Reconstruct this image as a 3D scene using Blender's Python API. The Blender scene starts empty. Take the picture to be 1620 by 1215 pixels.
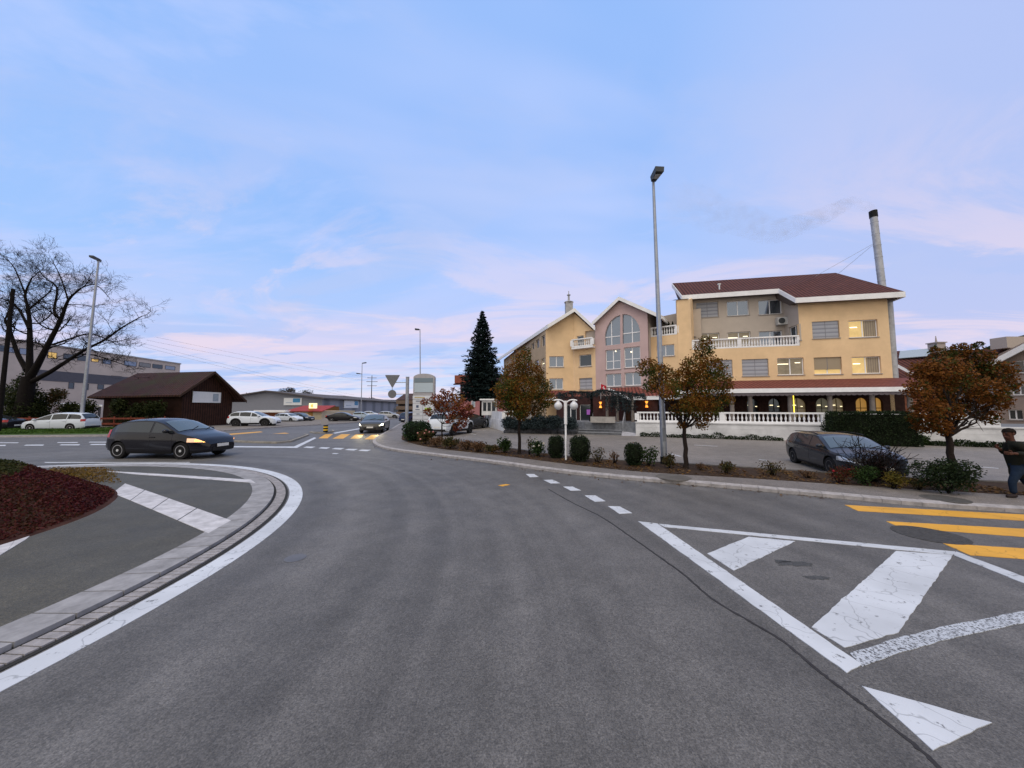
import bpy, bmesh, math, random
import numpy as np
from mathutils import Vector, Matrix, noise
from mathutils.geometry import tessellate_polygon

# ------------------------------------------------------------------ camera, world, sun, exposure
SC = bpy.context.scene
COL = SC.collection
F, CX, CY, HOR, H = 550.0, 810.0, 607.5, 645.0, 2.0
TH = math.atan((HOR - CY) / F)
cam_d = bpy.data.cameras.new('camera'); cam = bpy.data.objects.new('camera', cam_d); COL.objects.link(cam)
cam.location = (0, 0, H); cam.rotation_euler = (math.pi / 2 + TH, 0, 0)
cam_d.sensor_width = 36; cam_d.lens = F / 1620 * 36; cam_d.clip_end = 8000; cam_d.clip_start = 0.05
SC.camera = cam

def NT(tree):
    def n(t, **kw):
        x = tree.nodes.new(t)
        for k, v in kw.items():
            if k in x.inputs.keys() if hasattr(x.inputs, 'keys') else False: x.inputs[k].default_value = v
            else: setattr(x, k, v)
        return x
    return n, tree.links.new

SUN_EL, SUN_AZ = math.radians(64), math.radians(205)      # azimuth measured from +Y clockwise
def build_world():
    w = bpy.data.worlds.new('World'); SC.world = w; w.use_nodes = True
    t = w.node_tree; t.nodes.clear()
    N, L = NT(t)
    out = N('ShaderNodeOutputWorld'); bg = N('ShaderNodeBackground'); bg.inputs['Strength'].default_value = 0.105
    sky = N('ShaderNodeTexSky'); sky.sky_type = 'NISHITA'; sky.sun_disc = False
    sky.sun_elevation = SUN_EL; sky.sun_rotation = SUN_AZ
    tc = N('ShaderNodeTexCoord'); sep = N('ShaderNodeSeparateXYZ'); L(tc.outputs['Generated'], sep.inputs[0])
    def M(op, a, b=None, c=None, clamp=False):
        m = N('ShaderNodeMath'); m.operation = op; m.use_clamp = clamp
        for i, v in enumerate((a, b, c)):
            if v is None: continue
            if isinstance(v, (int, float)): m.inputs[i].default_value = v
            else: L(v, m.inputs[i])
        return m.outputs[0]
    def MIX(f, a, b):
        m = N('ShaderNodeMix'); m.data_type = 'RGBA'
        if isinstance(f, (int, float)): m.inputs[0].default_value = f
        else: L(f, m.inputs[0])
        for i, v in ((6, a), (7, b)):
            if isinstance(v, tuple): m.inputs[i].default_value = (*v, 1)
            else: L(v, m.inputs[i])
        return m.outputs[2]
    def SS(v, a, b):
        m = N('ShaderNodeMapRange'); m.interpolation_type = 'SMOOTHSTEP'
        L(v, m.inputs[0]); m.inputs[1].default_value = a; m.inputs[2].default_value = b
        return m.outputs[0]
    x, y, z = sep.outputs
    zz = M('ADD', M('MAXIMUM', z, 0.0), 0.10)
    cx = M('DIVIDE', x, zz); cy = M('DIVIDE', y, zz)
    cmb = N('ShaderNodeCombineXYZ'); L(M('MULTIPLY', cx, 0.55), cmb.inputs[0]); L(cy, cmb.inputs[1]); cmb.inputs[2].default_value = 1.7
    def NZ(vec, sc, det, rough=0.55, dist=0.0):
        n = N('ShaderNodeTexNoise'); n.inputs['Scale'].default_value = sc; n.inputs['Detail'].default_value = det
        n.inputs['Roughness'].default_value = rough; n.inputs['Distortion'].default_value = dist
        L(vec, n.inputs['Vector']); return n.outputs['Fac']
    big = NZ(cmb.outputs[0], 0.55, 4, 0.55, 0.5)
    fine = NZ(cmb.outputs[0], 1.3, 6, 0.6, 0.6)
    # clear-air blue from horizon to zenith (Nishita tints it)
    lo = (0.42, 0.62, 1.0); hi = (0.275, 0.51, 1.0)
    blue = MIX(SS(z, 0.0, 0.7), lo, hi)
    nish = N('ShaderNodeMix'); nish.data_type = 'RGBA'; nish.blend_type = 'MULTIPLY'; nish.inputs[0].default_value = 1
    L(sky.outputs[0], nish.inputs[6]); nish.inputs[7].default_value = (0.16, 0.16, 0.16, 1)
    blue = MIX(0.15, blue, nish.outputs[2])
    lav = (0.50, 0.615, 0.97); pink = (0.76, 0.66, 0.83); pale = (0.86, 0.80, 0.86)
    cl_col = MIX(SS(z, 0.06, 0.36), pink, lav)
    # right of the picture greyer lavender
    cl_col = MIX(M('MULTIPLY', SS(x, 0.2, 0.8), 0.7), cl_col, (0.455, 0.52, 0.82))
    c1 = SS(big, 0.40, 0.66); c2 = SS(fine, 0.42, 0.68)
    cov = M('MAXIMUM', M('MULTIPLY', c1, 0.85), M('MULTIPLY', c2, 0.75))
    cov = M('MAXIMUM', cov, M('MULTIPLY', SS(x, 0.1, 0.7), 0.8))
    col = MIX(cov, blue, cl_col)
    # horizon brightening band
    col = MIX(M('MULTIPLY', M('SUBTRACT', 1.0, SS(z, 0.0, 0.15)), 0.62), col, pale)
    # dusk-side cloud bellies: grey-blue streaks low down
    st = SS(NZ(cmb.outputs[0], 1.5, 6, 0.6, 0.5), 0.50, 0.60)
    col = MIX(M('MULTIPLY', M('MULTIPLY', st, M('SUBTRACT', 1.0, SS(z, 0.08, 0.30))), 0.75), col, (0.36, 0.53, 0.90))
    # unseen sky behind the viewer and overhead, brightened and warmed as added fill light
    low = M('SUBTRACT', 1.0, SS(z, 0.12, 0.66))
    p1 = SS(NZ(cmb.outputs[0], 1.05, 9, 0.62, 0.9), 0.50, 0.62); p2 = SS(NZ(cmb.outputs[0], 0.8, 8, 0.6, 1.2), 0.52, 0.66)
    col = MIX(M('MULTIPLY', M('MULTIPLY', p1, low), 0.62), col, (0.84, 0.70, 0.80))
    col = MIX(M('MULTIPLY', M('MULTIPLY', p2, M('ADD', M('MULTIPLY', low, 0.5), 0.35)), 0.55), col, (0.50, 0.58, 0.86))
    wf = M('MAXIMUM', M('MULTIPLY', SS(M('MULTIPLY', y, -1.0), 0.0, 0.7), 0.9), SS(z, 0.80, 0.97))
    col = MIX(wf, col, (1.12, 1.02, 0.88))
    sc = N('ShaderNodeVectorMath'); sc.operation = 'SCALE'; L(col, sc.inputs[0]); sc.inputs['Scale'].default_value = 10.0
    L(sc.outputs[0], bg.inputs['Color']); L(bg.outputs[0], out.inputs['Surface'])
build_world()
sun_d = bpy.data.lights.new('sun', 'SUN'); sun_d.energy = 1.3; sun_d.angle = math.radians(30); sun_d.color = (1.0, 0.91, 0.80)
sun = bpy.data.objects.new('sun', sun_d); COL.objects.link(sun)
_sd = Vector((math.sin(SUN_AZ) * math.cos(SUN_EL), math.cos(SUN_AZ) * math.cos(SUN_EL), math.sin(SUN_EL)))
sun.rotation_euler = _sd.to_track_quat('Z', 'Y').to_euler(); sun.location = _sd * 60
SC.view_settings.view_transform = 'Standard'; SC.view_settings.look = 'None'; SC.view_settings.gamma = 1
SC.view_settings.exposure = 0.0
SC.cycles.max_bounces = 5; SC.cycles.volume_step_rate = 2.0

# ------------------------------------------------------------------ geometry helpers
_c, _s = math.cos(TH), math.sin(TH)
def ray(px, py):
    x = (px - CX) / F; y = -(py - CY) / F
    return Vector((x, _c - _s * y, _s + _c * y))
def G(px, py, z=0.0):
    d = ray(px, py); t = (z - H) / d.z
    return Vector((d.x * t, d.y * t, z))
def D(px, py, Y):
    d = ray(px, py); t = Y / d.y
    return Vector((d.x * t, Y, H + d.z * t))
def V(*a): return Vector(a)

class Pl:
    """vertical plane through plan points A, B; s along it, v into the building"""
    def __init__(s, A, B):
        s.A = Vector((A[0], A[1])); d = Vector((B[0], B[1])) - s.A; s.len = d.length; s.u = d / s.len; s.n = Vector((-s.u.y, s.u.x))
    def hit(s, px, py, v=0.0):
        d = ray(px, py); o = s.A + s.n * v
        t = (o.dot(s.n)) / (d.x * s.n.x + d.y * s.n.y)
        p = Vector((d.x * t, d.y * t)); return ((p - s.A).dot(s.u), H + d.z * t)
    def w(s, a, z, v=0.0):
        p = s.A + s.u * a + s.n * v; return Vector((p.x, p.y, z))
    def P(s, px, py, v=0.0): return s.w(*s.hit(px, py, v), v)

class MB:
    def __init__(s): s.v = []; s.f = []; s.m = []; s.loose = False
    def add(s, vs, fs, mi=0):
        o = len(s.v); s.v += [tuple(p) for p in vs]
        for f in fs: s.f.append(tuple(i + o for i in f)); s.m.append(mi)
    def quad(s, a, b, c, d, mi=0): s.add([a, b, c, d], [(0, 1, 2, 3)], mi)
    def obox(s, o, ax, ay, az, mi=0):
        """box from corner o with edge vectors"""
        o, ax, ay, az = map(Vector, (o, ax, ay, az))
        p = [o, o + ax, o + ax + ay, o + ay]; p += [q + az for q in p]
        s.add(p, [(3, 2, 1, 0), (4, 5, 6, 7), (0, 1, 5, 4), (1, 2, 6, 5), (2, 3, 7, 6), (3, 0, 4, 7)], mi)
    def box(s, c, d, rz=0.0, mi=0):
        c = Vector(c); R = Matrix.Rotation(rz, 3, 'Z'); x = R @ Vector((d[0], 0, 0)); y = R @ Vector((0, d[1], 0)); z = Vector((0, 0, d[2]))
        s.obox(c - x / 2 - y / 2 - z / 2, x, y, z, mi)
    def beam(s, a, b, w, h, mi=0):
        """bar a-b, w sideways (horizontal), h downwards from the line"""
        a, b = Vector(a), Vector(b); d = (b - a); sd = Vector((-d.y, d.x, 0))
        sd = sd.normalized() * w if sd.length > 1e-6 else Vector((w, 0, 0))
        s.obox(a - sd / 2, d, sd, Vector((0, 0, -h)), mi)
    def poly(s, pts, mi=0):
        tr = tessellate_polygon([[Vector(p) for p in pts]]); s.add(pts, [tuple(t) for t in tr], mi)
    def sheetv(s, pts, vec):
        pts = [Vector(p) for p in pts]; n = len(pts); tr = [tuple(t) for t in tessellate_polygon([pts])]; vec = Vector(vec)
        s.add(pts + [p + vec for p in pts], tr + [tuple(i + n for i in reversed(t)) for t in tr] + [(i, (i + 1) % n, (i + 1) % n + n, i + n) for i in range(n)])
    def prism(s, pts, z0, z1, mi=0):
        pts = [Vector((p[0], p[1], 0)) for p in pts]
        ar = sum(pts[i].x * pts[(i + 1) % len(pts)].y - pts[(i + 1) % len(pts)].x * pts[i].y for i in range(len(pts)))
        if ar < 0: pts = pts[::-1]
        n = len(pts); tr = tessellate_polygon([pts])
        tr = [t if (pts[t[1]] - pts[t[0]]).cross(pts[t[2]] - pts[t[0]]).z > 0 else (t[0], t[2], t[1]) for t in tr]
        vs = [Vector((p.x, p.y, z0)) for p in pts] + [Vector((p.x, p.y, z1)) for p in pts]
        fs = [tuple(i + n for i in t) for t in tr] + [tuple(reversed(t)) for t in tr]
        fs += [(i, (i + 1) % n, (i + 1) % n + n, i + n) for i in range(n)]
        s.add(vs, fs, mi)
    def slab(s, pts, th, mi=0):
        """planar-ish polygon pts (top) thickened downwards"""
        pts = [Vector(p) for p in pts]; n = len(pts); tr = tessellate_polygon([pts])
        vs = pts + [p - Vector((0, 0, th)) for p in pts]
        s.add(vs, [tuple(t) for t in tr] + [tuple(i + n for i in reversed(t)) for t in tr] + [(i, i + n, (i + 1) % n + n, (i + 1) % n) for i in range(n)], mi)
    def tube(s, pts, rad, n=8, mi=0, cap=True):
        pts = [Vector(p) for p in pts]
        if not hasattr(rad, '__len__'): rad = [rad] * len(pts)
        vs = []; up = Vector((0, 0, 1))
        for i, p in enumerate(pts):
            d = (pts[min(i + 1, len(pts) - 1)] - pts[max(i - 1, 0)]).normalized()
            ref = up if abs(d.z) < 0.95 else Vector((1, 0, 0))
            a = d.cross(ref).normalized(); b = d.cross(a)
            for k in range(n):
                t = 2 * math.pi * k / n; vs.append(p + (a * math.cos(t) + b * math.sin(t)) * rad[i])
        fs = [(i * n + k, i * n + (k + 1) % n, (i + 1) * n + (k + 1) % n, (i + 1) * n + k) for i in range(len(pts) - 1) for k in range(n)]
        if cap and n > 2: fs += [tuple(range(n)), tuple(reversed(range((len(pts) - 1) * n, len(pts) * n)))]
        s.add(vs, fs, mi)
    def lathe(s, prof, n=16, o=(0, 0, 0), ax=None, mi=0):
        """profile (r, h) turned about z (or about ax)"""
        o = Vector(o); q = Vector(ax).to_track_quat('Z', 'Y') if ax is not None else None
        vs = []
        for r, h in prof:
            for k in range(n):
                t = 2 * math.pi * k / n; p = Vector((r * math.cos(t), r * math.sin(t), h))
                vs.append(o + (q @ p if q else p))
        m = len(prof)
        fs = [(i * n + k, i * n + (k + 1) % n, (i + 1) * n + (k + 1) % n, (i + 1) * n + k) for i in range(m - 1) for k in range(n)]
        fs += [tuple(reversed(range(n))), tuple(range((m - 1) * n, m * n))]
        s.add(vs, fs, mi)
    def ball(s, c, r, nu=14, nv=9, mi=0):
        r = r if hasattr(r, '__len__') else (r, r, r); vs = []; c = Vector(c)
        for j in range(nv + 1):
            ph = math.pi * j / nv
            for i in range(nu):
                t = 2 * math.pi * i / nu; vs.append(c + Vector((r[0] * math.sin(ph) * math.cos(t), r[1] * math.sin(ph) * math.sin(t), r[2] * math.cos(ph))))
        s.add(vs, [(j * nu + i, (j + 1) * nu + i, (j + 1) * nu + (i + 1) % nu, j * nu + (i + 1) % nu) for j in range(nv) for i in range(nu)], mi)
    def leaves(s, P, size, rng, flat=0.0, asp=0.6, mi=0):
        """one diamond leaf per point; numpy for speed"""
        P = np.asarray(P, float); n = len(P); s.loose = True
        a = rng.normal(size=(n, 3)); a[:, 2] *= (1 - flat); a /= np.linalg.norm(a, axis=1)[:, None] + 1e-9
        b = rng.normal(size=(n, 3)); b[:, 2] *= (1 - flat); b -= a * (a * b).sum(1)[:, None]; b /= np.linalg.norm(b, axis=1)[:, None] + 1e-9
        sz = (size * rng.uniform(0.6, 1.3, n))[:, None]
        q = np.stack([P - a * sz * .5, P + b * sz * asp * .5, P + a * sz * .5, P - b * sz * asp * .5], 1).reshape(-1, 3)
        o = len(s.v); s.v += q.tolist()
        s.f += [(o + 4 * i, o + 4 * i + 1, o + 4 * i + 2, o + 4 * i + 3) for i in range(n)]; s.m += [mi] * n
    def mesh(s, name, mats, smooth=None):
        me = bpy.data.meshes.new(name); me.from_pydata([tuple(v) for v in s.v], [], s.f)
        mats = mats if isinstance(mats, (list, tuple)) else [mats]
        for m in mats: me.materials.append(m)
        if len(mats) > 1: me.polygons.foreach_set('material_index', s.m)
        if not s.loose and len(s.f) < 30000:                          # closed solids: normals outwards
            bm = bmesh.new(); bm.from_mesh(me)
            if all(e.is_manifold for e in bm.edges): bmesh.ops.recalc_face_normals(bm, faces=bm.faces); bm.to_mesh(me)
            bm.free()
        if smooth is not None:
            me.polygons.foreach_set('use_smooth', [True] * len(me.polygons)); me.set_sharp_from_angle(angle=math.radians(smooth))
        me.update(); return me
    def build(s, name, mats, parent=None, world=False, smooth=None):
        o = bpy.data.objects.new(name, s.mesh(name, mats, smooth)); COL.objects.link(o)
        if parent is not None:
            o.parent = parent
            if world and parent.type == 'EMPTY': o.matrix_parent_inverse = Matrix.Translation(-Vector(parent.location))
        return o

def fixnorm(o):
    bm = bmesh.new(); bm.from_mesh(o.data); bmesh.ops.recalc_face_normals(bm, faces=bm.faces); bm.to_mesh(o.data); bm.free()
def tag(o, label=None, cat=None, group=None, kind=None):
    if label: o['label'] = label
    if cat: o['category'] = cat
    if group: o['group'] = group
    if kind: o['kind'] = kind
    return o
def thing(name, label, cat, loc=(0, 0, 0), rz=0.0, sc=1.0, group=None):
    o = bpy.data.objects.new(name, None); COL.objects.link(o); o.empty_display_size = 0.2
    o.location = loc; o.rotation_euler = (0, 0, rz); o.scale = (sc, sc, sc); return tag(o, label, cat, group)
def copy_tree(o, parent=None):
    c = o.copy(); COL.objects.link(c); c.parent = parent
    for ch in list(o.children): copy_tree(ch, c)
    return c

# ------------------------------------------------------------------ materials
MATS = {}
def mat(name, col, rough=0.7, metal=0.0, var=0.0, vscale=3.0, bump=0.0, bscale=40.0, emit=None, es=0.0, spec=None, col2=None):
    if name in MATS: return MATS[name]
    m = bpy.data.materials.new(name); m.use_nodes = True; t = m.node_tree; N, L = NT(t); b = t.nodes['Principled BSDF']
    b.inputs['Base Color'].default_value = (*col, 1); b.inputs['Roughness'].default_value = rough; b.inputs['Metallic'].default_value = metal
    b.inputs['Specular IOR Level'].default_value = spec if spec is not None else (.12 if rough >= .6 else .5)
    if emit: b.inputs['Emission Color'].default_value = (*emit, 1); b.inputs['Emission Strength'].default_value = es
    tc = N('ShaderNodeTexCoord')
    if var > 0 or col2:
        n = N('ShaderNodeTexNoise'); n.inputs['Scale'].default_value = vscale; n.inputs['Detail'].default_value = 6; n.inputs['Roughness'].default_value = 0.65
        L(tc.outputs['Object'], n.inputs['Vector'])
        r = N('ShaderNodeValToRGB'); e = r.color_ramp.elements
        c2 = col2 or tuple(c * (1 - var) for c in col); c1 = col if col2 else tuple(min(1, c * (1 + var * .7)) for c in col)
        e[0].position = .32; e[0].color = (*c2, 1); e[1].position = .68; e[1].color = (*c1, 1)
        L(n.outputs['Fac'], r.inputs[0]); L(r.outputs[0], b.inputs['Base Color'])
    if bump > 0:
        n2 = N('ShaderNodeTexNoise'); n2.inputs['Scale'].default_value = bscale; n2.inputs['Detail'].default_value = 4; L(tc.outputs['Object'], n2.inputs['Vector'])
        bp = N('ShaderNodeBump'); bp.inputs['Strength'].default_value = bump; bp.inputs['Distance'].default_value = 0.02
        L(n2.outputs['Fac'], bp.inputs['Height']); L(bp.outputs[0], b.inputs['Normal'])
    MATS[name] = m; return m

def leafmat(name, cols, nscale=1.2, rough=0.6, nw=0.6):
    """leaf colours vary leaf by leaf and clump by clump"""
    m = bpy.data.materials.new(name); m.use_nodes = True; t = m.node_tree; N, L = NT(t); b = t.nodes['Principled BSDF']
    b.inputs['Roughness'].default_value = rough; b.inputs['Specular IOR Level'].default_value = 0.10
    g = N('ShaderNodeNewGeometry'); tc = N('ShaderNodeTexCoord'); n = N('ShaderNodeTexNoise'); n.inputs['Scale'].default_value = nscale; n.inputs['Detail'].default_value = 3
    L(tc.outputs['Object'], n.inputs['Vector'])
    mr = N('ShaderNodeMapRange'); L(n.outputs['Fac'], mr.inputs[0]); mr.inputs[1].default_value = .3; mr.inputs[2].default_value = .7
    mx = N('ShaderNodeMix'); mx.inputs[0].default_value = nw; L(g.outputs['Random Per Island'], mx.inputs[2]); L(mr.outputs[0], mx.inputs[3])
    r = N('ShaderNodeValToRGB'); e = r.color_ramp.elements
    while len(e) < len(cols): e.new(0.5)
    for i, c in enumerate(cols): e[i].position = .1 + .8 * i / (len(cols) - 1); e[i].color = (*c, 1)
    L(mx.outputs[0], r.inputs[0]); L(r.outputs[0], b.inputs['Base Color'])
    tr = N('ShaderNodeBsdfTranslucent'); L(r.outputs[0], tr.inputs[0]); ms = N('ShaderNodeMixShader'); ms.inputs[0].default_value = .2
    L(b.outputs[0], ms.inputs[1]); L(tr.outputs[0], ms.inputs[2]); L(ms.outputs[0], t.nodes['Material Output'].inputs[0])
    MATS[name] = m; return m

def asphalt(name, base, rough=0.62, patch=0.18, warm=(1, 1, 1)):
    m = bpy.data.materials.new(name); m.use_nodes = True; t = m.node_tree; N, L = NT(t); b = t.nodes['Principled BSDF']
    tc = N('ShaderNodeTexCoord'); o = tc.outputs['Object']
    def nz(sc, det, ro=.6):
        n = N('ShaderNodeTexNoise'); n.inputs['Scale'].default_value = sc; n.inputs['Detail'].default_value = det; n.inputs['Roughness'].default_value = ro; L(o, n.inputs['Vector']); return n.outputs['Fac']
    def ramp(f, a, c0, d, c1):
        r = N('ShaderNodeValToRGB'); e = r.color_ramp.elements; e[0].position = a; e[0].color = (c0,) * 3 + (1,); e[1].position = d; e[1].color = (c1,) * 3 + (1,); L(f, r.inputs[0]); return r.outputs[0]
    def mul(a, bb):
        x = N('ShaderNodeMix'); x.data_type = 'RGBA'; x.blend_type = 'MULTIPLY'; x.inputs[0].default_value = 1; L(a, x.inputs[6]); L(bb, x.inputs[7]); return x.outputs[2]
    grain = ramp(nz(85, 3, .7), .32, .50, .70, 1.5)
    vor = N('ShaderNodeTexVoronoi'); vor.inputs['Scale'].default_value = 55; L(o, vor.inputs['Vector'])
    agg = ramp(vor.outputs['Color'], .1, .74, .95, 1.28)
    mid = ramp(nz(2.2, 6), .3, 1 - patch, .7, 1 + patch)
    big = ramp(nz(.22, 4), .35, 1 - patch, .65, 1 + patch * .8)
    c = mul(mul(grain, agg), mul(mid, big))
    if name == 'road asphalt':                                    # wheel-polished tracks run round the island
        vm = N('ShaderNodeVectorMath'); vm.operation = 'DISTANCE'; L(o, vm.inputs[0]); vm.inputs[1].default_value = (-12.8, 3.5, 0)
        n1 = N('ShaderNodeTexNoise'); n1.noise_dimensions = '1D'; n1.inputs['Scale'].default_value = 1.5; n1.inputs['Detail'].default_value = 4; L(vm.outputs['Value'], n1.inputs['W'])
        c = mul(c, ramp(n1.outputs['Fac'], .3, .78, .7, 1.12))
    rgb = N('ShaderNodeRGB'); rgb.outputs[0].default_value = (*[base * w for w in warm], 1)
    c = mul(c, rgb.outputs[0]); L(c, b.inputs['Base Color'])
    rr = N('ShaderNodeMapRange'); L(nz(1.3, 5), rr.inputs[0]); rr.inputs[3].default_value = rough - .08; rr.inputs[4].default_value = rough + .12; L(rr.outputs[0], b.inputs['Roughness'])
    bp = N('ShaderNodeBump'); bp.inputs['Strength'].default_value = .55; bp.inputs['Distance'].default_value = .01; L(nz(70, 4, .7), bp.inputs['Height']); L(bp.outputs[0], b.inputs['Normal'])
    MATS[name] = m; return m

def paintmat(name, col, wear=0.25, cells=0.0):
    """road paint: worn edges, cracks, cast stone joints if cells"""
    m = bpy.data.materials.new(name); m.use_nodes = True; t = m.node_tree; N, L = NT(t); b = t.nodes['Principled BSDF']; b.inputs['Roughness'].default_value = .6
    tc = N('ShaderNodeTexCoord'); o = tc.outputs['Object']
    n = N('ShaderNodeTexNoise'); n.inputs['Scale'].default_value = 9 if cells == 0 else 48; n.inputs['Detail'].default_value = 8; n.inputs['Roughness'].default_value = .7; L(o, n.inputs['Vector'])
    r = N('ShaderNodeValToRGB'); e = r.color_ramp.elements; e[0].position = wear + .02 if cells == 0 else .44; e[1].position = wear + .10 if cells == 0 else .50
    e[0].color = (.075, .073, .075, 1); e[1].color = (*col, 1)
    L(n.outputs['Fac'], r.inputs[0])
    v = N('ShaderNodeTexVoronoi'); v.feature = 'DISTANCE_TO_EDGE'; v.inputs['Scale'].default_value = 1.9; v.inputs['Randomness'].default_value = 1
    ds = N('ShaderNodeTexNoise'); ds.inputs['Scale'].default_value = 5; L(o, ds.inputs['Vector'])
    ad = N('ShaderNodeMix'); ad.data_type = 'RGBA'; ad.blend_type = 'ADD'; ad.inputs[0].default_value = .16; L(o, ad.inputs[6]); L(ds.outputs['Color'], ad.inputs[7]); L(ad.outputs[2], v.inputs['Vector'])
    cr = N('ShaderNodeValToRGB'); ce = cr.color_ramp.elements; ce[0].position = .002; ce[0].color = (.62, .62, .62, 1); ce[1].position = .010; ce[1].color = (1, 1, 1, 1); L(v.outputs['Distance'], cr.inputs[0])
    n3 = N('ShaderNodeTexNoise'); n3.inputs['Scale'].default_value = 1.4; n3.inputs['Detail'].default_value = 5; L(o, n3.inputs['Vector'])
    dr = N('ShaderNodeValToRGB'); de = dr.color_ramp.elements; de[0].position = .3; de[0].color = (.78, .78, .78, 1); de[1].position = .65; de[1].color = (1, 1, 1, 1); L(n3.outputs['Fac'], dr.inputs[0])
    def mul(a, bb):
        x = N('ShaderNodeMix'); x.data_type = 'RGBA'; x.blend_type = 'MULTIPLY'; x.inputs[0].default_value = 1; L(a, x.inputs[6]); L(bb, x.inputs[7]); return x.outputs[2]
    L(mul(mul(r.outputs[0], cr.outputs[0]), dr.outputs[0]), b.inputs['Base Color'])
    MATS[name] = m; return m

def wavemat(name, c1, c2, scale, rz=0.0, axis='X', rough=.7, rows=0.0, var=.25, bump=.6, moss=None, metal=0.0):
    """ribbed surface (tiles, planks, corrugated sheet): bands across one axis, optional rows across z"""
    m = bpy.data.materials.new(name); m.use_nodes = True; t = m.node_tree; N, L = NT(t); b = t.nodes['Principled BSDF']; b.inputs['Roughness'].default_value = rough; b.inputs['Metallic'].default_value = metal; b.inputs['Specular IOR Level'].default_value = .12
    tc = N('ShaderNodeTexCoord'); mp = N('ShaderNodeMapping'); mp.inputs['Rotation'].default_value = (0, 0, rz); L(tc.outputs['Object'], mp.inputs[0])
    w = N('ShaderNodeTexWave'); w.bands_direction = axis; w.inputs['Scale'].default_value = scale; w.inputs['Distortion'].default_value = 0; L(mp.outputs[0], w.inputs[0])
    n = N('ShaderNodeTexNoise'); n.inputs['Scale'].default_value = 2.5; n.inputs['Detail'].default_value = 7; n.inputs['Roughness'].default_value = .7; L(tc.outputs['Object'], n.inputs['Vector'])
    r = N('ShaderNodeValToRGB'); e = r.color_ramp.elements; e[0].position = .05; e[0].color = (*c2, 1); e[1].position = .5; e[1].color = (*c1, 1); L(w.outputs['Fac'], r.inputs[0])
    vr = N('ShaderNodeValToRGB'); ve = vr.color_ramp.elements; ve[0].position = .3; ve[0].color = (1 - var,) * 3 + (1,); ve[1].position = .7; ve[1].color = (1 + var * .6,) * 3 + (1,); L(n.outputs['Fac'], vr.inputs[0])
    def mul(a, bb):
        x = N('ShaderNodeMix'); x.data_type = 'RGBA'; x.blend_type = 'MULTIPLY'; x.inputs[0].default_value = 1; L(a, x.inputs[6]); L(bb, x.inputs[7]); return x.outputs[2]
    c = mul(r.outputs[0], vr.outputs[0]); hgt = w.outputs['Fac']
    if rows:
        w2 = N('ShaderNodeTexWave'); w2.bands_direction = 'Z'; w2.wave_profile = 'SAW'; w2.inputs['Scale'].default_value = rows; L(tc.outputs['Object'], w2.inputs[0])
        r2 = N('ShaderNodeValToRGB'); e2 = r2.color_ramp.elements; e2[0].position = 0; e2[0].color = (.62, .62, .62, 1); e2[1].position = .35; e2[1].color = (1, 1, 1, 1); L(w2.outputs['Fac'], r2.inputs[0]); c = mul(c, r2.outputs[0])
    if moss:
        n4 = N('ShaderNodeTexNoise'); n4.inputs['Scale'].default_value = .45; n4.inputs['Detail'].default_value = 6; L(tc.outputs['Object'], n4.inputs['Vector'])
        r4 = N('ShaderNodeValToRGB'); r4.color_ramp.elements[0].position = .48; r4.color_ramp.elements[1].position = .72; L(n4.outputs['Fac'], r4.inputs[0])
        x = N('ShaderNodeMix'); x.data_type = 'RGBA'; L(r4.outputs[0], x.inputs[0]); L(c, x.inputs[6]); x.inputs[7].default_value = (*moss, 1); c = x.outputs[2]
    L(c, b.inputs['Base Color'])
    bp = N('ShaderNodeBump'); bp.inputs['Strength'].default_value = bump; bp.inputs['Distance'].default_value = .03; L(hgt, bp.inputs['Height']); L(bp.outputs[0], b.inputs['Normal'])
    MATS[name] = m; return m

ROAD = asphalt('road asphalt', 0.109, warm=(1.02, .965, .93))
LOT = asphalt('car park asphalt', 0.160, warm=(1.10, .98, .88))
WALK = asphalt('pavement asphalt', 0.142, warm=(1.12, .98, .88))
APRON = asphalt('apron asphalt', 0.060, warm=(1.12, 1.0, .72))
ISLE = asphalt('island asphalt', 0.10, warm=(1.05, .97, .9))
WHITEP = paintmat('white road paint', (.57, .595, .64), wear=.31)
MOTTLE = paintmat('mottled road paint', (.50, .53, .58), cells=1)
YELP = paintmat('yellow road paint', (.72, .36, .03), wear=.27)
KERB = mat('kerb stone', (.34, .32, .32), .8, var=.3, vscale=6, bump=.3, bscale=60)
SETT = mat('sett stone', (.30, .285, .29), .8, var=.35, vscale=9, bump=.4, bscale=50)
DARKJ = mat('dark joint', (.035, .035, .035), .9)
SLABW = mat('white slab', (.52, .51, .53), .75, var=.28, vscale=5, bump=.2, bscale=60)
SLAB = mat('pale slab', (.29, .285, .295), .75, var=.3, vscale=4, bump=.2, bscale=60)
SOIL = mat('soil', (.05, .032, .022), .95, var=.5, vscale=8, bump=.8, bscale=25)
EARTH = mat('earth', (.09, .085, .05), .95, var=.4, vscale=.4)
GRASSM = mat('grass ground', (.06, .10, .025), .9, var=.5, vscale=2, bump=.6, bscale=20)
YELLOW = mat('yellow render', (.76, .545, .325), .85, var=.09, vscale=.9, bump=.15, bscale=90)
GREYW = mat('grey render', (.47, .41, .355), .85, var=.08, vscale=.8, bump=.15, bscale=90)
PINKW = mat('pink render', (.53, .39, .38), .85, var=.08, vscale=.8, bump=.15, bscale=90)
WHITE = mat('white paint', (.82, .82, .83), .6, var=.10, vscale=1.5)
WHITEW = mat('white wall', (.64, .64, .65), .8, var=.20, vscale=1.1, bump=.1, bscale=50)
WFRAME = mat('white frame', (.78, .78, .80), .45)
GLASS = mat('window glass', (.20, .235, .29), .06, metal=.75)
DGLASS = mat('dark glass', (.07, .085, .10), .08, metal=.6)
LIT = mat('lit room', (.30, .22, .11), .25, emit=(1.0, .68, .24), es=.56, var=.5, vscale=1.4)
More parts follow.
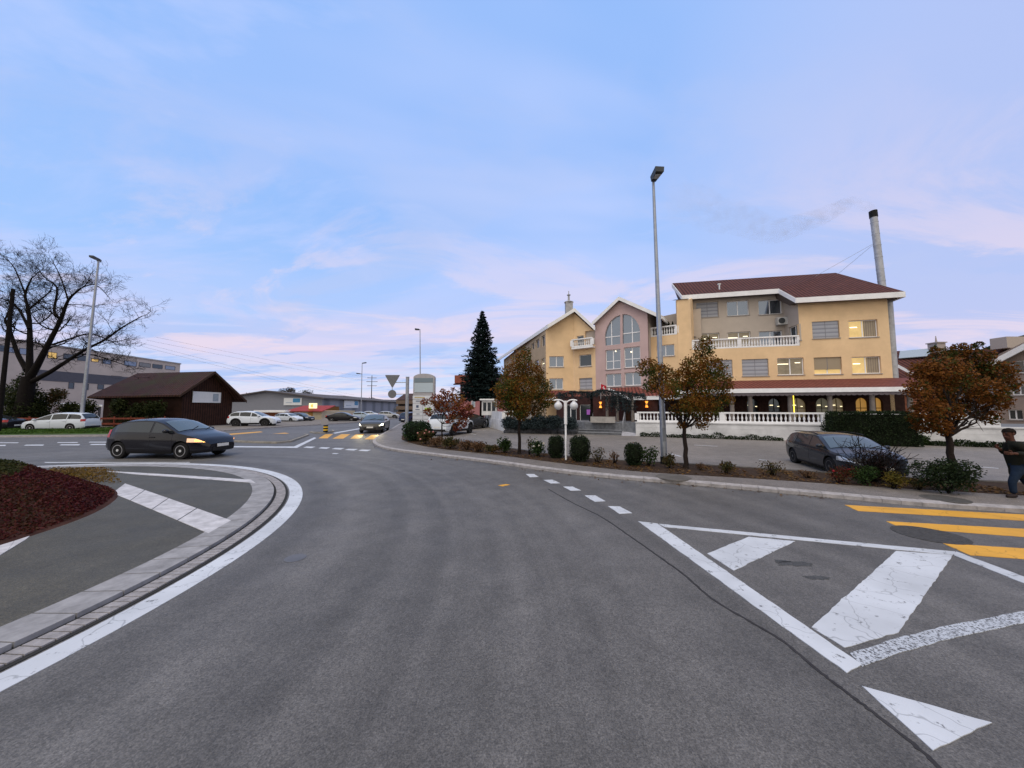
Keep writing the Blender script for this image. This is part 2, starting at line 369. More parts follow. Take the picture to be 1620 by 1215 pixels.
LITDIM = mat('dim lit room', (.17, .15, .12), .15, emit=(.8, .58, .28), es=.10, var=.5, vscale=1.5)
LAMPY = mat('yellow led', (.9, .8, .2), .5, emit=(1, .78, .08), es=1.6)
TUBE = mat('ceiling tube', (1, 1, 1), .5, emit=(1, .85, .5), es=2.0)
ORANGE = mat('orange wall glow', (.9, .4, .1), .5, emit=(1, .33, .04), es=1.3)
TILE = wavemat('roof tile', (.115, .042, .034), (.030, .012, .011), 1.15, rz=math.radians(15), rows=1.5, var=.35)
TILE2 = wavemat('canopy tile', (.21, .068, .054), (.08, .026, .022), 1.15, rz=math.radians(15), rows=1.9, var=.3)
BLIND = wavemat('slat blind', (.37, .385, .43), (.25, .26, .30), 1.0, axis='Z', var=.05, bump=.3)
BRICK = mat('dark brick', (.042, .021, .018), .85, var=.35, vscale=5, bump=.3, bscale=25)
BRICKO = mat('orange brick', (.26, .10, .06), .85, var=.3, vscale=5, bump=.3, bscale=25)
BROWN = mat('brown wood', (.06, .03, .018), .7, var=.3, vscale=5)
PLANK = wavemat('barn plank', (.044, .019, .013), (.016, .008, .006), 8.5, rz=math.radians(20), var=.5)
BARNT = wavemat('barn tile', (.062, .026, .020), (.02, .010, .008), 1.0, rz=math.radians(-5), rows=1.3, var=.45, moss=(.034, .030, .010))
CORR = wavemat('corrugated sheet', (.25, .26, .30), (.155, .165, .195), 1.1, var=.08)
CONC = mat('pale concrete', (.50, .43, .385), .85, var=.12, vscale=.4)
DGREY = mat('dark grey panel', (.10, .10, .12), .7, var=.1)
METAL = mat('galvanised steel', (.34, .36, .40), .45, metal=.7, var=.15, vscale=6)
DMETAL = mat('dark metal', (.05, .055, .06), .5, metal=.5)
STEEL = mat('flue steel', (.40, .41, .44), .5, metal=.2, var=.25, vscale=3)
BLACK = mat('black', (.012, .012, .012), .6)
RUBBER = mat('rubber', (.015, .015, .016), .85)
BARK = mat('bark', (.028, .021, .018), .95, var=.4, vscale=12, bump=.6, bscale=30)
BARKD = mat('dark bark', (.010, .008, .0075), .95, var=.4, vscale=6, bump=.6, bscale=20)
SIGNW = mat('sign white', (.66, .68, .70), .5, var=.06, vscale=2)
SIGNB = mat('sign blue', (.04, .22, .42), .5)
SIGNBACK = mat('sign back', (.13, .135, .15), .5, metal=.0, var=.15, vscale=8)
STONE = mat('step stone', (.17, .18, .20), .8, var=.3, vscale=5, bump=.3, bscale=30)
ROCK = mat('dark rock', (.085, .088, .10), .85, var=.5, vscale=3, bump=.8, bscale=8)
REDW = mat('red fence paint', (.20, .055, .035), .8, var=.35, vscale=4)

# ------------------------------------------------------------------ ground, roads, markings
def sheet(name, pts, z, m, kind='structure'):
    b = MB(); b.prism([(p[0], p[1]) for p in pts], z - .03, z); return tag(b.build(name, m), kind=kind)
g = MB(); g.quad((-3500, -600, -.08), (3500, -600, -.08), (3500, 3500, -.08), (-3500, 3500, -.08)); tag(g.build('ground', EARTH), kind='structure')
sheet('road', [(-120, -40), (70, -40), (70, 150), (40, 260), (-60, 260), (-120, 120)], 0.0, ROAD)

def offset(pts, d):
    out = []
    for i, p in enumerate(pts):
        t = (pts[min(i + 1, len(pts) - 1)] - pts[max(i - 1, 0)]); t = Vector((t.x, t.y)).normalized(); out.append(Vector((p.x - t.y * d, p.y + t.x * d, p.z)))
    return out
def smooth_line(pts, n=4):
    """Catmull-Rom through points"""
    out = []
    for i in range(len(pts) - 1):
        p0, p1, p2, p3 = pts[max(i - 1, 0)], pts[i], pts[i + 1], pts[min(i + 2, len(pts) - 1)]
        for k in range(n):
            t = k / n; out.append(0.5 * ((2 * p1) + (p2 - p0) * t + (2 * p0 - 5 * p1 + 4 * p2 - p3) * t * t + (3 * p1 - p0 - 3 * p2 + p3) * t ** 3))
    out.append(pts[-1]); return out
def strip(b, a, c, z0, z1, mi=0):
    """solid ribbon between polylines a (outer) and c (inner)"""
    n = len(a)
    vs = [(p.x, p.y, z1) for p in a] + [(p.x, p.y, z1) for p in c] + [(p.x, p.y, z0) for p in a] + [(p.x, p.y, z0) for p in c]
    fs = []
    for i in range(n - 1):
        fs += [(i, i + 1, n + i + 1, n + i), (2 * n + i, 2 * n + i + 1, i + 1, i), (n + i, n + i + 1, 3 * n + i + 1, 3 * n + i)]
    fs += [(0, n, 3 * n, 2 * n), (n - 1, 2 * n - 1, 4 * n - 1, 3 * n - 1)]
    b.add(vs, fs, mi)

KPX = [(655, 661.5), (640, 667), (622, 677.5), (604, 688), (594, 694.5), (589.5, 700.5), (599, 707.5), (627, 714), (684, 721), (786, 734), (885, 748), (990, 759), (1100, 768), (1200, 777), (1335, 789.5), (1459, 801), (1620, 812)]
kl = smooth_line([G(*p) for p in KPX], 4); kl.append(kl[-1] + (kl[-1] - kl[-2]).normalized() * 14)
klo = offset(kl, .17)
KB = MB()
for i in range(len(kl) - 1):                                   # kerb stones about a metre long with joints
    a0, a1, c0, c1 = kl[i], kl[i + 1], klo[i], klo[i + 1]; n = max(1, int((a1 - a0).length / .9))
    for k in range(n):
        t0, t1 = k / n + .006 / max(.02, (a1 - a0).length), (k + 1) / n
        p = [a0.lerp(a1, t0), a0.lerp(a1, t1), c0.lerp(c1, t1), c0.lerp(c1, t0)]
        KB.add([(q.x, q.y, -.02) for q in p] + [(q.x, q.y, .075 if j < 2 else .103) for j, q in enumerate(p)], [(4, 5, 6, 7), (0, 1, 5, 4), (1, 2, 6, 5), (2, 3, 7, 6), (3, 0, 4, 7)])
tag(KB.build('kerb', KERB), kind='structure')
SPX = [(660, 661), (646, 671), (636, 690), (641, 697.5), (667, 705), (712, 712), (780, 719), (914, 736), (1032, 747.5), (1200, 757.5), (1345, 767.5), (1563, 780.5), (1640, 785)]
sl = smooth_line([G(*p, .1) for p in SPX], 3); sl.append(sl[-1] + (sl[-1] - sl[-2]).normalized() * 14)
sheet('pavement', klo + sl[::-1], .1, WALK)
LPX = [(650, 687), (672, 692), (700, 697), (760, 705), (803, 711), (914, 727), (1070, 736.5), (1200, 744.5), (1309, 752), (1441, 761), (1599, 767.5)]
ll = smooth_line([G(*p, .05) for p in LPX], 3); ll.append(ll[-1] + (ll[-1] - ll[-2]).normalized() * 14)
sheet('planting_strip', sl[6:] + ll[::-1], .11, SOIL)
lb = MB(); strip(lb, ll, offset(ll, .10), -.02, .14); tag(lb.build('edging_kerb', mat('dark kerb', (.13, .12, .115), .85, var=.4, vscale=5)), kind='structure')
sheet('car_park', [Vector((p.x, p.y + .05, 0)) for p in ll] + [V(60, 10, 0), V(60, 60, 0), V(-2, 60, 0), V(-4.5, 34, 0)], .02, LOT)
pb = MB()                                                       # parking-bay lines
for (x0, y0, x1, y1) in ((1060, 718, 1075, 722), (1200, 727, 1212, 728.5), (742, 686, 752, 687.5), (1500, 735, 1580, 741), (1098, 704, 1135, 706)):
    a, c = G(x0, y0, .026), G(x1, y1, .026); strip(pb, [a, c], offset([a, c], .10), .022, .026)
tag(pb.build('bay_marking', WHITEP), kind='structure')

# far pavement on the left and its verge
FPX = [(-80, 693), (0, 692), (165, 690.5), (280, 686.5), (367, 681.5), (453, 675.5), (567, 668.5), (625, 662.8), (640, 659.5)]
fl = smooth_line([G(*p) for p in FPX], 3)
fk = MB(); strip(fk, offset(fl, .18), fl, -.02, .10); tag(fk.build('kerb', KERB), kind='structure')
sheet('pavement', offset(fl, .18) + [V(-70, 150, 0), V(-110, 120, 0), V(-110, 30, 0)], .095, mat('yard', (.20, .18, .165), .85, var=.25, vscale=.6, bump=.3, bscale=40))
vg = [G(p[0], p[1], .1) for p in ((-120, 689), (165, 687), (255, 684), (250, 677), (165, 679), (-120, 679))]
sheet('grass_verge', vg, .115, GRASSM)

RC = V(-12.8, 3.5, 0)                                           # the roundabout's centre
def arc(r, a0, a1, n, z=0.0, c=RC): return [V(c.x + r * math.cos(math.radians(a0 + (a1 - a0) * i / n)), c.y + r * math.sin(math.radians(a0 + (a1 - a0) * i / n)), z) for i in range(n + 1)]
b = MB(); strip(b, arc(9.24, -60, 200, 120), arc(8.98, -60, 200, 120), -.02, .005); tag(b.build('road_marking', WHITEP), kind='structure')
b = MB(); strip(b, arc(8.95, -60, 200, 120), arc(8.2, -60, 200, 120), -.02, .008); tag(b.build('gutter', DARKJ), kind='structure')
b = MB()
for i in range(420):
    a = -60 + 260 * i / 420
    strip(b, arc(8.90, a + .04, a + .58, 1), arc(8.72, a + .04, a + .58, 1), -.02, .022)
tag(b.build('sett_row', SETT), kind='structure')
b = MB()
for i in range(96):
    a = -60 + 260 * i / 96
    o_, i_ = arc(8.67, a + .05, a + 2.66, 3), arc(8.25, a + .05, a + 2.66, 3); n = 4
    strip(b, o_, i_, -.02, .055)
tag(b.build('kerb', SLAB), kind='structure')
# raised apron: a gentle cone
b = MB(); rr = [8.25, 7.6, 7.0, 6.4, 5.9, 5.4]; zz = [.05, .065, .08, .095, .11, .12]
rings = [arc(r, -60, 200, 110, z) for r, z in zip(rr, zz)]
for q in range(len(rings) - 1):
    n = len(rings[0]); b.add(rings[q] + rings[q + 1], [(i, i + 1, n + i + 1, n + i) for i in range(n - 1)])
tag(b.build('truck_apron', APRON), kind='structure')
def apz(p):
    r = (Vector((p.x, p.y)) - Vector((RC.x, RC.y))).length; return float(np.interp(r, rr[::-1], zz[::-1]))
def apron_mark(px, ncut):
    P = [G(*p, .07) for p in px]; b = MB()
    for k in range(ncut):
        t0, t1 = k / ncut + .006, (k + 1) / ncut - .002
        q = [P[0].lerp(P[1], t0), P[0].lerp(P[1], t1), P[3].lerp(P[2], t1), P[3].lerp(P[2], t0)]
        b.add([(v.x, v.y, apz(v) + .006) for v in q] + [(v.x, v.y, .02) for v in q], [(0, 1, 2, 3), (0, 4, 5, 1), (1, 5, 6, 2), (2, 6, 7, 3), (3, 7, 4, 0)])
    return tag(b.build('apron_stripe', SLABW), kind='structure')
apron_mark([(197, 767), (366, 822), (330, 842), (177, 783)], 4)
apron_mark([(160, 745), (397, 758), (405, 763), (210, 751)], 3)
apron_mark([(-60, 868), (76, 828), (40, 858), (-60, 918)], 3)

WM = []
def mark(px, m, z=.005, name='road_marking'):
    P = [G(*p) for p in px]; b = MB(); Q = []
    for i, p in enumerate(P):
        q = P[(i + 1) % len(P)]; L_ = (q - p).length; n = max(1, min(60, int(L_ / .07))) if p.length < 16 else 1; t = (q - p) / max(L_, 1e-6); nn = V(-t.y, t.x, 0)
        for k in range(n): c = p.lerp(q, k / n); Q.append(c + nn * (.011 * noise.noise(c * 7) + .006 * noise.noise(c * 23)) * (k > 0))
    b.prism([(p.x, p.y) for p in Q], -.02, z); return tag(b.build(name, m), kind='structure')
# near splitter triangle and hatching
mark([(1009.5, 825), (1040, 828.5), (1363.5, 1052), (1340, 1065.5)], WHITEP, .006)
mark([(1042, 829), (1511, 873), (1507, 878.5), (1052, 834)], WHITEP)
mark([(1513, 873), (1640, 920), (1900, 1016), (1900, 1035), (1640, 931), (1509, 878.5)], WHITEP)
mark([(1119, 876), (1184.5, 849.5), (1258, 856.5), (1161, 903)], WHITEP)
mark([(1284, 993), (1418, 872), (1507, 878.8), (1421.7, 1001), (1336, 1025)], WHITEP)
mark([(1345, 1034), (1420, 1010), (1496, 991), (1560, 979), (1640, 963), (1800, 925), (1800, 945), (1640, 982), (1560, 999), (1496, 1013), (1430, 1031), (1364, 1055)], MOTTLE)
mark([(1363.5, 1086), (1569.6, 1144), (1476, 1188)], WHITEP)
for q in ([(832, 750), (845, 750), (852, 754.5), (838, 755)], [(860, 759.5), (874, 759), (886, 764.5), (871, 765)], [(891, 770), (906, 770), (919, 776), (903, 776.5)], [(925, 784), (942, 784), (958, 793), (941, 794)], [(962, 801), (981, 801.5), (1000, 812), (980, 813)]): mark(q, WHITEP)
mark([(788, 768), (800, 766), (807, 767), (795, 769.5)], YELP)
for q in ([(1336, 799), (2000, 835), (2000, 846), (1357.6, 808.6)], [(1402, 825), (2000, 857.5), (2000, 878), (1424, 835)], [(1492, 860), (2000, 891.7), (2000, 912), (1535, 878.7)]): mark(q, YELP, name='crossing_stripe')
# far give-way line, crossing, islands
mark([(300, 705.5), (465, 706.5), (497, 692), (500.5, 693), (470, 708.6), (300, 707)], WHITEP)
mark([(527, 684.8), (567, 677.8), (580, 676), (580, 676.6), (569, 678.8), (530, 686)], WHITEP)
for x0, x1, y in ((480, 497, 708), (504, 520.5, 709.2), (525, 543, 710.3), (546, 564, 711.8), (567, 585, 713)): mark([(x0, y), (x0 + 5, y - 1.6), (x1 + 2, y - 1.3), (x1 - 4, y + 1)], WHITEP)
mark([(525, 718), (528, 717), (536, 717.3), (533, 718.4)], WHITEP)
for q in ([(504, 693.5), (518, 693.5), (527, 686.8), (515, 687)], [(526, 694), (543, 694), (554, 687), (540, 687)], [(554, 694), (569, 694), (576, 687), (563, 687)], [(576.5, 695), (591, 695), (600, 688), (588, 688)]): mark(q, YELP, name='crossing_stripe')
for q in ([(340, 688), (412, 682.6), (416, 683.6), (350, 689.4)], [(386, 691), (450, 684.6), (458, 685.6), (396, 692)], [(440, 690), (468, 686.4), (474, 687.2), (452, 690.8)]): mark(q, YELP, name='crossing_stripe')
for x0, x1, y in ((-40, 10, 705.5), (38, 70, 705), (94, 127, 704.5), (142, 170, 704)): mark([(x0, y), (x0 + 3, y - 1.4), (x1, y - 1.6), (x1 - 2, y)], WHITEP)
for x0, x1, y in ((-20, 30, 701), (90, 124, 700.6), (140, 170, 700)): mark([(x0, y), (x0 + 2, y - 1), (x1, y - 1), (x1 - 2, y)], WHITEP)
mark([(70, 731.2), (300, 731.2), (300, 731.9), (72, 732.2)], WHITEP)
def island(px, kz=.11):
    P = [G(*p) for p in px]; cen = sum(P, Vector()) / len(P)
    b = MB(); b.prism([(p.x, p.y) for p in P], -.02, kz - .015); tag(b.build('island_kerb', mat('isle kerb', (.30, .28, .25), .8, var=.3, vscale=5)), kind='structure')
    Q = [p.lerp(cen, .18 if len(P) < 9 else .07) for p in P]; b = MB(); b.prism([(p.x, p.y) for p in Q], -.01, kz); tag(b.build('traffic_island', ISLE), kind='structure')
island([(330, 693), (380, 690.5), (440, 688.2), (483, 687.8), (489, 689), (476, 694), (461, 699.5), (438, 701.8), (400, 700.8), (350, 698.5)])
island([(490, 684.5), (515, 682), (527, 681.5), (529, 683.5), (515, 685.5), (498, 686)])
# tar seam, covers, oil stain
tl = smooth_line([G(*p) for p in ((868, 774), (905, 795), (950, 817), (990, 843.7), (1048, 884.5), (1083, 910), (1126, 947), (1184, 982), (1239, 1015), (1293, 1060), (1340, 1096), (1395, 1138), (1460, 1190), (1500, 1230))], 8)
random.seed(4)
b = MB(); w = [.013 + .008 * noise.noise(V(i * .7, 3, 0)) for i in range(len(tl))]
off1 = offset(tl, .0); n = len(tl); va = []; vb = []
for i, p in enumerate(tl):
    t = tl[min(i + 1, n - 1)] - tl[max(i - 1, 0)]; t.normalize(); j = .012 * noise.noise(V(i * .9, 0, 5)); nn = V(-t.y, t.x, 0)
    va.append(p + nn * (j + w[i])); vb.append(p + nn * (j - w[i]))
strip(b, va, vb, -.02, .0035); TAR = mat('tar', (.038, .036, .038), .6, var=.3, vscale=10); tag(b.build('tar_seam', TAR), kind='structure')
STAIN = asphalt('stained asphalt', 0.05)
random.seed(8)
for px, py, rx, ry in ((1258, 892, .22, .07), (1292, 914, .14, .05), (1238, 888, .10, .04)):
    c = G(px, py); b = MB(); b.prism([(c.x + rx * (1 + .5 * noise.noise(V(3 * math.cos(t), 3 * math.sin(t), px))) * math.cos(t), c.y + ry * (1 + .5 * noise.noise(V(3 * math.cos(t), 3 * math.sin(t), px))) * math.sin(t)) for t in [2 * math.pi * i / 40 for i in range(40)]], -.02, .0032); tag(b.build('road_stain', STAIN), kind='structure')
def disc(name, px, py, rx, z, m, ry=None):
    c = G(px, py); b = MB(); b.prism([(c.x + rx * math.cos(t), c.y + (ry or rx) * math.sin(t)) for t in [2 * math.pi * i / 28 for i in range(28)]], -.02, z); return b.build(name, m)
COVER = mat('cast iron', (.075, .072, .07), .6, metal=.3, var=.4, vscale=20, bump=.6, bscale=40)
tag(disc('manhole_cover', 1470, 846, .42, .007, COVER), 'dark round iron manhole cover set in the middle yellow crossing stripe', 'manhole cover')
tag(disc('manhole_cover', 467, 883, .13, .004, mat('worn iron', (.10, .10, .11), .55, var=.3)), 'small round iron cover in the open lane right of the roundabout kerb', 'manhole cover')
for px, py, r, l in ((1065, 755, .45, 'pale ringed manhole cover in the pavement near the tall lamp post'), (1495, 789, .36, 'dark manhole cover in the pavement before the rightmost autumn tree')):
    c = G(px, py, .1); o = MB(); o.prism([(c.x + r * math.cos(t), c.y + r * math.sin(t)) for t in [2 * math.pi * i / 28 for i in range(28)]], .08, .104); tag(o.build('manhole_cover', mat('worn cover', (.085, .08, .075), .7, var=.35, vscale=15) if px > 1200 else mat('pale cover', (.12, .11, .10), .7, var=.3)), l, 'manhole cover')

# ------------------------------------------------------------------ building helpers
def wall(parent, name, pl, outline, holes, m, th=.3, v0=0.0, reveal=None):
    """solid wall on a plane with real openings"""
    polys = [outline] + holes
    flat = [p for q in polys for p in q]
    ed = []; o = 0
    for q in polys: ed += [(o + i, o + (i + 1) % len(q)) for i in range(len(q))]; o += len(q)
    from mathutils.geometry import delaunay_2d_cdt
    cv, _, cf, _, _, _ = delaunay_2d_cdt([Vector(p) for p in flat], ed, [], 0, 1e-5)
    def inside(q, x, y):
        r = False
        for i in range(len(q)):
            (x0, y0), (x1, y1) = q[i], q[(i + 1) % len(q)]
            if (y0 > y) != (y1 > y) and x < (x1 - x0) * (y - y0) / (y1 - y0) + x0: r = not r
        return r
    tr = []
    for f in cf:
        mx, my = sum(cv[i].x for i in f) / 3, sum(cv[i].y for i in f) / 3
        if inside(outline, mx, my) and not any(inside(h, mx, my) for h in holes): tr.append([min(range(len(flat)), key=lambda k: (Vector(flat[k]) - cv[i]).length_squared) for i in f])
    n = len(flat); vs = [pl.w(a, z, v0) for a, z in flat] + [pl.w(a, z, v0 + th) for a, z in flat]; fs = []
    for t in tr:
        a, bb, c = [Vector((*flat[i], 0)) for i in t]
        t = tuple(t) if (bb - a).cross(c - a).z > 0 else (t[0], t[2], t[1])
        fs += [t, tuple(i + n for i in reversed(t))]
    o = 0
    for q in polys:
        k = len(q)
        for i in range(k): fs.append((o + i, o + (i + 1) % k, o + (i + 1) % k + n, o + i + n))
        o += k
    b = MB(); b.add(vs, fs); ob = b.build(name, m, parent, world=True); fixnorm(ob); return ob
def rect(pl, q, v=0.0):
    x0, y0, x1, y1 = q; xm, ym = (x0 + x1) / 2, (y0 + y1) / 2
    s0, _ = pl.hit(x0, ym, v); s1, _ = pl.hit(x1, ym, v); _, zt = pl.hit(xm, y0, v); _, zb = pl.hit(xm, y1, v)
    return [(s0, zb), (s1, zb), (s1, zt), (s0, zt)]
def window(parent, pl, r, kind='glass', v=0.0, mull=2, trans=0, sill=True, ins=.13, fw=.06, name='window'):
    """frame > pane, blind, sill set into the opening r"""
    (s0, z0), (s1, _), (_, z1), _ = r
    def bx(b, a0, a1, c0, c1, d0, d1): b.obox(pl.w(a0, c0, v + d0), pl.w(a1, c0, v + d0) - pl.w(a0, c0, v + d0), pl.w(a0, c0, v + d1) - pl.w(a0, c0, v + d0), V(0, 0, c1 - c0))
    f = MB(); e = .004
    bx(f, s0 + e, s0 + fw, z0 + e, z1 - e, ins, ins + .07); bx(f, s1 - fw, s1 - e, z0 + e, z1 - e, ins, ins + .07)
    bx(f, s0 + fw, s1 - fw, z0 + e, z0 + fw, ins, ins + .07); bx(f, s0 + fw, s1 - fw, z1 - fw, z1 - e, ins, ins + .07)
    for k in range(1, mull):
        c = s0 + (s1 - s0) * k / mull; bx(f, c - fw * .6, c + fw * .6, z0 + fw, z1 - fw, ins + .002, ins + .068)
    if trans:
        c = z0 + (z1 - z0) * trans; bx(f, s0 + fw, s1 - fw, c - fw * .45, c + fw * .45, ins + .004, ins + .066)
    fo = f.build(name, WFRAME, parent, world=True)
    g = MB(); bx(g, s0 + fw, s1 - fw, z0 + fw, z1 - fw, ins + .03, ins + .045)
    g.build('pane', {'lit': LIT, 'litblind': LIT, 'dimlit': LITDIM, 'dark': DGLASS}.get(kind, GLASS), fo)
    if kind == 'lit':                                            # curtain over part, lamp tube inside the room
        c = MB(); a = s0 + (s1 - s0) * .55; bx(c, a, s1 - fw, z0 + fw, z1 - fw, ins + .01, ins + .028); c.build('curtain', wavemat('curtain', (.36, .30, .22), (.24, .20, .16), 2.2, rz=.26, var=.1) if 'curtain' not in MATS else MATS['curtain'], fo)
        c = MB(); a = s0 + (s1 - s0) * .08; bx(c, a, a + .45, z1 - .55, z1 - .49, ins + .01, ins + .027); c.build('ceiling_light', TUBE, fo)
    if kind == 'dimlit':
        c = MB(); bx(c, s0 + fw, s0 + (s1 - s0) * .45, z1 - .50, z1 - .45, ins + .01, ins + .027); c.build('ceiling_light', TUBE, fo); c = MB(); bx(c, s0 + (s1 - s0) * .7, s0 + (s1 - s0) * .9, z1 - .42, z1 - .37, ins + .01, ins + .027); c.build('ceiling_light', TUBE, fo)
    if kind in ('blind', 'litblind', 'dimlit', 'half'):
        fr = {'blind': .02, 'litblind': .28, 'dimlit': .62, 'half': .5}[kind]
        if kind != 'dimlit':
            c = MB(); bx(c, s0 + .03, s1 - .03, z0 + (z1 - z0) * fr, z1 - .01, ins - .05, ins - .02)
            c.build('blind', mat('beige blind', (.34, .28, .20), .8) if kind == 'litblind' else BLIND, fo); c = MB(); m_ = (s0 + s1) / 2; bx(c, m_ - .018, m_ + .018, z0 + (z1 - z0) * fr, z1 - .012, ins - .056, ins - .045); c.build('guide_rail', mat('rail grey', (.2, .2, .22), .6), fo)
    if sill:
        c = MB(); bx(c, s0 - .05, s1 + .05, z0 - .06, z0 - .003, -.05, .12); c.build('sill', mat('sill grey', (.30, .28, .27), .7), fo)
    return fo
BAL = MB(); BAL.lathe([(.045, 0), (.05, .03), (.03, .06), (.035, .1), (.062, .2), (.05, .3), (.028, .40), (.024, .46), (.036, .50), (.045, .53), (.045, .56)], 10)
BALM = BAL.mesh('baluster', WHITE, 35)
def balustrade(parent, a, b, zf, h=.86, top=.1, foot=.12, gap=.2, posts=(), pname='rail', world=True, owner=None):
    """rails as one part; each baluster its own object under `owner`"""
    a, b = Vector((a[0], a[1], 0)), Vector((b[0], b[1], 0)); d = b - a; L = d.length; u = d / L
    m = MB(); A = a + V(0, 0, zf + h); B = b + V(0, 0, zf + h)
    m.beam(A, B, .24, top); m.beam(a + V(0, 0, zf + foot), b + V(0, 0, zf + foot), .22, foot)
    rail = m.build(pname, WHITE, parent, world=True)
    pp = sorted(set([0.0] + [p * L for p in posts] + [L]))
    ow = owner or parent
    for p in pp:
        c = a + u * p; ang = math.atan2(u.y, u.x); pm = MB(); pm.box((c.x, c.y, zf + foot + (h - top - foot) / 2), (.3, .2, h - top - foot - .004), ang)
        pm.box((c.x, c.y, zf + foot + (h - top - foot) / 2), (.13, .23, (h - top - foot) * .55), ang)
        pm.build('pier', WHITE, parent if len(posts) else rail, world=True)
    n = int(L / gap); sc = (h - top - foot) / .56
    for i in range(1, n):
        t = L * i / n
        if any(abs(t - p) < .2 for p in pp): continue
        c = a + u * t; o = bpy.data.objects.new('baluster', BALM); COL.objects.link(o)
        o.location = (c.x, c.y, zf + foot); o.scale = (1, 1, sc)
        if owner is not None: o.parent = owner
        elif len(posts): o.parent = parent; o.matrix_parent_inverse = Matrix.Translation(-Vector(parent.location))
        else: o.parent = rail
    return rail
def px_y(y, px): return ((px - CX) / F * y, y)

# ------------------------------------------------------------------ the hotel
C15 = math.tan(math.radians(15))
def Rk(px):
    k = (px - CX) / F; y = 33.35 / (1 + C15 * k); return (k * y, y)
PR = Pl(Rk(1075), Rk(1413))
HOTEL = thing('hotel', 'large yellow and pink rendered hotel with red tiled roofs, arched window and balconies', 'building', (14, 32, 0))
s1092, s1269, s1413 = [PR.hit(x, 600)[0] for x in (1092, 1269, 1413)]
zbal = PR.hit(1180, 550)[1]; zeL = PR.hit(1083, 474.5)[1] - .2; zeR = PR.hit(1400, 466)[1]; zmid = PR.hit(1269, 473)[1]
ZT = .9; ZC = PR.hit(1340, 603)[1]                               # terrace floor, top of the arcade storey
wins = [((1285, 508, 1328, 535), 'blind'), ((1343, 506, 1389, 533.5), 'lit'), ((1118, 569.5, 1159, 596), 'blind'), ((1174, 568, 1216, 595), 'blind'),
        ((1230, 566, 1272, 593), 'dimlit'), ((1288, 565, 1332, 592), 'litblind'), ((1348, 564, 1394, 591), 'lit')]
rs = [(rect(PR, q), k) for q, k in wins]
wall(HOTEL, 'yellow_wall', PR, [(0, ZC), (s1413, ZC), (s1413, zeR + .15), (s1269, zmid + .1), (s1269, zbal), (s1092, zbal), (s1092, zeL + .25), (0, zeL + .25)], [r for r, k in rs], YELLOW)
for r, k in rs: window(HOTEL, PR, r, k)
# set-back grey storey with the long balcony
VR = 2.0
z2 = min(PR.P(1079, 467, 1.3).z, PR.P(1232, 456.5, 1.3).z) - .05
sR0, sR1 = PR.hit(1094, 520, VR)[0], PR.hit(1240, 500, VR)[0]
gw = [((1101.7, 478, 1136.5, 501.6), 'blind'), ((1150, 475.6, 1185, 499), 'glass'), ((1200, 474, 1237, 497), 'glass'),
      ((1104, 527, 1138.5, 546), 'dimlit'), ((1151.5, 525, 1187.7, 546), 'dimlit'), ((1201, 523.5, 1238, 545), 'glass')]
rg = [(rect(PR, q, VR), k) for q, k in gw]
wall(HOTEL, 'grey_wall', PR, [(sR0 - .4, zbal - .2), (sR1, zbal - .2), (sR1, z2), (sR0 - .4, z2)], [r for r, k in rg], GREYW, v0=VR)
for r, k in rg: window(HOTEL, PR, r, k, v=VR, sill=k != 'dimlit')
PT = Pl(PR.w(sR1, 0, VR).xy, PR.w(s1269, 0, .005).xy)            # diagonal return wall
rt = rect(PT, (1248, 515, 1265, 541))
wall(HOTEL, 'grey_wall', PT, [(0, zbal - .2), (PT.len, zbal - .2), (PT.len, zmid - .05), (0, z2)], [rt], GREYW, th=.2); window(HOTEL, PT, rt, 'dark', mull=2)
PS = Pl(PR.w(s1092, 0, 0).xy, PR.w(sR0, 0, VR).xy); wall(HOTEL, 'yellow_wall', PS, [(0, zbal - .2), (PS.len, zbal - .2), (PS.len, z2), (0, zeL + .2)], [], YELLOW, th=-.2)
b = MB(); b.poly([PR.w(s1092, zbal + .004, .0), PR.w(s1269, zbal + .004, .0), PR.w(sR1, zbal + .004, VR + .1), PR.w(sR0, zbal + .004, VR + .1)]); b.build('balcony_floor', STONE, HOTEL, world=True)
ac = PT.hit(1243, 508); b = MB(); p0 = PR.P(1237, 508, VR - .35)
b.box((p0.x + .05, p0.y, p0.z), (.85, .42, .62), math.radians(-15)); aco = b.build('air_conditioner', mat('ac casing', (.45, .45, .44), .5, var=.1), HOTEL, world=True)
b = MB(); n_ = Vector((-PR.n.x, -PR.n.y, 0)); b.lathe([(.02, 0), (.24, 0), (.24, .03), (.02, .03)], 18, p0 + n_ * .2 + V(-.08, .03, 0), n_); b.build('fan_grille', DMETAL, aco)
def bal_owner(name): return MB().build(name, WHITE, HOTEL, world=True) if False else None
ba, bb_ = PR.w(s1092 + .25, 0, .14), PR.w(s1269 - .02, 0, .14)
balustrade(HOTEL, ba, bb_, zbal + .01, h=PR.hit(1180, 534)[1] - zbal, pname='balcony_rail', posts=(.46,))
for ob in [o for o in bpy.data.objects if o.name.startswith('balcony_rail')]: pass
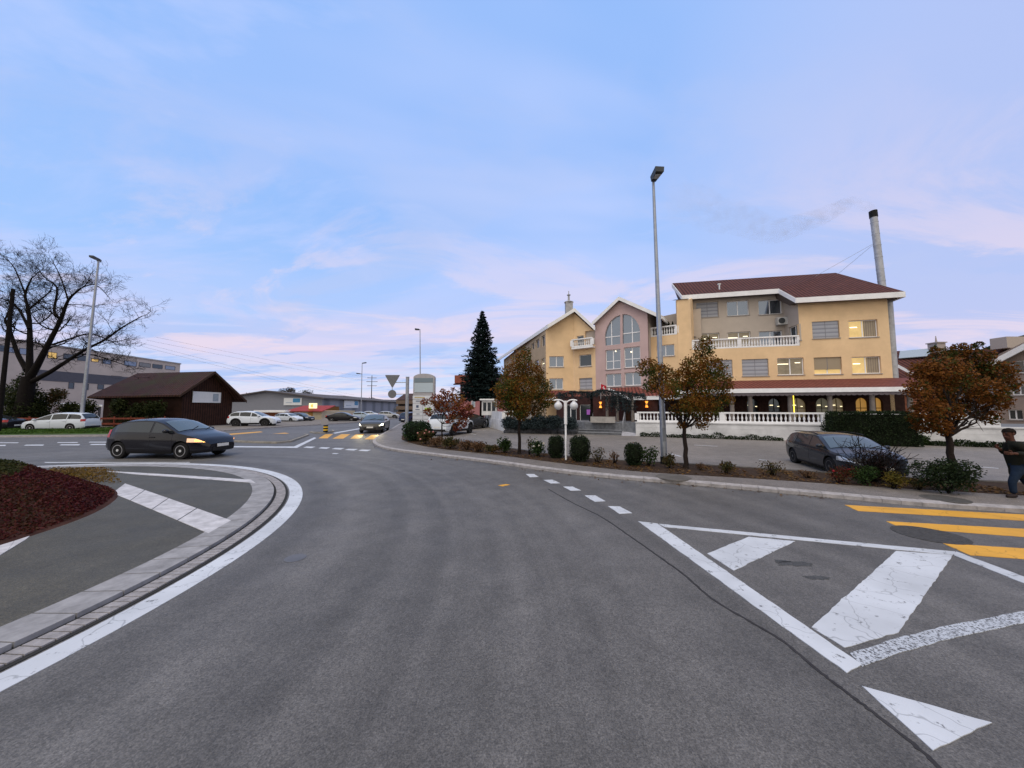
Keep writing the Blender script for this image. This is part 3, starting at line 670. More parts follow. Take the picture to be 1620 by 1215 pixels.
# arcade storey in dark brick with arched openings
def arch(s0, s1, z0, z1, n=10):
    c = (s0 + s1) / 2; r = (s1 - s0) / 2; zs = max(z0 + .2, z1 - r)
    return [(s0, z0), (s1, z0)] + [(c + r * math.cos(math.pi * i / n), zs + (z1 - zs) * math.sin(math.pi * i / n)) for i in range(n + 1)]
ar = [((1182, 1200), 'dark'), ((1216, 1236), 'dark'), ((1250, 1276), 'dimlit'), ((1291, 1313), 'dim'), ((1315, 1336), 'dimlit'), ((1354, 1374), 'lit'), ((1380, 1397), 'lit')]
VA = .02
hs = []
for (x0, x1), k in ar:
    a0, a1 = PR.hit(x0, 640, VA)[0], PR.hit(x1, 640, VA)[0]; hs.append((arch(a0, a1, ZT + .35, 2.75), k))
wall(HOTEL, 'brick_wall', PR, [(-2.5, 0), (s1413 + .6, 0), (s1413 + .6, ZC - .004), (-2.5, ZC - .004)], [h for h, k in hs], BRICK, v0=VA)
for h, k in hs:
    b = MB(); b.sheetv([PR.w(a, z, VA + .22) for a, z in h], PR.n.to_3d() * .03); pn = b.build('arched_pane', {'dark': DGLASS, 'dimlit': LITDIM, 'dim': mat('greenish room', (.12, .12, .10), .4, emit=(.5, .45, .3), es=.12), 'lit': mat('amber room', (.3, .2, .08), .5, emit=(1, .5, .10), es=.28)}[k], HOTEL, world=True)
    c = (h[0][0] + h[1][0]) / 2; b = MB(); b.beam(PR.w(c, ZT + .37, VA + .19), PR.w(c, 2.73, VA + .19), .05, .04)
    b.obox(PR.w(h[0][0] + .02, 1.95, VA + .17), PR.w(h[1][0] - .02, 1.95, VA + .17) - PR.w(h[0][0] + .02, 1.95, VA + .17), PR.n.to_3d() * .04, V(0, 0, .05)); b.build('glazing_bar', BROWN, pn)
    if k in ('dimlit', 'dim', 'dark'):
        b = MB(); b.box(PR.w(c - .2, 2.2, VA + .14), (.22, .02, .05), math.radians(-15)); b.build('ceiling_light', TUBE, pn); b = MB(); b.box(PR.w(c + .28, 2.1, VA + .14), (.12, .02, .05), math.radians(-15)); b.build('ceiling_light', TUBE, pn)
# canopy over the arcade: tiles, white fascia, scalloped awning edge, columns
sc0, sc1 = PR.hit(1080, 618, -3.0)[0], PR.hit(1462, 616, -3.0)[0]
zt0 = PR.hit(1300, 600)[1]; zc1 = PR.hit(1300, 613.5, -3.0)[1]; zf1 = PR.hit(1300, 620.5, -3.0)[1]
b = MB(); b.slab([PR.w(sc0 - .5, zc1, -3.0), PR.w(sc1, zc1, -3.0), PR.w(s1413 + 1.2, zt0, -.01), PR.w(-.6, zt0, -.01)], .12); b.build('canopy_roof', TILE2, HOTEL, world=True)
b = MB(); b.obox(PR.w(sc0 - .5, zf1, -3.08), PR.w(sc1 + .05, zf1, -3.08) - PR.w(sc0 - .5, zf1, -3.08), PR.n.to_3d() * .07, V(0, 0, zc1 - zf1)); b.build('canopy_fascia', WHITE, HOTEL, world=True)
b = MB(); b.quad(PR.w(sc0 - .5, zf1 + .01, -3.0), PR.w(sc1, zf1 + .01, -3.0), PR.w(sc1, zf1 + .01, -.05), PR.w(sc0 - .5, zf1 + .01, -.05)); b.build('canopy_soffit', BROWN, HOTEL, world=True)
b = MB(); nn = int((sc1 - sc0) / .3)
for i in range(nn):
    a0 = sc0 + (sc1 - sc0) * i / nn; a1 = sc0 + (sc1 - sc0) * (i + 1) / nn; q = [(a0, zf1 - .005), (a1, zf1 - .005), (a1, zf1 - .16)] + [((a0 + a1) / 2 + (a1 - a0) / 2 * math.cos(t), zf1 - .16 - .07 * math.sin(t)) for t in (math.pi * .25, math.pi * .5, math.pi * .75)] + [(a0, zf1 - .16)]
    b.add([PR.w(a, z, -3.02) for a, z in q] + [PR.w(a, z, -3.0) for a, z in q], [tuple(reversed(range(7))), tuple(range(7, 14))] + [(j, (j + 1) % 7, (j + 1) % 7 + 7, j + 7) for j in range(7)])
b.build('awning_valance', mat('awning cloth', (.14, .12, .13), .85, var=.2), HOTEL, world=True)
for px in (1158, 1187, 1250, 1313, 1380, 1440):
    a = PR.hit(px, 640, -2.7)[0]; b = MB(); c = PR.w(a, ZT, -2.7); b.lathe([(.2, 0), (.2, .12), (.16, .16), (.14, zf1 - ZT - .3), (.2, zf1 - ZT - .2), (.2, zf1 - ZT)], 14, c); b.build('column', mat('column stone', (.22, .19, .17), .8, var=.2), HOTEL, world=True, smooth=40)
b = MB(); a = PR.hit(1256, 640, -2.4)[0]; b.beam(PR.w(a, zf1 - .2, -2.4), PR.w(a, ZT + .6, -2.4), .06, .0); b.tube([PR.w(a, ZT + .3, -2.4), PR.w(a, zf1 - .2, -2.4)], .026, 6); b.build('light_strip', LAMPY, HOTEL, world=True)
b = MB(); wl = Pl(PR.w(s1413 + .02, 0, .1).xy, PR.w(s1413 + 3.0, 0, .1).xy); wall(HOTEL, 'brick_wall', wl, [(.58, 0), (3.2, 0), (3.2, ZC - .3), (.58, ZC - .3)], [], BRICKO)
# main roof with the cut-back eave
E0, E1, E2, E3 = PR.P(1079, 467, 1.3), PR.P(1232, 456.5, 1.3), PR.P(1259, 471, -.6), PR.P(1431, 461, -.6)
RL, RR = PR.P(1063.5, 448, 5.0), PR.P(1322, 431.5, 5.0)
E4 = E3 + PR.n.to_3d() * 11.2; E5 = E0 + PR.n.to_3d() * 9.3 + PR.u.to_3d() * 2.2
b = MB()
for q in ([E0, E1, RR, RL], [E1, E2, E3, RR], [E3, E4, RR], [E4, E5, RL, RR], [RL, E5, E0]):
    b.slab(q, .14)
b.build('roof', TILE, HOTEL, world=True)
b = MB()
def fascia(bm_, p, q, h=.42, w=.09, drop=.0): bm_.beam(Vector(p) - V(0, 0, drop), Vector(q) - V(0, 0, drop), w, h)
for p, q in ((E0, E1), (E1, E2), (E2, E3), (E3, E4), (RL, E0)): fascia(b, p, q, .40, .10, .02)
b.build('fascia', WHITE, HOTEL, world=True)
b = MB(); dz = V(0, 0, -.34); nI = PR.n.to_3d()
b.quad(E0 + dz, E1 + dz, E1 + dz + nI * 1.2, E0 + dz + nI * 1.2); b.quad(E1 + dz, E2 + dz, E2 + dz + nI * 1.0, E1 + dz + nI * 1.2); b.quad(E2 + dz, E3 + dz, E3 + dz + nI * .9, E2 + dz + nI * 1.0); b.quad(PR.w(-.1, zeL + .26, -.1), PR.w(s1092 + .1, zeL + .26, -.1), PR.w(s1092 + .3, E0.z - .36, 1.5), PR.w(-.1, E0.z - .36, 1.5))
b.build('soffit', mat('soffit', (.10, .08, .07), .8), HOTEL, world=True)
b = MB(); v0 = PR.P(1138, 454, 2.3); b.tube([v0 - V(0, 0, .4), v0 + V(0, 0, .25)], .06, 8); b.tube([v0 + V(-.12, 0, .25), v0 + V(.12, 0, .25)], .07, 8); b.build('roof_vent', SIGNW, HOTEL, world=True)
PE = Pl(PR.w(s1413, 0, .02).xy, PR.w(s1413, 0, 10.5).xy); wall(HOTEL, 'yellow_wall', PE, [(0, 0), (10.4, 0), (10.4, E3.z - .4), (0, E3.z - .4)], [], YELLOW, th=.25)
# stainless flue at the right corner, rising through the eave; guy wires
fb = PR.P(1413, 600, .55); fx = PR.w(s1413 + .42, 0, .6)
ct = D(1381, 334, fx.y + 1.6); cb = D(1396, 452, fx.y + 1.4)
b = MB(); b.tube([V(fx.x, fx.y, 2.9), V(fx.x, fx.y, E3.z - .45)], .27, 14); b.build('flue_duct', STEEL, HOTEL, world=True, smooth=40)
b = MB(); st = cb.lerp(ct, .0) - V(0, 0, .6); nseg = 7
b.tube([st, ct - (ct - st).normalized() * .55], .235, 16)
for i in range(1, nseg): c = st.lerp(ct, i / nseg); b.tube([c - V(0, 0, .03), c + V(0, 0, .03)], .25, 16)
ch = b.build('chimney', STEEL, HOTEL, world=True, smooth=40)
b = MB(); b.tube([ct - (ct - st).normalized() * .56, ct], .265, 16); b.build('chimney_cap', BLACK, ch, smooth=40)
b = MB(); r0 = st.lerp(ct, .62); b.tube([r0, PR.P(1290, 437, 3.2)], .012, 4); b.tube([r0, PR.P(1325, 434, 3.2)], .012, 4); b.build('guy_wire', METAL, ch)

# pink stair tower with the arched window
W1, W2, W3, W4 = px_y(34.0, 864), px_y(34.0, 908.5), (7.9, 32.7), (11.85, 29.95)
PM = Pl(W3, W4)
def zc(px, py): return (780 + .214 * px, 440 + .214 * py)
def ms(px, py): return PM.hit(*zc(px, py))
apex = PM.hit(979, 476.5); zl, zr = PM.hit(944, 511)[1], PM.hit(1027, 492)[1]
def archhalf(pts): return [ms(*p) for p in pts]
hl = archhalf([(830, 500), (940, 488), (940, 272), (905, 285), (870, 315), (845, 355), (830, 400), (826, 430)])
hr = archhalf([(957, 486), (1086, 468), (1086, 385), (1075, 345), (1050, 303), (1015, 275), (985, 266), (957, 267)])
mr = [rect(PM, (*zc(a, c), *zc(bq, d))) for a, c, bq, d in ((832, 527, 943, 674), (968, 508, 1089, 660), (834, 706, 948, 801), (973, 696, 1094, 794))]
wall(HOTEL, 'pink_wall', PM, [(0, 0), (PM.len, 0), (PM.len, zr), apex, (0, zl)], [hl, hr] + mr, PINKW)
for h in (hl, hr):
    b = MB(); b.sheetv([PM.w(a, z, .18) for a, z in h], PM.n.to_3d() * .03); pn = b.build('arched_pane', GLASS, HOTEL, world=True)
    cx = sum(p[0] for p in h) / len(h); z0 = min(p[1] for p in h); z1 = max(p[1] for p in h); s0 = min(p[0] for p in h); s1 = max(p[0] for p in h)
    b = MB(); zt = ms(1000, 405)[1] if h is hr else ms(880, 432)[1]
    for i in range(len(h)):
        p, q = h[i], h[(i + 1) % len(h)]; b.beam(PM.w(p[0], p[1] + .03, .15), PM.w(q[0], q[1] + .03, .15), .05, .07)
    b.beam(PM.w(s0, zt + .04, .148), PM.w(s1, zt + .04, .148), .05, .08); b.obox(PM.w(cx - .04, z0, .125), PM.u.to_3d() * .08, PM.n.to_3d() * .05, V(0, 0, (z1 - z0) * .93)); b.build('frame', WFRAME, pn)
for r, t in zip(mr, (.42, .42, 0, 0)): window(HOTEL, PM, r, 'glass', mull=2, trans=t, fw=.07)
for q in ((1020, 545), (905, 540)): b = MB(); b.box(PM.w(ms(*q)[0], ms(*q)[1], .05), (.10, .05, .10)); b.build('stair_light', TUBE, HOTEL, world=True)
nM = PM.n.to_3d(); PMr = Pl(W4, (PM.w(PM.len, 0, 8)).xy); PMl = Pl(PM.w(0, 0, 8).xy, W3)
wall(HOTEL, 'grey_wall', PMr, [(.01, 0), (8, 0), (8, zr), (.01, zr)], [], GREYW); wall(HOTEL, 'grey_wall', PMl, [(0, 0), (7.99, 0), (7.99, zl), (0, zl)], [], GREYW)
aP, aL, aR = PM.P(979, 469.5, -.35), PM.P(936.5, 510, -.35), PM.P(1046, 498.5, -.35)
b = MB(); b.slab([aL, aP, aP + nM * 9, aL + nM * 9], .14); b.slab([aP, aR, aR + nM * 9, aP + nM * 9], .14); b.build('roof', TILE, HOTEL, world=True)
b = MB(); fascia(b, aL, aP, .34, .10, -.02); fascia(b, aP, aR, .34, .10, -.02); b.build('fascia', WHITE, HOTEL, world=True)
b = MB(); fascia(b, aR + nM * .06, aR + nM * 8.5, .28, .12); b.build('gutter', WHITE, HOTEL, world=True)

# link between tower and main block with its small balcony
PC = Pl((12.25, 30.9), Rk(1075)); zk = PC.hit(1052, 531)[1]
rk = rect(PC, (1039, 545.5, 1067, 563.5)); wall(HOTEL, 'yellow_wall', PC, [(-.7, 0), (PC.len - .01, 0), (PC.len - .01, zk), (-.7, zk)], [rk], YELLOW); window(HOTEL, PC, rk, 'glass')
zg = PC.hit(1058, 499, 2.2)[1]; wall(HOTEL, 'grey_wall', PC, [(-.5, zk - .2), (PC.len + 1.6, zk - .2), (PC.len + 1.6, zg + .25), (-.5, zg - .1)], [], GREYW, v0=2.2)
b = MB(); b.poly([PC.w(-.7, zk + .003, 0), PC.w(PC.len, zk + .003, 0), PC.w(PC.len + 1.2, zk + .003, 2.2), PC.w(-.7, zk + .003, 2.2)]); b.build('balcony_floor', STONE, HOTEL, world=True)
balustrade(HOTEL, PC.w(.15, 0, .12), PC.w(PC.len - .05, 0, .12), zk + .01, h=.85, pname='balcony_rail')

# left wing: two gable faces and a long side running back
W0 = px_y(58.0, 797)
P1 = Pl(W1, W2); P2 = Pl(W2, W3); P0 = Pl(W0, W1)
za = P1.hit(907, 491)[1]; zk1 = P1.hit(866, 515)[1]; zk3 = P2.hit(942, 518)[1]
r1 = [rect(P1, q) for q in ((869, 563.5, 892, 580.5), (869, 598.5, 891, 616))]
wall(HOTEL, 'yellow_wall', P1, [(0, 0), (P1.len, 0), (P1.len, za), (0, zk1)], r1, YELLOW, th=.25)
for r in r1: window(HOTEL, P1, r, 'glass')
r2 = [rect(P2, q) for q in ((916, 561, 935.6, 579.5), (916.5, 598, 937, 616))]; rn = rect(P2, (925.5, 523, 941.5, 546)); rd = rect(P2, (912.7, 531, 923.5, 548))
wall(HOTEL, 'yellow_wall', P2, [(.003, 0), (P2.len, 0), (P2.len, zk3), (.003, za)], r2 + [rn, rd], YELLOW, th=.25)
window(HOTEL, P2, r2[0], 'dark', mull=1); window(HOTEL, P2, r2[1], 'blind', mull=1); window(HOTEL, P2, rd, 'dark', mull=1, sill=False)
b = MB(); b.quad(*[P2.w(a, z, .2) for a, z in rn]); b.build('grey_niche', GREYW, HOTEL, world=True)
zb2 = P2.hit(925, 549.5)[1]; b = MB(); b.obox(P2.w(.02, zb2 - .16, -.55), P2.u.to_3d() * (P2.len - .04), P2.n.to_3d() * .55, V(0, 0, .16)); b.build('balcony_slab', WHITE, HOTEL, world=True)
balustrade(HOTEL, P2.w(.05, 0, -.45), P2.w(P2.len - .08, 0, -.45), zb2 + .004, h=.80, pname='balcony_rail')
zs0 = P0.hit(797, 571)[1]
r0 = [(rect(P0, q), k) for q, k in (((856.5, 531, 861.8, 548), 'dark'), ((847.5, 537, 853, 551), 'dark'), ((840.5, 543, 845, 553), 'dark'), ((856.5, 567, 861.8, 580), 'lit'), ((846, 570, 852, 581), 'glass'), ((830, 573, 838, 585), 'glass'), ((856, 599, 861.5, 613), 'glass'), ((799, 588, 803, 600), 'dark'))]
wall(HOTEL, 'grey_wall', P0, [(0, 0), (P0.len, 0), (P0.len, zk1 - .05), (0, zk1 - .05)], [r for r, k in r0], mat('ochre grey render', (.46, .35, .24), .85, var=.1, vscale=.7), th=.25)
for r, k in r0: window(HOTEL, P0, r, 'dark' if k == 'dark' else ('dimlit' if k == 'lit' else 'glass'), mull=1, sill=False)
ap = D(909, 487.5, 33.5); kk = D(867, 513.5, 33.3); en = D(787, 568, 58.5); rt_ = D(941.5, 517.5, 32.3); bk = (en - kk)
b = MB(); b.slab([kk, ap, ap + bk, en], .14); b.slab([ap, rt_, rt_ + bk, ap + bk], .14); b.build('roof', TILE, HOTEL, world=True)
b = MB(); fascia(b, kk, ap, .36, .1, -.02); fascia(b, ap, rt_, .36, .1, -.02); fascia(b, kk, en, .36, .1, .0); b.build('fascia', WHITE, HOTEL, world=True)
c = D(900, 489, 37); b = MB(); b.box((c.x, c.y, c.z + .1), (.75, .75, 1.2)); b.lathe([(.5, .7), (.5, .78), (.12, .95), (.1, 1.5), (.2, 1.52), (.2, 1.58), (.05, 1.6), (.04, 2.0)], 10, c); b.build('roof_cowl', mat('cowl', (.42, .42, .43), .6, var=.2), HOTEL, world=True)
# ground-floor canopies and entrance
def canopy(pl, s0, s1, out, zt, zb, fh, m=TILE2):
    b = MB(); b.slab([pl.w(s0, zb, -out), pl.w(s1, zb, -out), pl.w(s1, zt, -.01), pl.w(s0, zt, -.01)], .1); b.build('canopy_roof', m, HOTEL, world=True)
    b = MB(); b.obox(pl.w(s0, zb - fh, -out - .08), pl.u.to_3d() * (s1 - s0), pl.n.to_3d() * .07, V(0, 0, fh + .01)); b.build('canopy_fascia', WHITE, HOTEL, world=True)
canopy(P1, -.3, P1.len + .3, 2.2, P1.hit(890, 618)[1], P1.hit(890, 628.5, -2.2)[1], .32)
canopy(P2, .3, P2.len + .6, 2.2, P2.hit(925, 619)[1], P2.hit(925, 628.5, -2.2)[1], .32)
canopy(PC, -1.6, PC.len + .6, 2.4, PC.hit(1050, 612)[1], PC.hit(1050, 626, -2.4)[1], .3)
g0, g1, g2, g3 = D(963, 614, 29.0), D(994, 627.5, 27.6), D(1044, 626.5, 26.4), D(1010, 612, 30.0)
b = MB(); b.slab([g1, g2, g3, g0], .12); b.build('canopy_roof', TILE2, HOTEL, world=True)
b = MB(); fascia(b, g0, g1, .26, .1, -.01); fascia(b, g1, g2, .28, .1, -.01); b.build('canopy_fascia', WHITE, HOTEL, world=True)
b = MB()
for q in ((960, 26.7), (976, 26.5), (1000, 25.9)):
    c = px_y(q[1] + 1.0, q[0]); b2 = MB(); b2.lathe([(.14, 0), (.14, .1), (.11, .14), (.11, 1.9), (.14, 2.0)], 10, (c[0], c[1], ZT)); b2.build('column', mat('column stone', (.22, .19, .17), .8), HOTEL, world=True, smooth=40)
PL = Pl(px_y(31.6, 880), px_y(28.4, 1040))                       # dark entrance front set under the canopies
rdoor = rect(PL, (989.5, 640, 1001, 671)); ent = [rdoor, rect(PL, (893, 640, 912, 668)), rect(PL, (917, 640, 938, 668))]
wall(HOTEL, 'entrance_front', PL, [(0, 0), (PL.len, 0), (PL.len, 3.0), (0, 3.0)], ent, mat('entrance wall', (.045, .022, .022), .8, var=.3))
window(HOTEL, PL, ent[1], 'dark', mull=2, sill=False, name='shop_window'); window(HOTEL, PL, ent[2], 'dark', mull=1, sill=False, name='shop_window')
b = MB(); (d0, zz0), (d1, _), (_, zz1), _ = rdoor; b.obox(PL.w(d0 + .02, zz0, .1), PL.u.to_3d() * (d1 - d0 - .04), PL.n.to_3d() * .06, V(0, 0, zz1 - zz0 - .02)); dr = b.build('door', BROWN, HOTEL, world=True)
b = MB(); b.box(PL.w(d1 - .12, (zz0 + zz1) / 2, .07), (.04, .06, .3)); b.build('handle', STEEL, dr)
b = MB(); b.box(PL.w(PL.hit(932, 652)[0], PL.hit(932, 652)[1], .11), (.45, .02, .45), math.radians(-20)); b.build('violet_screen', mat('violet screen', (.3, .1, .4), .5, emit=(.45, .10, .6), es=.12), HOTEL, world=True)
for px, py, pl in ((950, 640.5, PL), (1023, 639.5, PL)):
    s, z = pl.hit(px, py, -.12); b = MB(); c = pl.w(s, z, -.12); b.box(c, (.2, .16, .12), math.radians(-20)); wl = b.build('wall_lamp', DMETAL, HOTEL, world=True)
    for sg in (1, -1):
        q = MB(); q.lathe([(.055, 0), (.13, .18), (.12, .19)] if sg > 0 else [(.12, -.19), (.13, -.18), (.055, 0)], 10, c + V(0, 0, sg * .07)); q.build('lamp_glow', ORANGE, wl)
    ld = bpy.data.lights.new('wall_lamp_light', 'POINT'); ld.energy = 5; ld.color = (1, .42, .1); ld.shadow_soft_size = .08; lo = bpy.data.objects.new('wall_lamp_light', ld); COL.objects.link(lo); lo.location = c - pl.n.to_3d() * .25
# glazed porch at the left end of the terrace
pp = px_y(36, 775); b = MB(); b.box((pp[0], pp[1], 2.0), (1.5, 2, 1.5)); b.build('porch', WHITEW, HOTEL, world=True)
b = MB(); b.box((pp[0], pp[1], 2.82), (1.9, 2.4, .14)); b.build('porch_roof', WHITE, HOTEL, world=True)
for k in (-.45, 0, .45): b = MB(); b.box((pp[0] + k, pp[1] - 1.01, 2.1), (.32, .03, .85)); b.build('porch_window', DGLASS, HOTEL, world=True)

# ------------------------------------------------------------------ terrace walls, steps, rock bed
TA, TB = G(1006, 690), G(1640, 709.5)
ZR = D(1116, 671.5, 22.1).z; ZTOP = D(1116, 653.5, 22.1).z
TP = Pl(TA.xy, TB.xy)
TW = thing('terrace_wall', 'long white terrace wall with stone baluster railing below the arcade', 'wall', (TA.x, TA.y, 0))
b = MB(); b.obox(TP.w(0, 0, 0), TP.u.to_3d() * TP.len, TP.n.to_3d() * .3, V(0, 0, ZR)); b.obox(TP.w(-.03, ZR + .003, -.05), TP.u.to_3d() * (TP.len + .03), TP.n.to_3d() * .4, V(0, 0, .07))
for zz_ in (ZR * .35, ZR * .68): b.obox(TP.w(0, zz_, -.008), TP.u.to_3d() * TP.len, TP.n.to_3d() * .01, V(0, 0, .025))
b.build('base_wall', WHITEW, TW, world=True)
sp1 = TP.hit(1512, 665)[0]; sp2 = TP.hit(1584, 668)[0]
balustrade(TW, TP.w(.1, 0, .15), TP.w(sp1, 0, .15), ZR + .075, h=ZTOP - ZR - .02, gap=.225, posts=(.33, .66), pname='rail')
b = MB(); b.obox(TP.w(sp1 + .01, ZR + .075, .05), TP.u.to_3d() * (sp2 - sp1), TP.n.to_3d() * .22, V(0, 0, ZTOP - ZR)); b.build('parapet', WHITEW, TW, world=True)
tf = [TP.w(0, 0, .3), TP.w(TP.len, 0, .3), PR.w(s1413 + 8, 0, 0), PR.w(0, 0, 0), PL.w(0, 0, 0), px_y(30.2, 850) + (0,), px_y(26.6, 925) + (0,)]
b = MB(); b.prism([(p[0], p[1]) for p in tf], -.02, ZT); tag(b.build('terrace', STONE), kind='structure')
LA, LB, LC = G(797, 683), G(766, 673.5), G(752, 667)             # left stub of the terrace wall
TL = thing('terrace_wall', 'short white terrace wall with balusters left of the rock bed', 'wall', (LA.x, LA.y, 0))
l1 = Pl(LB.xy, LA.xy); lr = G(860, 689); l2 = Pl(LA.xy, (LA.x + 2.2, LA.y + .5))
zl1 = D(797, 665, LA.y).z
b = MB(); b.obox(l1.w(0, 0, 0), l1.u.to_3d() * l1.len, l1.n.to_3d() * .3, V(0, 0, zl1)); b.obox(l2.w(0, 0, .01), l2.u.to_3d() * l2.len, l2.n.to_3d() * .3, V(0, 0, zl1 - .004)); b.build('base_wall', WHITEW, TL, world=True)
balustrade(TL, l2.w(0, 0, .16), l2.w(l2.len, 0, .16), zl1, h=.78, gap=.24, posts=(.98,), pname='rail'); b = MB(); b.obox(l1.w(0, zl1 + .003, .04), l1.u.to_3d() * (l1.len - .2), l1.n.to_3d() * .22, V(0, 0, .7)); b.build('parapet', WHITEW, TL, world=True)
# steps: five treads, then a light ramp block beside them
sx0, sx1 = TP.hit(914, 685)[0], TP.hit(983, 688)[0]
ST = thing('stone_steps', 'wide grey stone steps up to the hotel entrance', 'steps', TP.w(sx0, 0))
for i in range(5):
    b = MB(); b.obox(TP.w(sx0, -.02, .02 + .34 * i), TP.u.to_3d() * (sx1 - sx0), TP.n.to_3d() * (.34 if i < 4 else 1.6), V(0, 0, .02 + ZT * (i + 1) / 5)); so = b.build('step', STONE, ST, world=True); b = MB(); b.obox(TP.w(sx0, ZT * (i + 1) / 5 - .02, -.03 + .34 * i), TP.u.to_3d() * (sx1 - sx0), TP.n.to_3d() * .14, V(0, 0, .045)); b.build('nosing', mat('nosing stone', (.30, .31, .34), .7, var=.2), so)
RP = thing('ramp', 'pale paved ramp beside the grey entrance steps', 'ramp', TP.w(sx1, 0)); ss1 = TP.hit(1006, 690)[0]
b = MB(); q0, q1 = TP.w(sx1 + .02, .0, -.25), TP.w(ss1, 0, -.1); b.add([q0, q1, TP.w(ss1, 0, 1.9), TP.w(sx1 + .02, 0, 1.9), TP.w(sx1 + .02, ZT, 1.7), TP.w(ss1, ZT, 1.7), TP.w(ss1, ZT, 1.9), TP.w(sx1 + .02, ZT, 1.9)], [(0, 1, 5, 4), (1, 2, 6, 5), (2, 3, 7, 6), (3, 0, 4, 7), (4, 5, 6, 7)]); b.build('slope', mat('ramp slab', (.36, .36, .40), .7, var=.25, vscale=3, bump=.2), RP, world=True)
hrail = MB(); h0, h1 = TP.w(sx1 + .1, .1, .2), TP.w(sx1 + .1, ZT, 1.7); hrail.tube([h0, h0 + V(0, 0, .85), h1 + V(0, 0, .85), h1], .03, 8); hrail.build('handrail', STEEL, RP, world=True)
PBX = thing('stone_planter', 'low pale stone planter trough at the top of the steps', 'planter', D(954, 668, 25.6)); c = D(954, 668, 25.8)
b = MB(); b.box((c.x, c.y, ZT + .22), (1.75, .5, .44), math.radians(-22)); b.build('trough', mat('trough stone', (.36, .34, .32), .8, var=.2), PBX, world=True); b = MB(); b.box((c.x, c.y, ZT + .445), (1.6, .36, .02), math.radians(-22)); b.build('soil', SOIL, PBX, world=True)
rng = np.random.default_rng(5)
RW = MB()                                                        # dark boulders of the bed left of the steps
r0_, r1_ = G(800, 685.5), TP.w(sx0 - .15, 0, .1)
for i in range(46):
    t = (i % 23 + .5) / 23; lev = i // 23; c = r0_.lerp(r1_, t) + V(rng.uniform(-.1, .1), .12 + .35 * lev, .14 + .34 * lev)
    o = len(RW.v); RW.ball(c, (.22 + rng.uniform(0, .1), .22, .2 + rng.uniform(0, .06)), 8, 6)
    for k in range(o, len(RW.v)):
        p = Vector(RW.v[k]); RW.v[k] = tuple(p + (p - c) * .35 * noise.noise(p * 3.1))
RW.obox(r0_ + V(.05, .3, 0), (r1_ - r0_) - V(.1, 0, 0), V(.1, .5, 0), V(0, 0, .62)); rwo = RW.build('rock_wall', ROCK); tag(rwo, 'low wall of dark boulders left of the entrance steps', 'rock wall')
FL = thing('flag', 'small red flag with white cross hanging above the entrance', 'flag', D(953, 622, 27.5)); f0 = D(951.5, 606, 27.5); f1 = D(958, 630, 27.5)
b = MB(); b.tube([D(950.5, 632, 27.5), D(950, 605, 27.5)], .02, 6); b.build('flagpole', SIGNW, FL, world=True)
fo = D(950.3, 607.5, 27.5); b = MB()
def fpt(i, j): return fo + V(.42 * i + .0, -.05 * math.sin(i * 5) - .1 * i, -.52 * j - .16 * i)
for i in range(6):
    for j in range(6): b.quad(fpt(i / 6, j / 6), fpt((i + 1) / 6, j / 6), fpt((i + 1) / 6, (j + 1) / 6), fpt(i / 6, (j + 1) / 6))
fl_ = b.build('cloth', mat('flag red', (.45, .015, .03), .7), FL, world=True)
b = MB(); dd = V(0, -.012, 0)
b.quad(fpt(.42, .2) + dd, fpt(.58, .2) + dd, fpt(.58, .8) + dd, fpt(.42, .8) + dd); b.quad(fpt(.2, .42) + dd * 1.4, fpt(.8, .42) + dd * 1.4, fpt(.8, .58) + dd * 1.4, fpt(.2, .58) + dd * 1.4); b.build('cross', SIGNW, fl_)

# ------------------------------------------------------------------ other buildings
def house(name, label, pts, h, m, roofm=None, ridge=0.0, over=.5, ridge_axis=0, loc=None, rname='roof'):
    """walls on a quad footprint (a,b,c,d) with a gable roof, ridge parallel to a-b"""
    a, b_, c, d = [Vector((p[0], p[1], 0)) for p in pts]
    t = thing(name, label, 'building', (a + c) / 2)
    mb = MB(); n4 = [a, b_, c, d]; m1, m2 = (a + d) / 2, (b_ + c) / 2
    z = V(0, 0, h); zr = V(0, 0, h + ridge)
    vs = n4 + [p + z for p in n4] + [m1 + zr, m2 + zr]
    mb.add(vs, [(0, 1, 5, 4), (1, 2, 9), (1, 9, 5), (2, 6, 9), (2, 3, 7, 6), (3, 0, 8), (0, 4, 8), (3, 8, 7)]); w = mb.build('wall', m, t, world=True); fixnorm(w)
    if roofm:
        e = (m2 - m1).normalized() * over; s_ = (m1 - a); k = over / s_.length; dn = V(0, 0, -ridge * k) ; sv = s_ * k
        rb = MB(); up = V(0, 0, .05)
        rb.slab([a + z - sv + dn - e + up, b_ + z - sv + dn + e + up, m2 + zr + e + up, m1 + zr - e + up], .12)
        rb.slab([m1 + zr - e + up, m2 + zr + e + up, c + z + sv + dn + e + up, d + z + sv + dn - e + up], .12); rb.build(rname, roofm, t, world=True)
    return t
def flatwin(t, pl, q, m=DGLASS, name='window', v=-.02, frame=True, rows=None):
    """window box let into a far wall: frame with a pane as its child"""
    r = rect(pl, q); (s0, z0), (s1, _), (_, z1), _ = r
    b = MB(); e = .07
    for (a, c, w, h) in ((s0, z0, s1 - s0, e), (s0, z1 - e, s1 - s0, e), (s0, z0 + e, e, z1 - z0 - 2 * e), (s1 - e, z0 + e, e, z1 - z0 - 2 * e)): b.obox(pl.w(a, c, v - .03), pl.u.to_3d() * w, pl.n.to_3d() * .1, V(0, 0, h))
    f = b.build(name, WFRAME if frame is True else frame, t, world=True)
    b = MB(); b.obox(pl.w(s0 + e, z0 + e, v), pl.u.to_3d() * (s1 - s0 - 2 * e), pl.n.to_3d() * .06, V(0, 0, z1 - z0 - 2 * e)); b.build('pane', m, f); return f
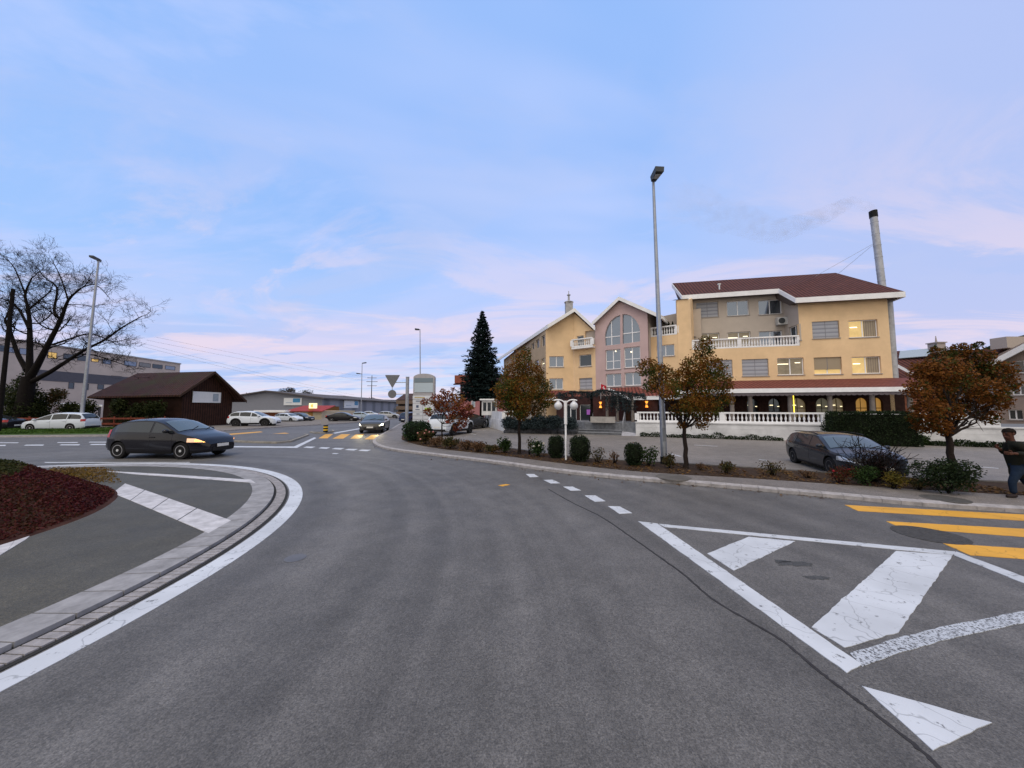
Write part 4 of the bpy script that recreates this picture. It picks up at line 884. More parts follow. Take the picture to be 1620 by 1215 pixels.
# concrete block, far left
cA, cB = px_y(44, -60), px_y(75, 282); PK = Pl(cA, cB)
KT = thing('office_block', 'long pale concrete office block with flat roof behind the bare tree', 'building', (cA[0], cA[1], 0))
zk_ = PK.hit(282, 576)[1]
b = MB(); b.obox(PK.w(-12, 0, 0), PK.u.to_3d() * (PK.len + 12), PK.n.to_3d() * 14, V(0, 0, zk_)); b.build('wall', CONC, KT, world=True)
b = MB(); b.obox(PK.w(-12.1, zk_ + .002, -.12), PK.u.to_3d() * (PK.len + 12.2), PK.n.to_3d() * 14.2, V(0, 0, .25)); b.build('roof_edge', mat('roof edge', (.33, .31, .30), .7), KT, world=True)
zz1, zz2 = PK.hit(150, 602)[1], PK.hit(150, 589)[1]
sa = PK.hit(58, 600)[0]; b = MB(); b.obox(PK.w(sa, PK.hit(100, 604)[1], -.05), PK.u.to_3d() * (PK.len - sa - 6), PK.n.to_3d() * .2, V(0, 0, PK.hit(100, 588)[1] - PK.hit(100, 604)[1])); b.build('grey_band', DGREY, KT, world=True)
AMB = mat('amber window', (.4, .3, .12), .5, emit=(1, .6, .15), es=.5)
for q, m in (((-2, 546, 8, 556), DGLASS), ((12, 549, 24, 558), GLASS), ((30, 551, 44, 561), GLASS), ((75, 557, 90, 567), AMB), ((100, 560, 118, 569), DGLASS), ((122, 562, 138, 571), DGLASS), ((144, 567.5, 156, 572.5), AMB), ((162, 569, 176, 576), GLASS), ((196, 571.5, 216, 579), GLASS), ((220, 574, 238, 581), mat('grey pane', (.2, .2, .2), .3)), ((241, 576.5, 257, 583), DGLASS), ((261, 579, 277, 585), GLASS), ((108, 605, 117, 615), DGLASS), ((132, 607, 140, 617), DGLASS), ((154, 608, 164, 616), DGLASS), ((176, 594.5, 192, 599), AMB)): flatwin(KT, PK, q, m, frame=DGREY)
# timber barn
bA, bB, bC = px_y(36.0, 165), px_y(34.6, 289), px_y(39.6, 368); PB1 = Pl(bA, bB); PB2 = Pl(bB, bC)
BN = thing('timber_barn', 'dark brown timber barn with mossy tiled roof', 'building', (bB[0], bB[1], 0))
ze = D(290, 628, 34.6).z; zax = D(338, 590.5, 37.2).z
wall(BN, 'plank_wall', PB1, [(0, 0), (PB1.len, 0), (PB1.len, ze), (0, ze)], [], PLANK); wall(BN, 'plank_wall', PB2, [(.01, 0), (PB2.len, 0), (PB2.len, ze - .05), (PB2.len * .53, zax), (.01, ze)], [], PLANK)
A0 = D(340, 587.5, 36.9); R0 = D(390, 634, 40.2); L0 = D(284, 624.5, 33.6); L1 = D(138, 627.5, 35.0); A1 = D(217, 590.5, 39.5); R1 = R0 + V(-14.5, .3, 0)
b = MB(); b.slab([L1, L0, A0, A1], .16); b.slab([A0, R0, R1, A1], .16); b.slab([A1, R1, L1], .16); b.build('roof', BARNT, BN, world=True)
b = MB(); b.beam(L0 + V(.05, -.02, .02), A0 + V(.05, -.02, .02), .05, .26); b.beam(A0 + V(.05, -.02, .02), R0 + V(.05, -.02, .02), .05, .26); b.build('barge_board', mat('barge board', (.05, .03, .022), .8), BN, world=True)
s = rect(PB2, (304, 620, 348.5, 637)); BS = thing('wall_sign', 'white rectangular sign board with grey square on the barn gable', 'sign', PB2.w(s[0][0], s[0][1], -.1))
b = MB(); b.obox(PB2.w(s[0][0], s[0][1], -.09), PB2.u.to_3d() * (s[1][0] - s[0][0]), PB2.n.to_3d() * .07, V(0, 0, s[2][1] - s[0][1])); b.build('board', SIGNW, BS, world=True)
b = MB(); w_ = s[1][0] - s[0][0]; b.obox(PB2.w(s[0][0] + w_ * .70, s[0][1] + .15, -.11), PB2.u.to_3d() * w_ * .2, PB2.n.to_3d() * .03, V(0, 0, (s[2][1] - s[0][1]) * .72)); b.build('grey_square', mat('sign grey blue', (.30, .36, .42), .5, var=.2, vscale=5), BS, world=True)
# grey corrugated warehouse
wA, wB, wC = px_y(108, 360), px_y(103, 510), px_y(190, 640)
PW1, PW2 = Pl(wA, wB), Pl(wB, wC); WH = thing('warehouse', 'long grey corrugated metal warehouse beyond the parked cars', 'building', (wB[0], wB[1], 0))
za_ = PW1.hit(424, 618.5)[1]; zb_ = PW1.hit(510, 629)[1]; zl_ = PW1.hit(362, 628)[1]; sap = PW1.hit(424, 620)[0]
wall(WH, 'sheet_wall', PW1, [(0, 0), (PW1.len, 0), (PW1.len, zb_), (sap, za_), (0, zl_)], [], CORR); wall(WH, 'sheet_wall', PW2, [(.02, 0), (PW2.len, 0), (PW2.len, zb_), (.02, zb_)], [], CORR)
bk_ = (V(*wC, 0) - V(*wB, 0)); pA, pB, pC = PW1.w(-1, zl_ - .1, -1), PW1.w(sap, za_ + .15, -1), PW1.w(PW1.len + 1.2, zb_ - .05, -1)
b = MB(); b.slab([pA, pB, pB + bk_, pA + bk_], .35); b.slab([pB, pC, pC + bk_, pB + bk_], .35); b.build('roof', mat('warehouse roof', (.10, .09, .09), .7, var=.2), WH, world=True)
b = MB(); q = rect(PW1, (514, 642, 536, 657)) ; q = rect(PW2, (514, 643, 536, 656)); b.obox(PW2.w(q[0][0], q[0][1], -.1), PW2.u.to_3d() * (q[1][0] - q[0][0]), PW2.n.to_3d() * .15, V(0, 0, q[2][1] - q[0][1])); b.build('roller_door', wavemat('roller door', (.28, .13, .03), (.12, .055, .015), 1.2, axis='Z'), WH, world=True)
b = MB(); q = rect(PW2, (623, 645, 629, 652)); b.obox(PW2.w(q[0][0], q[0][1], -.1), PW2.u.to_3d() * (q[1][0] - q[0][0]), PW2.n.to_3d() * .15, V(0, 0, q[2][1] - q[0][1])); b.build('window', DGLASS, WH, world=True)
for pl, q0, lab, sq in ((PW1, (450, 629.5, 478, 641), 'white warehouse sign with large blue square, above the kiosk roofs', (.52, .92)), (PW2, (543.5, 633.5, 566, 645.5), 'white warehouse sign with small blue square, right of the lit sign', (.70, .96))):
    r = rect(pl, q0); t = thing('wall_sign', lab, 'sign', pl.w(r[0][0], r[0][1], -.3), group='signs on the warehouse'); w_ = r[1][0] - r[0][0]; h_ = r[2][1] - r[0][1]
    b = MB(); b.obox(pl.w(r[0][0], r[0][1], -.25), pl.u.to_3d() * w_, pl.n.to_3d() * .2, V(0, 0, h_)); b.build('board', SIGNW, t, world=True)
    b = MB(); b.obox(pl.w(r[0][0] + w_ * sq[0], r[0][1] + h_ * .38, -.3), pl.u.to_3d() * w_ * (sq[1] - sq[0]), pl.n.to_3d() * .06, V(0, 0, h_ * .55)); b.build('blue_square', SIGNB, t, world=True)
    b = MB(); b.obox(pl.w(r[0][0] + w_ * .12, r[0][1] + h_ * .3, -.29), pl.u.to_3d() * w_ * .34, pl.n.to_3d() * .05, V(0, 0, h_ * .1)); b.build('grey_line', mat('line grey', (.35, .42, .5), .5), t, world=True)
# low shop building in front of it with a lit sign
kA, kB = px_y(60, 415), px_y(57, 512); PKi = Pl(kA, kB); KI = thing('shop_building', 'low shop building with white flat canopy and red roof before the warehouse', 'building', (kA[0], kA[1], 0))
zk0 = PKi.hit(480, 650)[1]
b = MB(); b.obox(PKi.w(0, 0, 0), PKi.u.to_3d() * PKi.len * .64, PKi.n.to_3d() * 8, V(0, 0, zk0)); b.build('orange_wall', mat('orange render', (.42, .17, .09), .8, var=.15), KI, world=True)
b = MB(); b.obox(PKi.w(PKi.len * .642, 0, -.3), PKi.u.to_3d() * PKi.len * .358, PKi.n.to_3d() * 8, V(0, 0, zk0 - .02)); b.build('cream_wall', mat('cream render', (.52, .45, .33), .8, var=.1), KI, world=True)
b = MB(); b.obox(PKi.w(.2, zk0 - .25, -1.6), PKi.u.to_3d() * PKi.len * .52, PKi.n.to_3d() * 3, V(0, 0, .35)); b.build('flat_canopy', WHITE, KI, world=True)
b = MB(); b.slab([PKi.w(PKi.len * .46, zk0, -.8), PKi.w(PKi.len + .6, zk0, -.8), PKi.w(PKi.len + .2, zk0 + .9, 2.5), PKi.w(PKi.len * .5, zk0 + .9, 2.5)], .12); b.build('red_roof', mat('red roof', (.30, .05, .05), .7, var=.2), KI, world=True)
for q, m in (((469, 652, 472.5, 656.5), DGLASS), ((474, 652, 477.5, 656.5), DGLASS)): flatwin(KI, PKi, q, m, v=-.36)
b = MB(); r = rect(PKi, (490, 651, 497, 665)); b.obox(PKi.w(r[0][0], 0, -.36), PKi.u.to_3d() * (r[1][0] - r[0][0]), PKi.n.to_3d() * .1, V(0, 0, 1.9)); b.build('door', mat('ochre door', (.4, .22, .07), .6), KI, world=True)
b = MB(); b.obox(PKi.w(PKi.len * .3, .9, -.06), PKi.u.to_3d() * 2.6, PKi.n.to_3d() * .1, V(0, 0, .12)); b.build('trim', WHITE, KI, world=True)
LS = thing('lit_sign', 'glowing cream box sign on the red shop roof', 'sign', PKi.w(PKi.len * .96, zk0 + .4, -1)); r = rect(PKi, (498, 638, 509, 646)); b = MB(); b.obox(PKi.w(r[0][0], r[0][1], -1.2), PKi.u.to_3d() * (r[1][0] - r[0][0]), PKi.n.to_3d() * .25, V(0, 0, r[2][1] - r[0][1])); b.build('lightbox', mat('lightbox', (.9, .8, .5), .5, emit=(1, .80, .42), es=1.1), LS, world=True)
b = MB(); cc_ = PKi.w((r[0][0] + r[1][0]) / 2, (r[0][1] + r[2][1]) / 2, -1.21); b.lathe([(.01, 0), (.28, 0), (.28, .02), (.01, .02)], 14, cc_, (0, -1, 0)); b.build('orange_disc', mat('sign orange', (.8, .4, .1), .5, emit=(1, .5, .12), es=.9), LS, world=True)
# brown house, pink house, right-hand houses
brA, brB = px_y(92, 630), px_y(90, 668)
BH = house('brown_house', 'dark brown balconied house behind the grey sign pillar', [brA, brB, (brB[0], 104), (brA[0], 106)], D(640, 632, 92).z, mat('brown render', (.075, .06, .055), .85, var=.3), mat('dark tile', (.06, .035, .03), .8), 1.8)
PBH = Pl(brA, brB)
for y in (634, 643, 652):
    r = rect(PBH, (631, y + 3, 664, y + 5)); b = MB(); b.obox(PBH.w(r[0][0], r[0][1], -1.2), PBH.u.to_3d() * (r[1][0] - r[0][0]), PBH.n.to_3d() * 1.2, V(0, 0, .9)); b.build('balcony', mat('balcony brown', (.15, .11, .085), .8), BH, world=True)
    for x in (634, 644): flatwin(BH, PBH, (x, y - 2, x + 5, y + 3), DGLASS, frame=BROWN)
pkA, pkB = px_y(46, 728), px_y(44, 800); PH = house('pink_house', 'pink rendered house with red shuttered upper storey behind the dark spruce', [pkA, pkB, (pkB[0] + 3, 56), (pkA[0] + 2, 56)], D(745, 606, 45.5).z, mat('rose render', (.45, .20, .21), .85, var=.12), TILE, 1.4, over=.7)
PPH = Pl(pkA, pkB); b = MB(); r = rect(PPH, (722, 594, 741, 606)); b.obox(PPH.w(r[0][0], r[0][1], -.5), PPH.u.to_3d() * (r[1][0] - r[0][0]), PPH.n.to_3d() * 3, V(0, 0, r[2][1] - r[0][1])); b.build('red_dormer', mat('dormer red', (.28, .09, .06), .8, var=.2), PH, world=True)
for q in ((732, 612, 738, 620), (746, 634, 752, 644), (768, 628, 774, 638), (779, 627, 786, 637)): flatwin(PH, PPH, q, GLASS)
# red-roofed house right of the hotel
h1A, h1B = px_y(38, 1405), px_y(31.5, 1600); PH1 = Pl(h1A, h1B)
RH = thing('red_roofed_house', 'house with broad red tiled roof and skylight right of the hotel', 'building', (h1A[0], h1A[1], 0))
zr1 = PH1.hit(1440, 597)[1]
b = MB(); b.obox(PH1.w(-3, 0, .6), PH1.u.to_3d() * (PH1.len + 2), PH1.n.to_3d() * 8, V(0, 0, zr1)); b.build('wall', mat('blue grey render', (.30, .31, .35), .85, var=.1), RH, world=True)
q0, q1, q2, q3 = PH1.P(1395, 600, 0), PH1.P(1610, 600, 0), PH1.P(1600, 552, 5), PH1.P(1405, 555.5, 5)
b = MB(); b.slab([q0, q1, q2, q3], .15); b.build('roof', TILE, RH, world=True)
b = MB(); d_ = (q3 - q0); k0 = q0 + d_ * .66 + PH1.u.to_3d() * 1.0 + V(0, 0, .06); b.obox(k0, PH1.u.to_3d() * 2.3, d_ * .26, V(0, 0, .06)); b.build('skylight', mat('skylight', (.35, .42, .50), .1, metal=.6), RH, world=True)
b = MB(); fascia(b, PH1.P(1412, 572, -.15), PH1.P(1446, 590, -.15), .35, .1); b.build('fascia', WHITE, RH, world=True)
c = PH1.P(1482, 553, 4.5); b = MB(); b.box((c.x, c.y, c.z), (.9, .9, 1.3)); b.box((c.x, c.y, c.z + .72), (1.1, 1.1, .1)); b.lathe([(.1, .75), (.03, 1.5)], 8, c); b.build('chimney', mat('pale chimney', (.4, .35, .33), .8), RH, world=True)
h2A, h2B = px_y(27.5, 1572), px_y(23.5, 1720); PH2 = Pl(h2A, h2B)
BGH = thing('beige_house', 'beige rendered gabled house with white fascia at the right edge', 'building', (h2A[0], h2A[1], 0))
zA, zB = PH2.hit(1575, 566)[1], PH2.hit(1640, 529)[1]; sB = PH2.hit(1650, 540)[0]
r = [rect(PH2, q) for q in ((1594, 648, 1618, 664), (1600, 570, 1640, 590), (1600, 610, 1625, 625))]
wall(BGH, 'wall', PH2, [(0, 0), (PH2.len, 0), (PH2.len, zA), (sB, zB), (0, zA)], r, mat('beige render', (.28, .225, .20), .85, var=.12, vscale=.8)); [window(BGH, PH2, x, k, mull=2) for x, k in zip(r, ('dark', 'glass', 'glass'))]
v0_, v1_ = PH2.P(1560, 575, -.6), PH2.P(1652, 527, -.6); b = MB(); fascia(b, v0_, v1_, .45, .12); b.build('fascia', WHITE, BGH, world=True)
b = MB(); nn_ = PH2.n.to_3d() * 9; b.slab([v0_, v1_, v1_ + nn_, v0_ + nn_], .12); b.build('roof', TILE, BGH, world=True)
c = D(1597, 543, 34); b = MB(); b.box((c.x, c.y, c.z), (2.2, 1.2, 1.1)); b.build('dormer', mat('dormer pale', (.42, .36, .32), .8), BGH, world=True)
hb = MB()                                                         # wooded hill, far right, and a low ridge beyond the warehouse
def ridge(b, pts, Y, dep):
    P = [D(px, py, Y) for px, py in pts]; n = len(P); b.add(P + [V(p.x, p.y, -5) for p in P] + [V(p.x * 1.3, p.y + dep, -5) for p in P], [(n + i, n + i + 1, i + 1, i) for i in range(n - 1)] + [(i, i + 1, 2 * n + i + 1, 2 * n + i) for i in range(n - 1)])
ridge(hb, [(1450, 640), (1500, 585), (1545, 556), (1570, 545), (1590, 537), (1620, 530), (1700, 515), (1800, 520)], 260, 160); tag(hb.build('hill', mat('hill wood', (.016, .024, .018), .95, var=.4, vscale=.05)), kind='structure')
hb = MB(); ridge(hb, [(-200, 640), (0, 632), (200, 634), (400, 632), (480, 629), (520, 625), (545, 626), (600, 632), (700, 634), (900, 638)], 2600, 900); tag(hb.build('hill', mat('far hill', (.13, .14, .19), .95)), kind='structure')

# ------------------------------------------------------------------ cars
CARGLASS = mat('car glass', (.016, .020, .022), .04, metal=.0, spec=.65)
CARGLASS2 = mat('windscreen glass', (.12, .15, .155), .05, metal=.45)
PLAST = mat('black plastic', (.02, .02, .022), .6); RIM = mat('alloy rim', (.55, .56, .58), .35, metal=.1); RIMD = mat('dark rim', (.06, .06, .065), .4, metal=.6)
PLATE = mat('number plate', (.7, .7, .68), .5); REDL = mat('tail lamp', (.35, .015, .015), .2); CLEARL = mat('lamp lens', (.5, .52, .55), .1, metal=.4)
def paint(name, c, rough=.25, metal=.0): return mat('paint ' + name, c, .13 if max(c) < .2 else .25, metal=metal * .5, spec=.32)
P_ANTH = paint('anthracite', (.010, .010, .015), .28, .0); P_WHITE = paint('white', (.62, .67, .74)); P_GREY = paint('grey', (.022, .026, .034), .25, .2)
P_BLACK = paint('black', (.015, .015, .018)); P_SILV = paint('silver', (.45, .47, .50), .3, .5); P_LBLUE = paint('pale blue', (.40, .50, .60)); P_BLUE = paint('dark blue', (.03, .045, .10)); P_BRONZE = paint('grey bronze', (.06, .058, .054), .25, .3)
class Car:
    def __init__(s, L, W, top, belt, ax, wr=.32, z0=.2, nose=.30, clad=False, three=False):
        s.L, s.W, s.ax, s.wr, s.z0v, s.clad, s.three = L, W, ax, wr, z0, clad, three
        xs = np.linspace(0, L, 200); k = np.hanning(13); k /= k.sum()
        def sm(pts):
            y = np.interp(xs, [p[0] for p in pts], [p[1] for p in pts]); return np.convolve(np.pad(y, 6, mode='edge'), k, 'valid')
        s.xs = xs; s.top_ = sm(top); s.belt_ = np.minimum(sm(belt), s.top_ - .015)
        hw = W / 2
        s.w_ = sm([(0, hw * .80), (.12, hw * .90), (.5, hw * .98), (1.0, hw), (L - 1.0, hw), (L - .5, hw * .955), (L - .2, hw * .84), (L - .05, hw * .68), (L, hw * .58)])
        s.z0_ = sm([(0, z0 + .15), (.25, z0 + .04), (.6, z0), (L - .5, z0), (L - .1, z0 + .03), (L, z0 + .08)])
    def at(s, arr, x): return float(np.interp(x, s.xs, arr))
    def hw(s, x, z):
        w, zb, z0 = s.at(s.w_, x), s.at(s.belt_, x), s.at(s.z0_, x)
        if z <= zb: return w * float(np.interp((z - z0) / max(.05, zb - z0), [0, .12, .3, .62, .85, 1.0], [.91, .965, .985, 1.0, .985, .955]))
        return .955 * w - .36 * (z - zb)
    def crown(s, x):
        gh = s.at(s.top_, x) - s.at(s.belt_, x); return min(.085, gh * .8)
    def ztop(s, x, y):
        t, c = s.at(s.top_, x), s.crown(x); wr = s.hw(x, t - c); return t - c * min(1, abs(y) / max(.05, wr)) ** 3
    def section(s, x):
        z0, zb, t, c = s.at(s.z0_, x), s.at(s.belt_, x), s.at(s.top_, x), s.crown(x)
        pts = [(0, z0), (s.hw(x, z0) * .85, z0)] + [(s.hw(x, z0 + (zb - z0) * f), z0 + (zb - z0) * f) for f in (.03, .12, .3, .46, .62, .85, 1.0)]
        pts += [(s.hw(x, zb + (t - c - zb) * f), zb + (t - c - zb) * f) for f in (.25, .5, .75, 1.0)]
        wr = pts[-1][0]; pts += [(wr * f, t - c * f ** 3) for f in (.9, .75, .5, .25, 0)]
        return pts
    def body(s, name):
        b = MB(); st = np.concatenate([np.linspace(0, .35, 8), np.linspace(.35, s.L - .5, 44)[1:], np.linspace(s.L - .5, s.L, 12)[1:]])
        rings = []
        for x in st:
            h = s.section(x); rings.append([V(x, y, z) for y, z in h] + [V(x, -y, z) for y, z in h[-2:0:-1]])
        n = len(rings[0])
        vs = [p for r in rings for p in r]; fs = [(i * n + k, i * n + (k + 1) % n, (i + 1) * n + (k + 1) % n, (i + 1) * n + k) for i in range(len(rings) - 1) for k in range(n)]
        fs += [tuple(range(n)), tuple(reversed(range((len(rings) - 1) * n, len(rings) * n)))]
        b.add([(p.x - s.L / 2, p.y, p.z) for p in vs], fs)
        o = b.build(name, [P_WHITE, BLACK]); fixnorm(o)
        cb = MB()
        for a in s.ax: cb.lathe([(s.wr * 1.12, -1.3), (s.wr * 1.12, 1.3)], 26, (a - s.L / 2, 0, s.wr + .02), (0, 1, 0))
        c = cb.build('cutter', BLACK); fixnorm(c)
        me0 = c.data; me0.materials.clear(); me0.materials.append(P_WHITE); me0.materials.append(BLACK); me0.polygons.foreach_set('material_index', [1] * len(me0.polygons))
        m = o.modifiers.new('arches', 'BOOLEAN'); m.object = c; m.operation = 'DIFFERENCE'; m.solver = 'EXACT'; m.use_self = True
        bpy.context.view_layer.update(); dg = bpy.context.evaluated_depsgraph_get(); me = bpy.data.meshes.new_from_object(o.evaluated_get(dg))
        o.modifiers.clear(); bpy.data.objects.remove(c); bpy.data.objects.remove(o)
        if len(me.materials) < 2: me.materials.clear(); me.materials.append(P_WHITE); me.materials.append(BLACK)
        # dark core so that nothing shows through the arches
        me.polygons.foreach_set('use_smooth', [True] * len(me.polygons)); me.set_sharp_from_angle(angle=math.radians(38)); me.name = name; return me
    def patch_side(s, b, x0, x1, lo, hi, sd, nx=14, nz=4, off=.006):
        o = len(b.v); vs = []
        for i in range(nx + 1):
            x = x0 + (x1 - x0) * i / nx; a, c = lo(x), hi(x)
            for j in range(nz + 1):
                z = a + (c - a) * j / nz; vs.append((x - s.L / 2, sd * (s.hw(x, z) + off), z))
        b.add(vs, [((i * (nz + 1) + j, (i + 1) * (nz + 1) + j, (i + 1) * (nz + 1) + j + 1, i * (nz + 1) + j + 1)[::-1 if sd > 0 else 1]) for i in range(nx) for j in range(nz)])
    def patch_top(s, b, x0, x1, f0, f1, off=.012, nx=10, ny=14):
        vs = []
        for i in range(nx + 1):
            x = x0 + (x1 - x0) * i / nx; f = f0 + (f1 - f0) * i / nx; wr = s.hw(x, s.at(s.top_, x) - s.crown(x)) * f
            sl = (s.at(s.top_, x + .03) - s.at(s.top_, x - .03)) / .06; nn = math.sqrt(1 + sl * sl)
            for j in range(ny + 1):
                y = -wr + 2 * wr * j / ny; vs.append((x - s.L / 2 - sl / nn * off, y, s.ztop(x, y) + off / nn))
        b.add(vs, [(i * (ny + 1) + j, (i + 1) * (ny + 1) + j, (i + 1) * (ny + 1) + j + 1, i * (ny + 1) + j + 1) for i in range(nx) for j in range(ny)])
def make_wheel(r, w, rim, parent, x, sd, y):
    t = MB(); t.lathe([(r * .62, -w / 2), (r * .93, -w / 2), (r, -w / 2 + .03), (r, w / 2 - .03), (r * .93, w / 2), (r * .62, w / 2)], 26, (0, 0, 0), (0, 1, 0))
    wo = t.build('wheel', RUBBER, parent, smooth=35); wo.location = (x, y, r)
    m = MB(); m.lathe([(.02, sd * (w / 2 - .05)), (r * .65, sd * (w / 2 - .05)), (r * .65, sd * (w / 2 + .004)), (r * .58, sd * (w / 2 + .004)), (r * .56, sd * (w / 2 - .03)), (.02, sd * (w / 2 - .03))], 26, (0, 0, 0), (0, 1, 0))
    mo = MB()
    for k in range(5):
        a = 2 * math.pi * k / 5 + .3; d = V(math.cos(a), 0, math.sin(a)); q = V(-math.sin(a), 0, math.cos(a)); yy = V(0, sd * (w / 2 - .028), 0)
        mo.obox(d * .03 - q * r * .10 + yy, d * r * .56, q * r * .20, V(0, sd * .026, 0))
    mo.lathe([(.02, sd * (w / 2 - .03)), (r * .17, sd * (w / 2 - .03)), (r * .15, sd * (w / 2 + .008)), (.01, sd * (w / 2 + .01))], 14, (0, 0, 0), (0, 1, 0))
    m.build('rim', RIMD if rim is RIMD else mat('rim shade', (.26, .26, .28), .4), wo, smooth=35); mo.build('spokes', rim, wo)
BODY = {}
def build_car(spec, s, name, label, loc, head, pm, sc=1.0, rim=RIM, lights=None, group=None, detail=True, rails=False, zs=1.0):
    """heading = direction of travel in plan"""
    t = thing(name, label, 'car', loc, math.atan2(head[1], head[0]), sc, group); t.scale.z *= zs; L = s.L; X = lambda x: x - L / 2
    if spec not in BODY: BODY[spec] = s.body('body')
    bo = bpy.data.objects.new('body', BODY[spec]); COL.objects.link(bo); bo.parent = t
    bo.material_slots[0].link = 'OBJECT'; bo.material_slots[0].material = pm
    topx = s.xs[s.top_ > s.top_.max() - .10]; xr, xf = topx[0], topx[-1]                          # roof span
    gl = s.xs[(s.top_ - s.belt_) > .10]; gr, gf = gl[0], gl[-1]
    # windscreen and tailgate window
    b = MB(); s.patch_top(b, xf - .02, gf - .06, .86, .90); b.build('windscreen', CARGLASS2, t)
    b = MB(); r0 = max(gr + .10, .10); s.patch_top(b, r0, max(r0 + .12, xr - .02), .84, .86); b.build('rear_window', CARGLASS, t)
    lo = lambda x: s.at(s.belt_, x) + .035
    hi = lambda x: max(lo(x) + .012, s.at(s.top_, x) - .125)
    wa, wb = gr + (.28 if not s.three else .32), gf - .20
    bp = (s.ax[0] + s.ax[1]) / 2 + .02; cp = s.ax[0] + .30
    segs = [(max(wa, .3), bp - .04), (bp + .04, wb)] if s.three or cp - wa < .25 else [(wa, cp - .03), (cp + .03, bp - .04), (bp + .04, wb)]
    for sd in (1, -1):
        for a, c in segs: b = MB(); s.patch_side(b, a, c, lo, hi, sd); b.build('side_window', CARGLASS, t)
        b = MB(); xm = gf - .38; w = s.hw(xm, lo(xm)); zz = lo(xm) + .07
        b.ball((X(xm), sd * (w + .10), zz), (.10, .10, .075), 10, 6); b.obox((X(xm) - .04, sd * (w - .02), zz - .06), (.08, 0, 0), (0, sd * .1, 0), (0, 0, .04)); b.build('mirror', pm if pm is not P_WHITE or rails else PLAST if rails else pm, t, smooth=40)
        for x in (s.ax[0], s.ax[1]): make_wheel(s.wr, .21, rim, t, X(x), sd, sd * (s.hw(x, s.wr) - .10))
        if detail:
            b = MB()
            for x in (wb + .02, bp) if s.three else (wb + .02, bp, cp - .02): s.patch_side(b, x - .005, x + .005, lambda q: s.at(s.z0_, q) + .12, lambda q: s.at(s.belt_, q) - .005, sd, 1, 10, .002)
            b.build('door_seam', PLAST, t)
            b = MB()
            for x in ((bp + .12,) if s.three else (bp + .12, cp + .12)):
                z = s.at(s.belt_, x) - .13; b.box((X(x), sd * (s.hw(x, z) + .012), z), (.19, .03, .03))
            b.build('door_handle', pm, t)
            b = MB(); zl = lambda q: s.at(s.z0_, q) + .0
            for a, c in ((.28, s.ax[0] - s.wr * 1.15), (s.ax[0] + s.wr * 1.15, s.ax[1] - s.wr * 1.15), (s.ax[1] + s.wr * 1.15, L - .3)):
                if c > a: b = MB(); s.patch_side(b, a, c, zl, lambda q: s.at(s.z0_, q) + (.17 if s.clad else .07), sd, 8, 2, .008); b.build('sill_trim', PLAST, t)
            if s.clad:
                for a in s.ax:
                    b = MB(); q = []
                    for k in range(19):
                        an = math.pi * k / 18
                        for r in (s.wr * 1.11, s.wr * 1.30): x, z = a + r * math.cos(an), s.wr + .02 + r * math.sin(an); q.append((X(x), sd * (s.hw(x, z) + .010), z))
                    b.add(q, [(2 * k, 2 * k + 1, 2 * k + 3, 2 * k + 2)[::-1 if sd > 0 else 1] for k in range(18)]); b.build('arch_trim', PLAST, t)
        zf = s.at(s.top_, L - .25); b = MB(); s.patch_side(b, L - .62, L - .10, lambda x: zf - .16 + .02 * (L - x), lambda x: min(s.at(s.belt_, x) - .01, zf - .16 + .13 + .05 * (L - .1 - x)), sd, 12, 3, .010)
        lm = CLEARL
        if lights: lm = lights[0] if sd < 0 else lights[1]
        b.build('headlight', lm, t)
        if lights and len(lights) > 2:
            b = MB(); s.patch_side(b, L - .36, L - .12, lambda x: zf - .13, lambda x: min(s.at(s.belt_, x) - .03, zf - .05), sd, 6, 2, .016); b.build('lit_bulb', lights[2], t)
        b = MB(); zt = s.at(s.belt_, .15); s.patch_side(b, .015, .26, lambda x: zt - .14, lambda x: zt + .14 if s.three else zt + .06, sd, 6, 3, .008); b.build('tail_light', REDL, t)
        if rails: b = MB(); b.tube([V(X(x), sd * (s.hw(x, s.at(s.top_, x) - .08) - .04), s.at(s.top_, x) + .0) for x in np.linspace(xr + .25, xf - .15, 6)], .018, 6); b.build('roof_rail', PLAST, t)
    if lights and len(lights) == 2:                                 # dipped beams falling on the road
        for sd in (1, -1):
            ld = bpy.data.lights.new('headlight_beam', 'SPOT'); ld.energy = 120; ld.color = (1, .85, .5); ld.spot_size = math.radians(50); ld.spot_blend = .8; ld.shadow_soft_size = .12
            lo_ = bpy.data.objects.new('headlight_beam', ld); COL.objects.link(lo_); h_ = Vector((head[0], head[1], 0)).normalized(); n_ = V(-h_.y, h_.x, 0)
            lo_.location = V(*loc) + h_ * (L / 2 + .08) * sc + n_ * sd * .62 + V(0, 0, .66); lo_.rotation_euler = (h_ + V(0, 0, -.07)).to_track_quat('-Z', 'Y').to_euler()
    # front: grille, bumper intake, badge bar, plates
    zf = s.at(s.top_, L - .12); zb = s.at(s.z0_, L - .05); wn = s.at(s.w_, L - .02)
    b = MB(); b.box((X(L) + .004, 0, zf - .26), (.03, wn * 1.05, .13)); b.build('grille', PLAST, t)
    b = MB(); b.box((X(L) - .005, 0, zb + .10), (.04, wn * 1.55, .12)); b.build('bumper_intake', PLAST, t)
    b = MB(); b.box((X(L) + .022, 0, zb + .22), (.012, .48, .11)); b.box((X(0) - .004, 0, s.at(s.belt_, .05) - .28), (.012, .50, .11)); b.build('number_plate', PLATE, t)
    b = MB(); b.box((X(0) + .02, 0, s.at(s.z0_, .05) + .04), (.06, s.at(s.w_, 0) * 1.8, .14)); b.build('rear_bumper', PLAST, t)
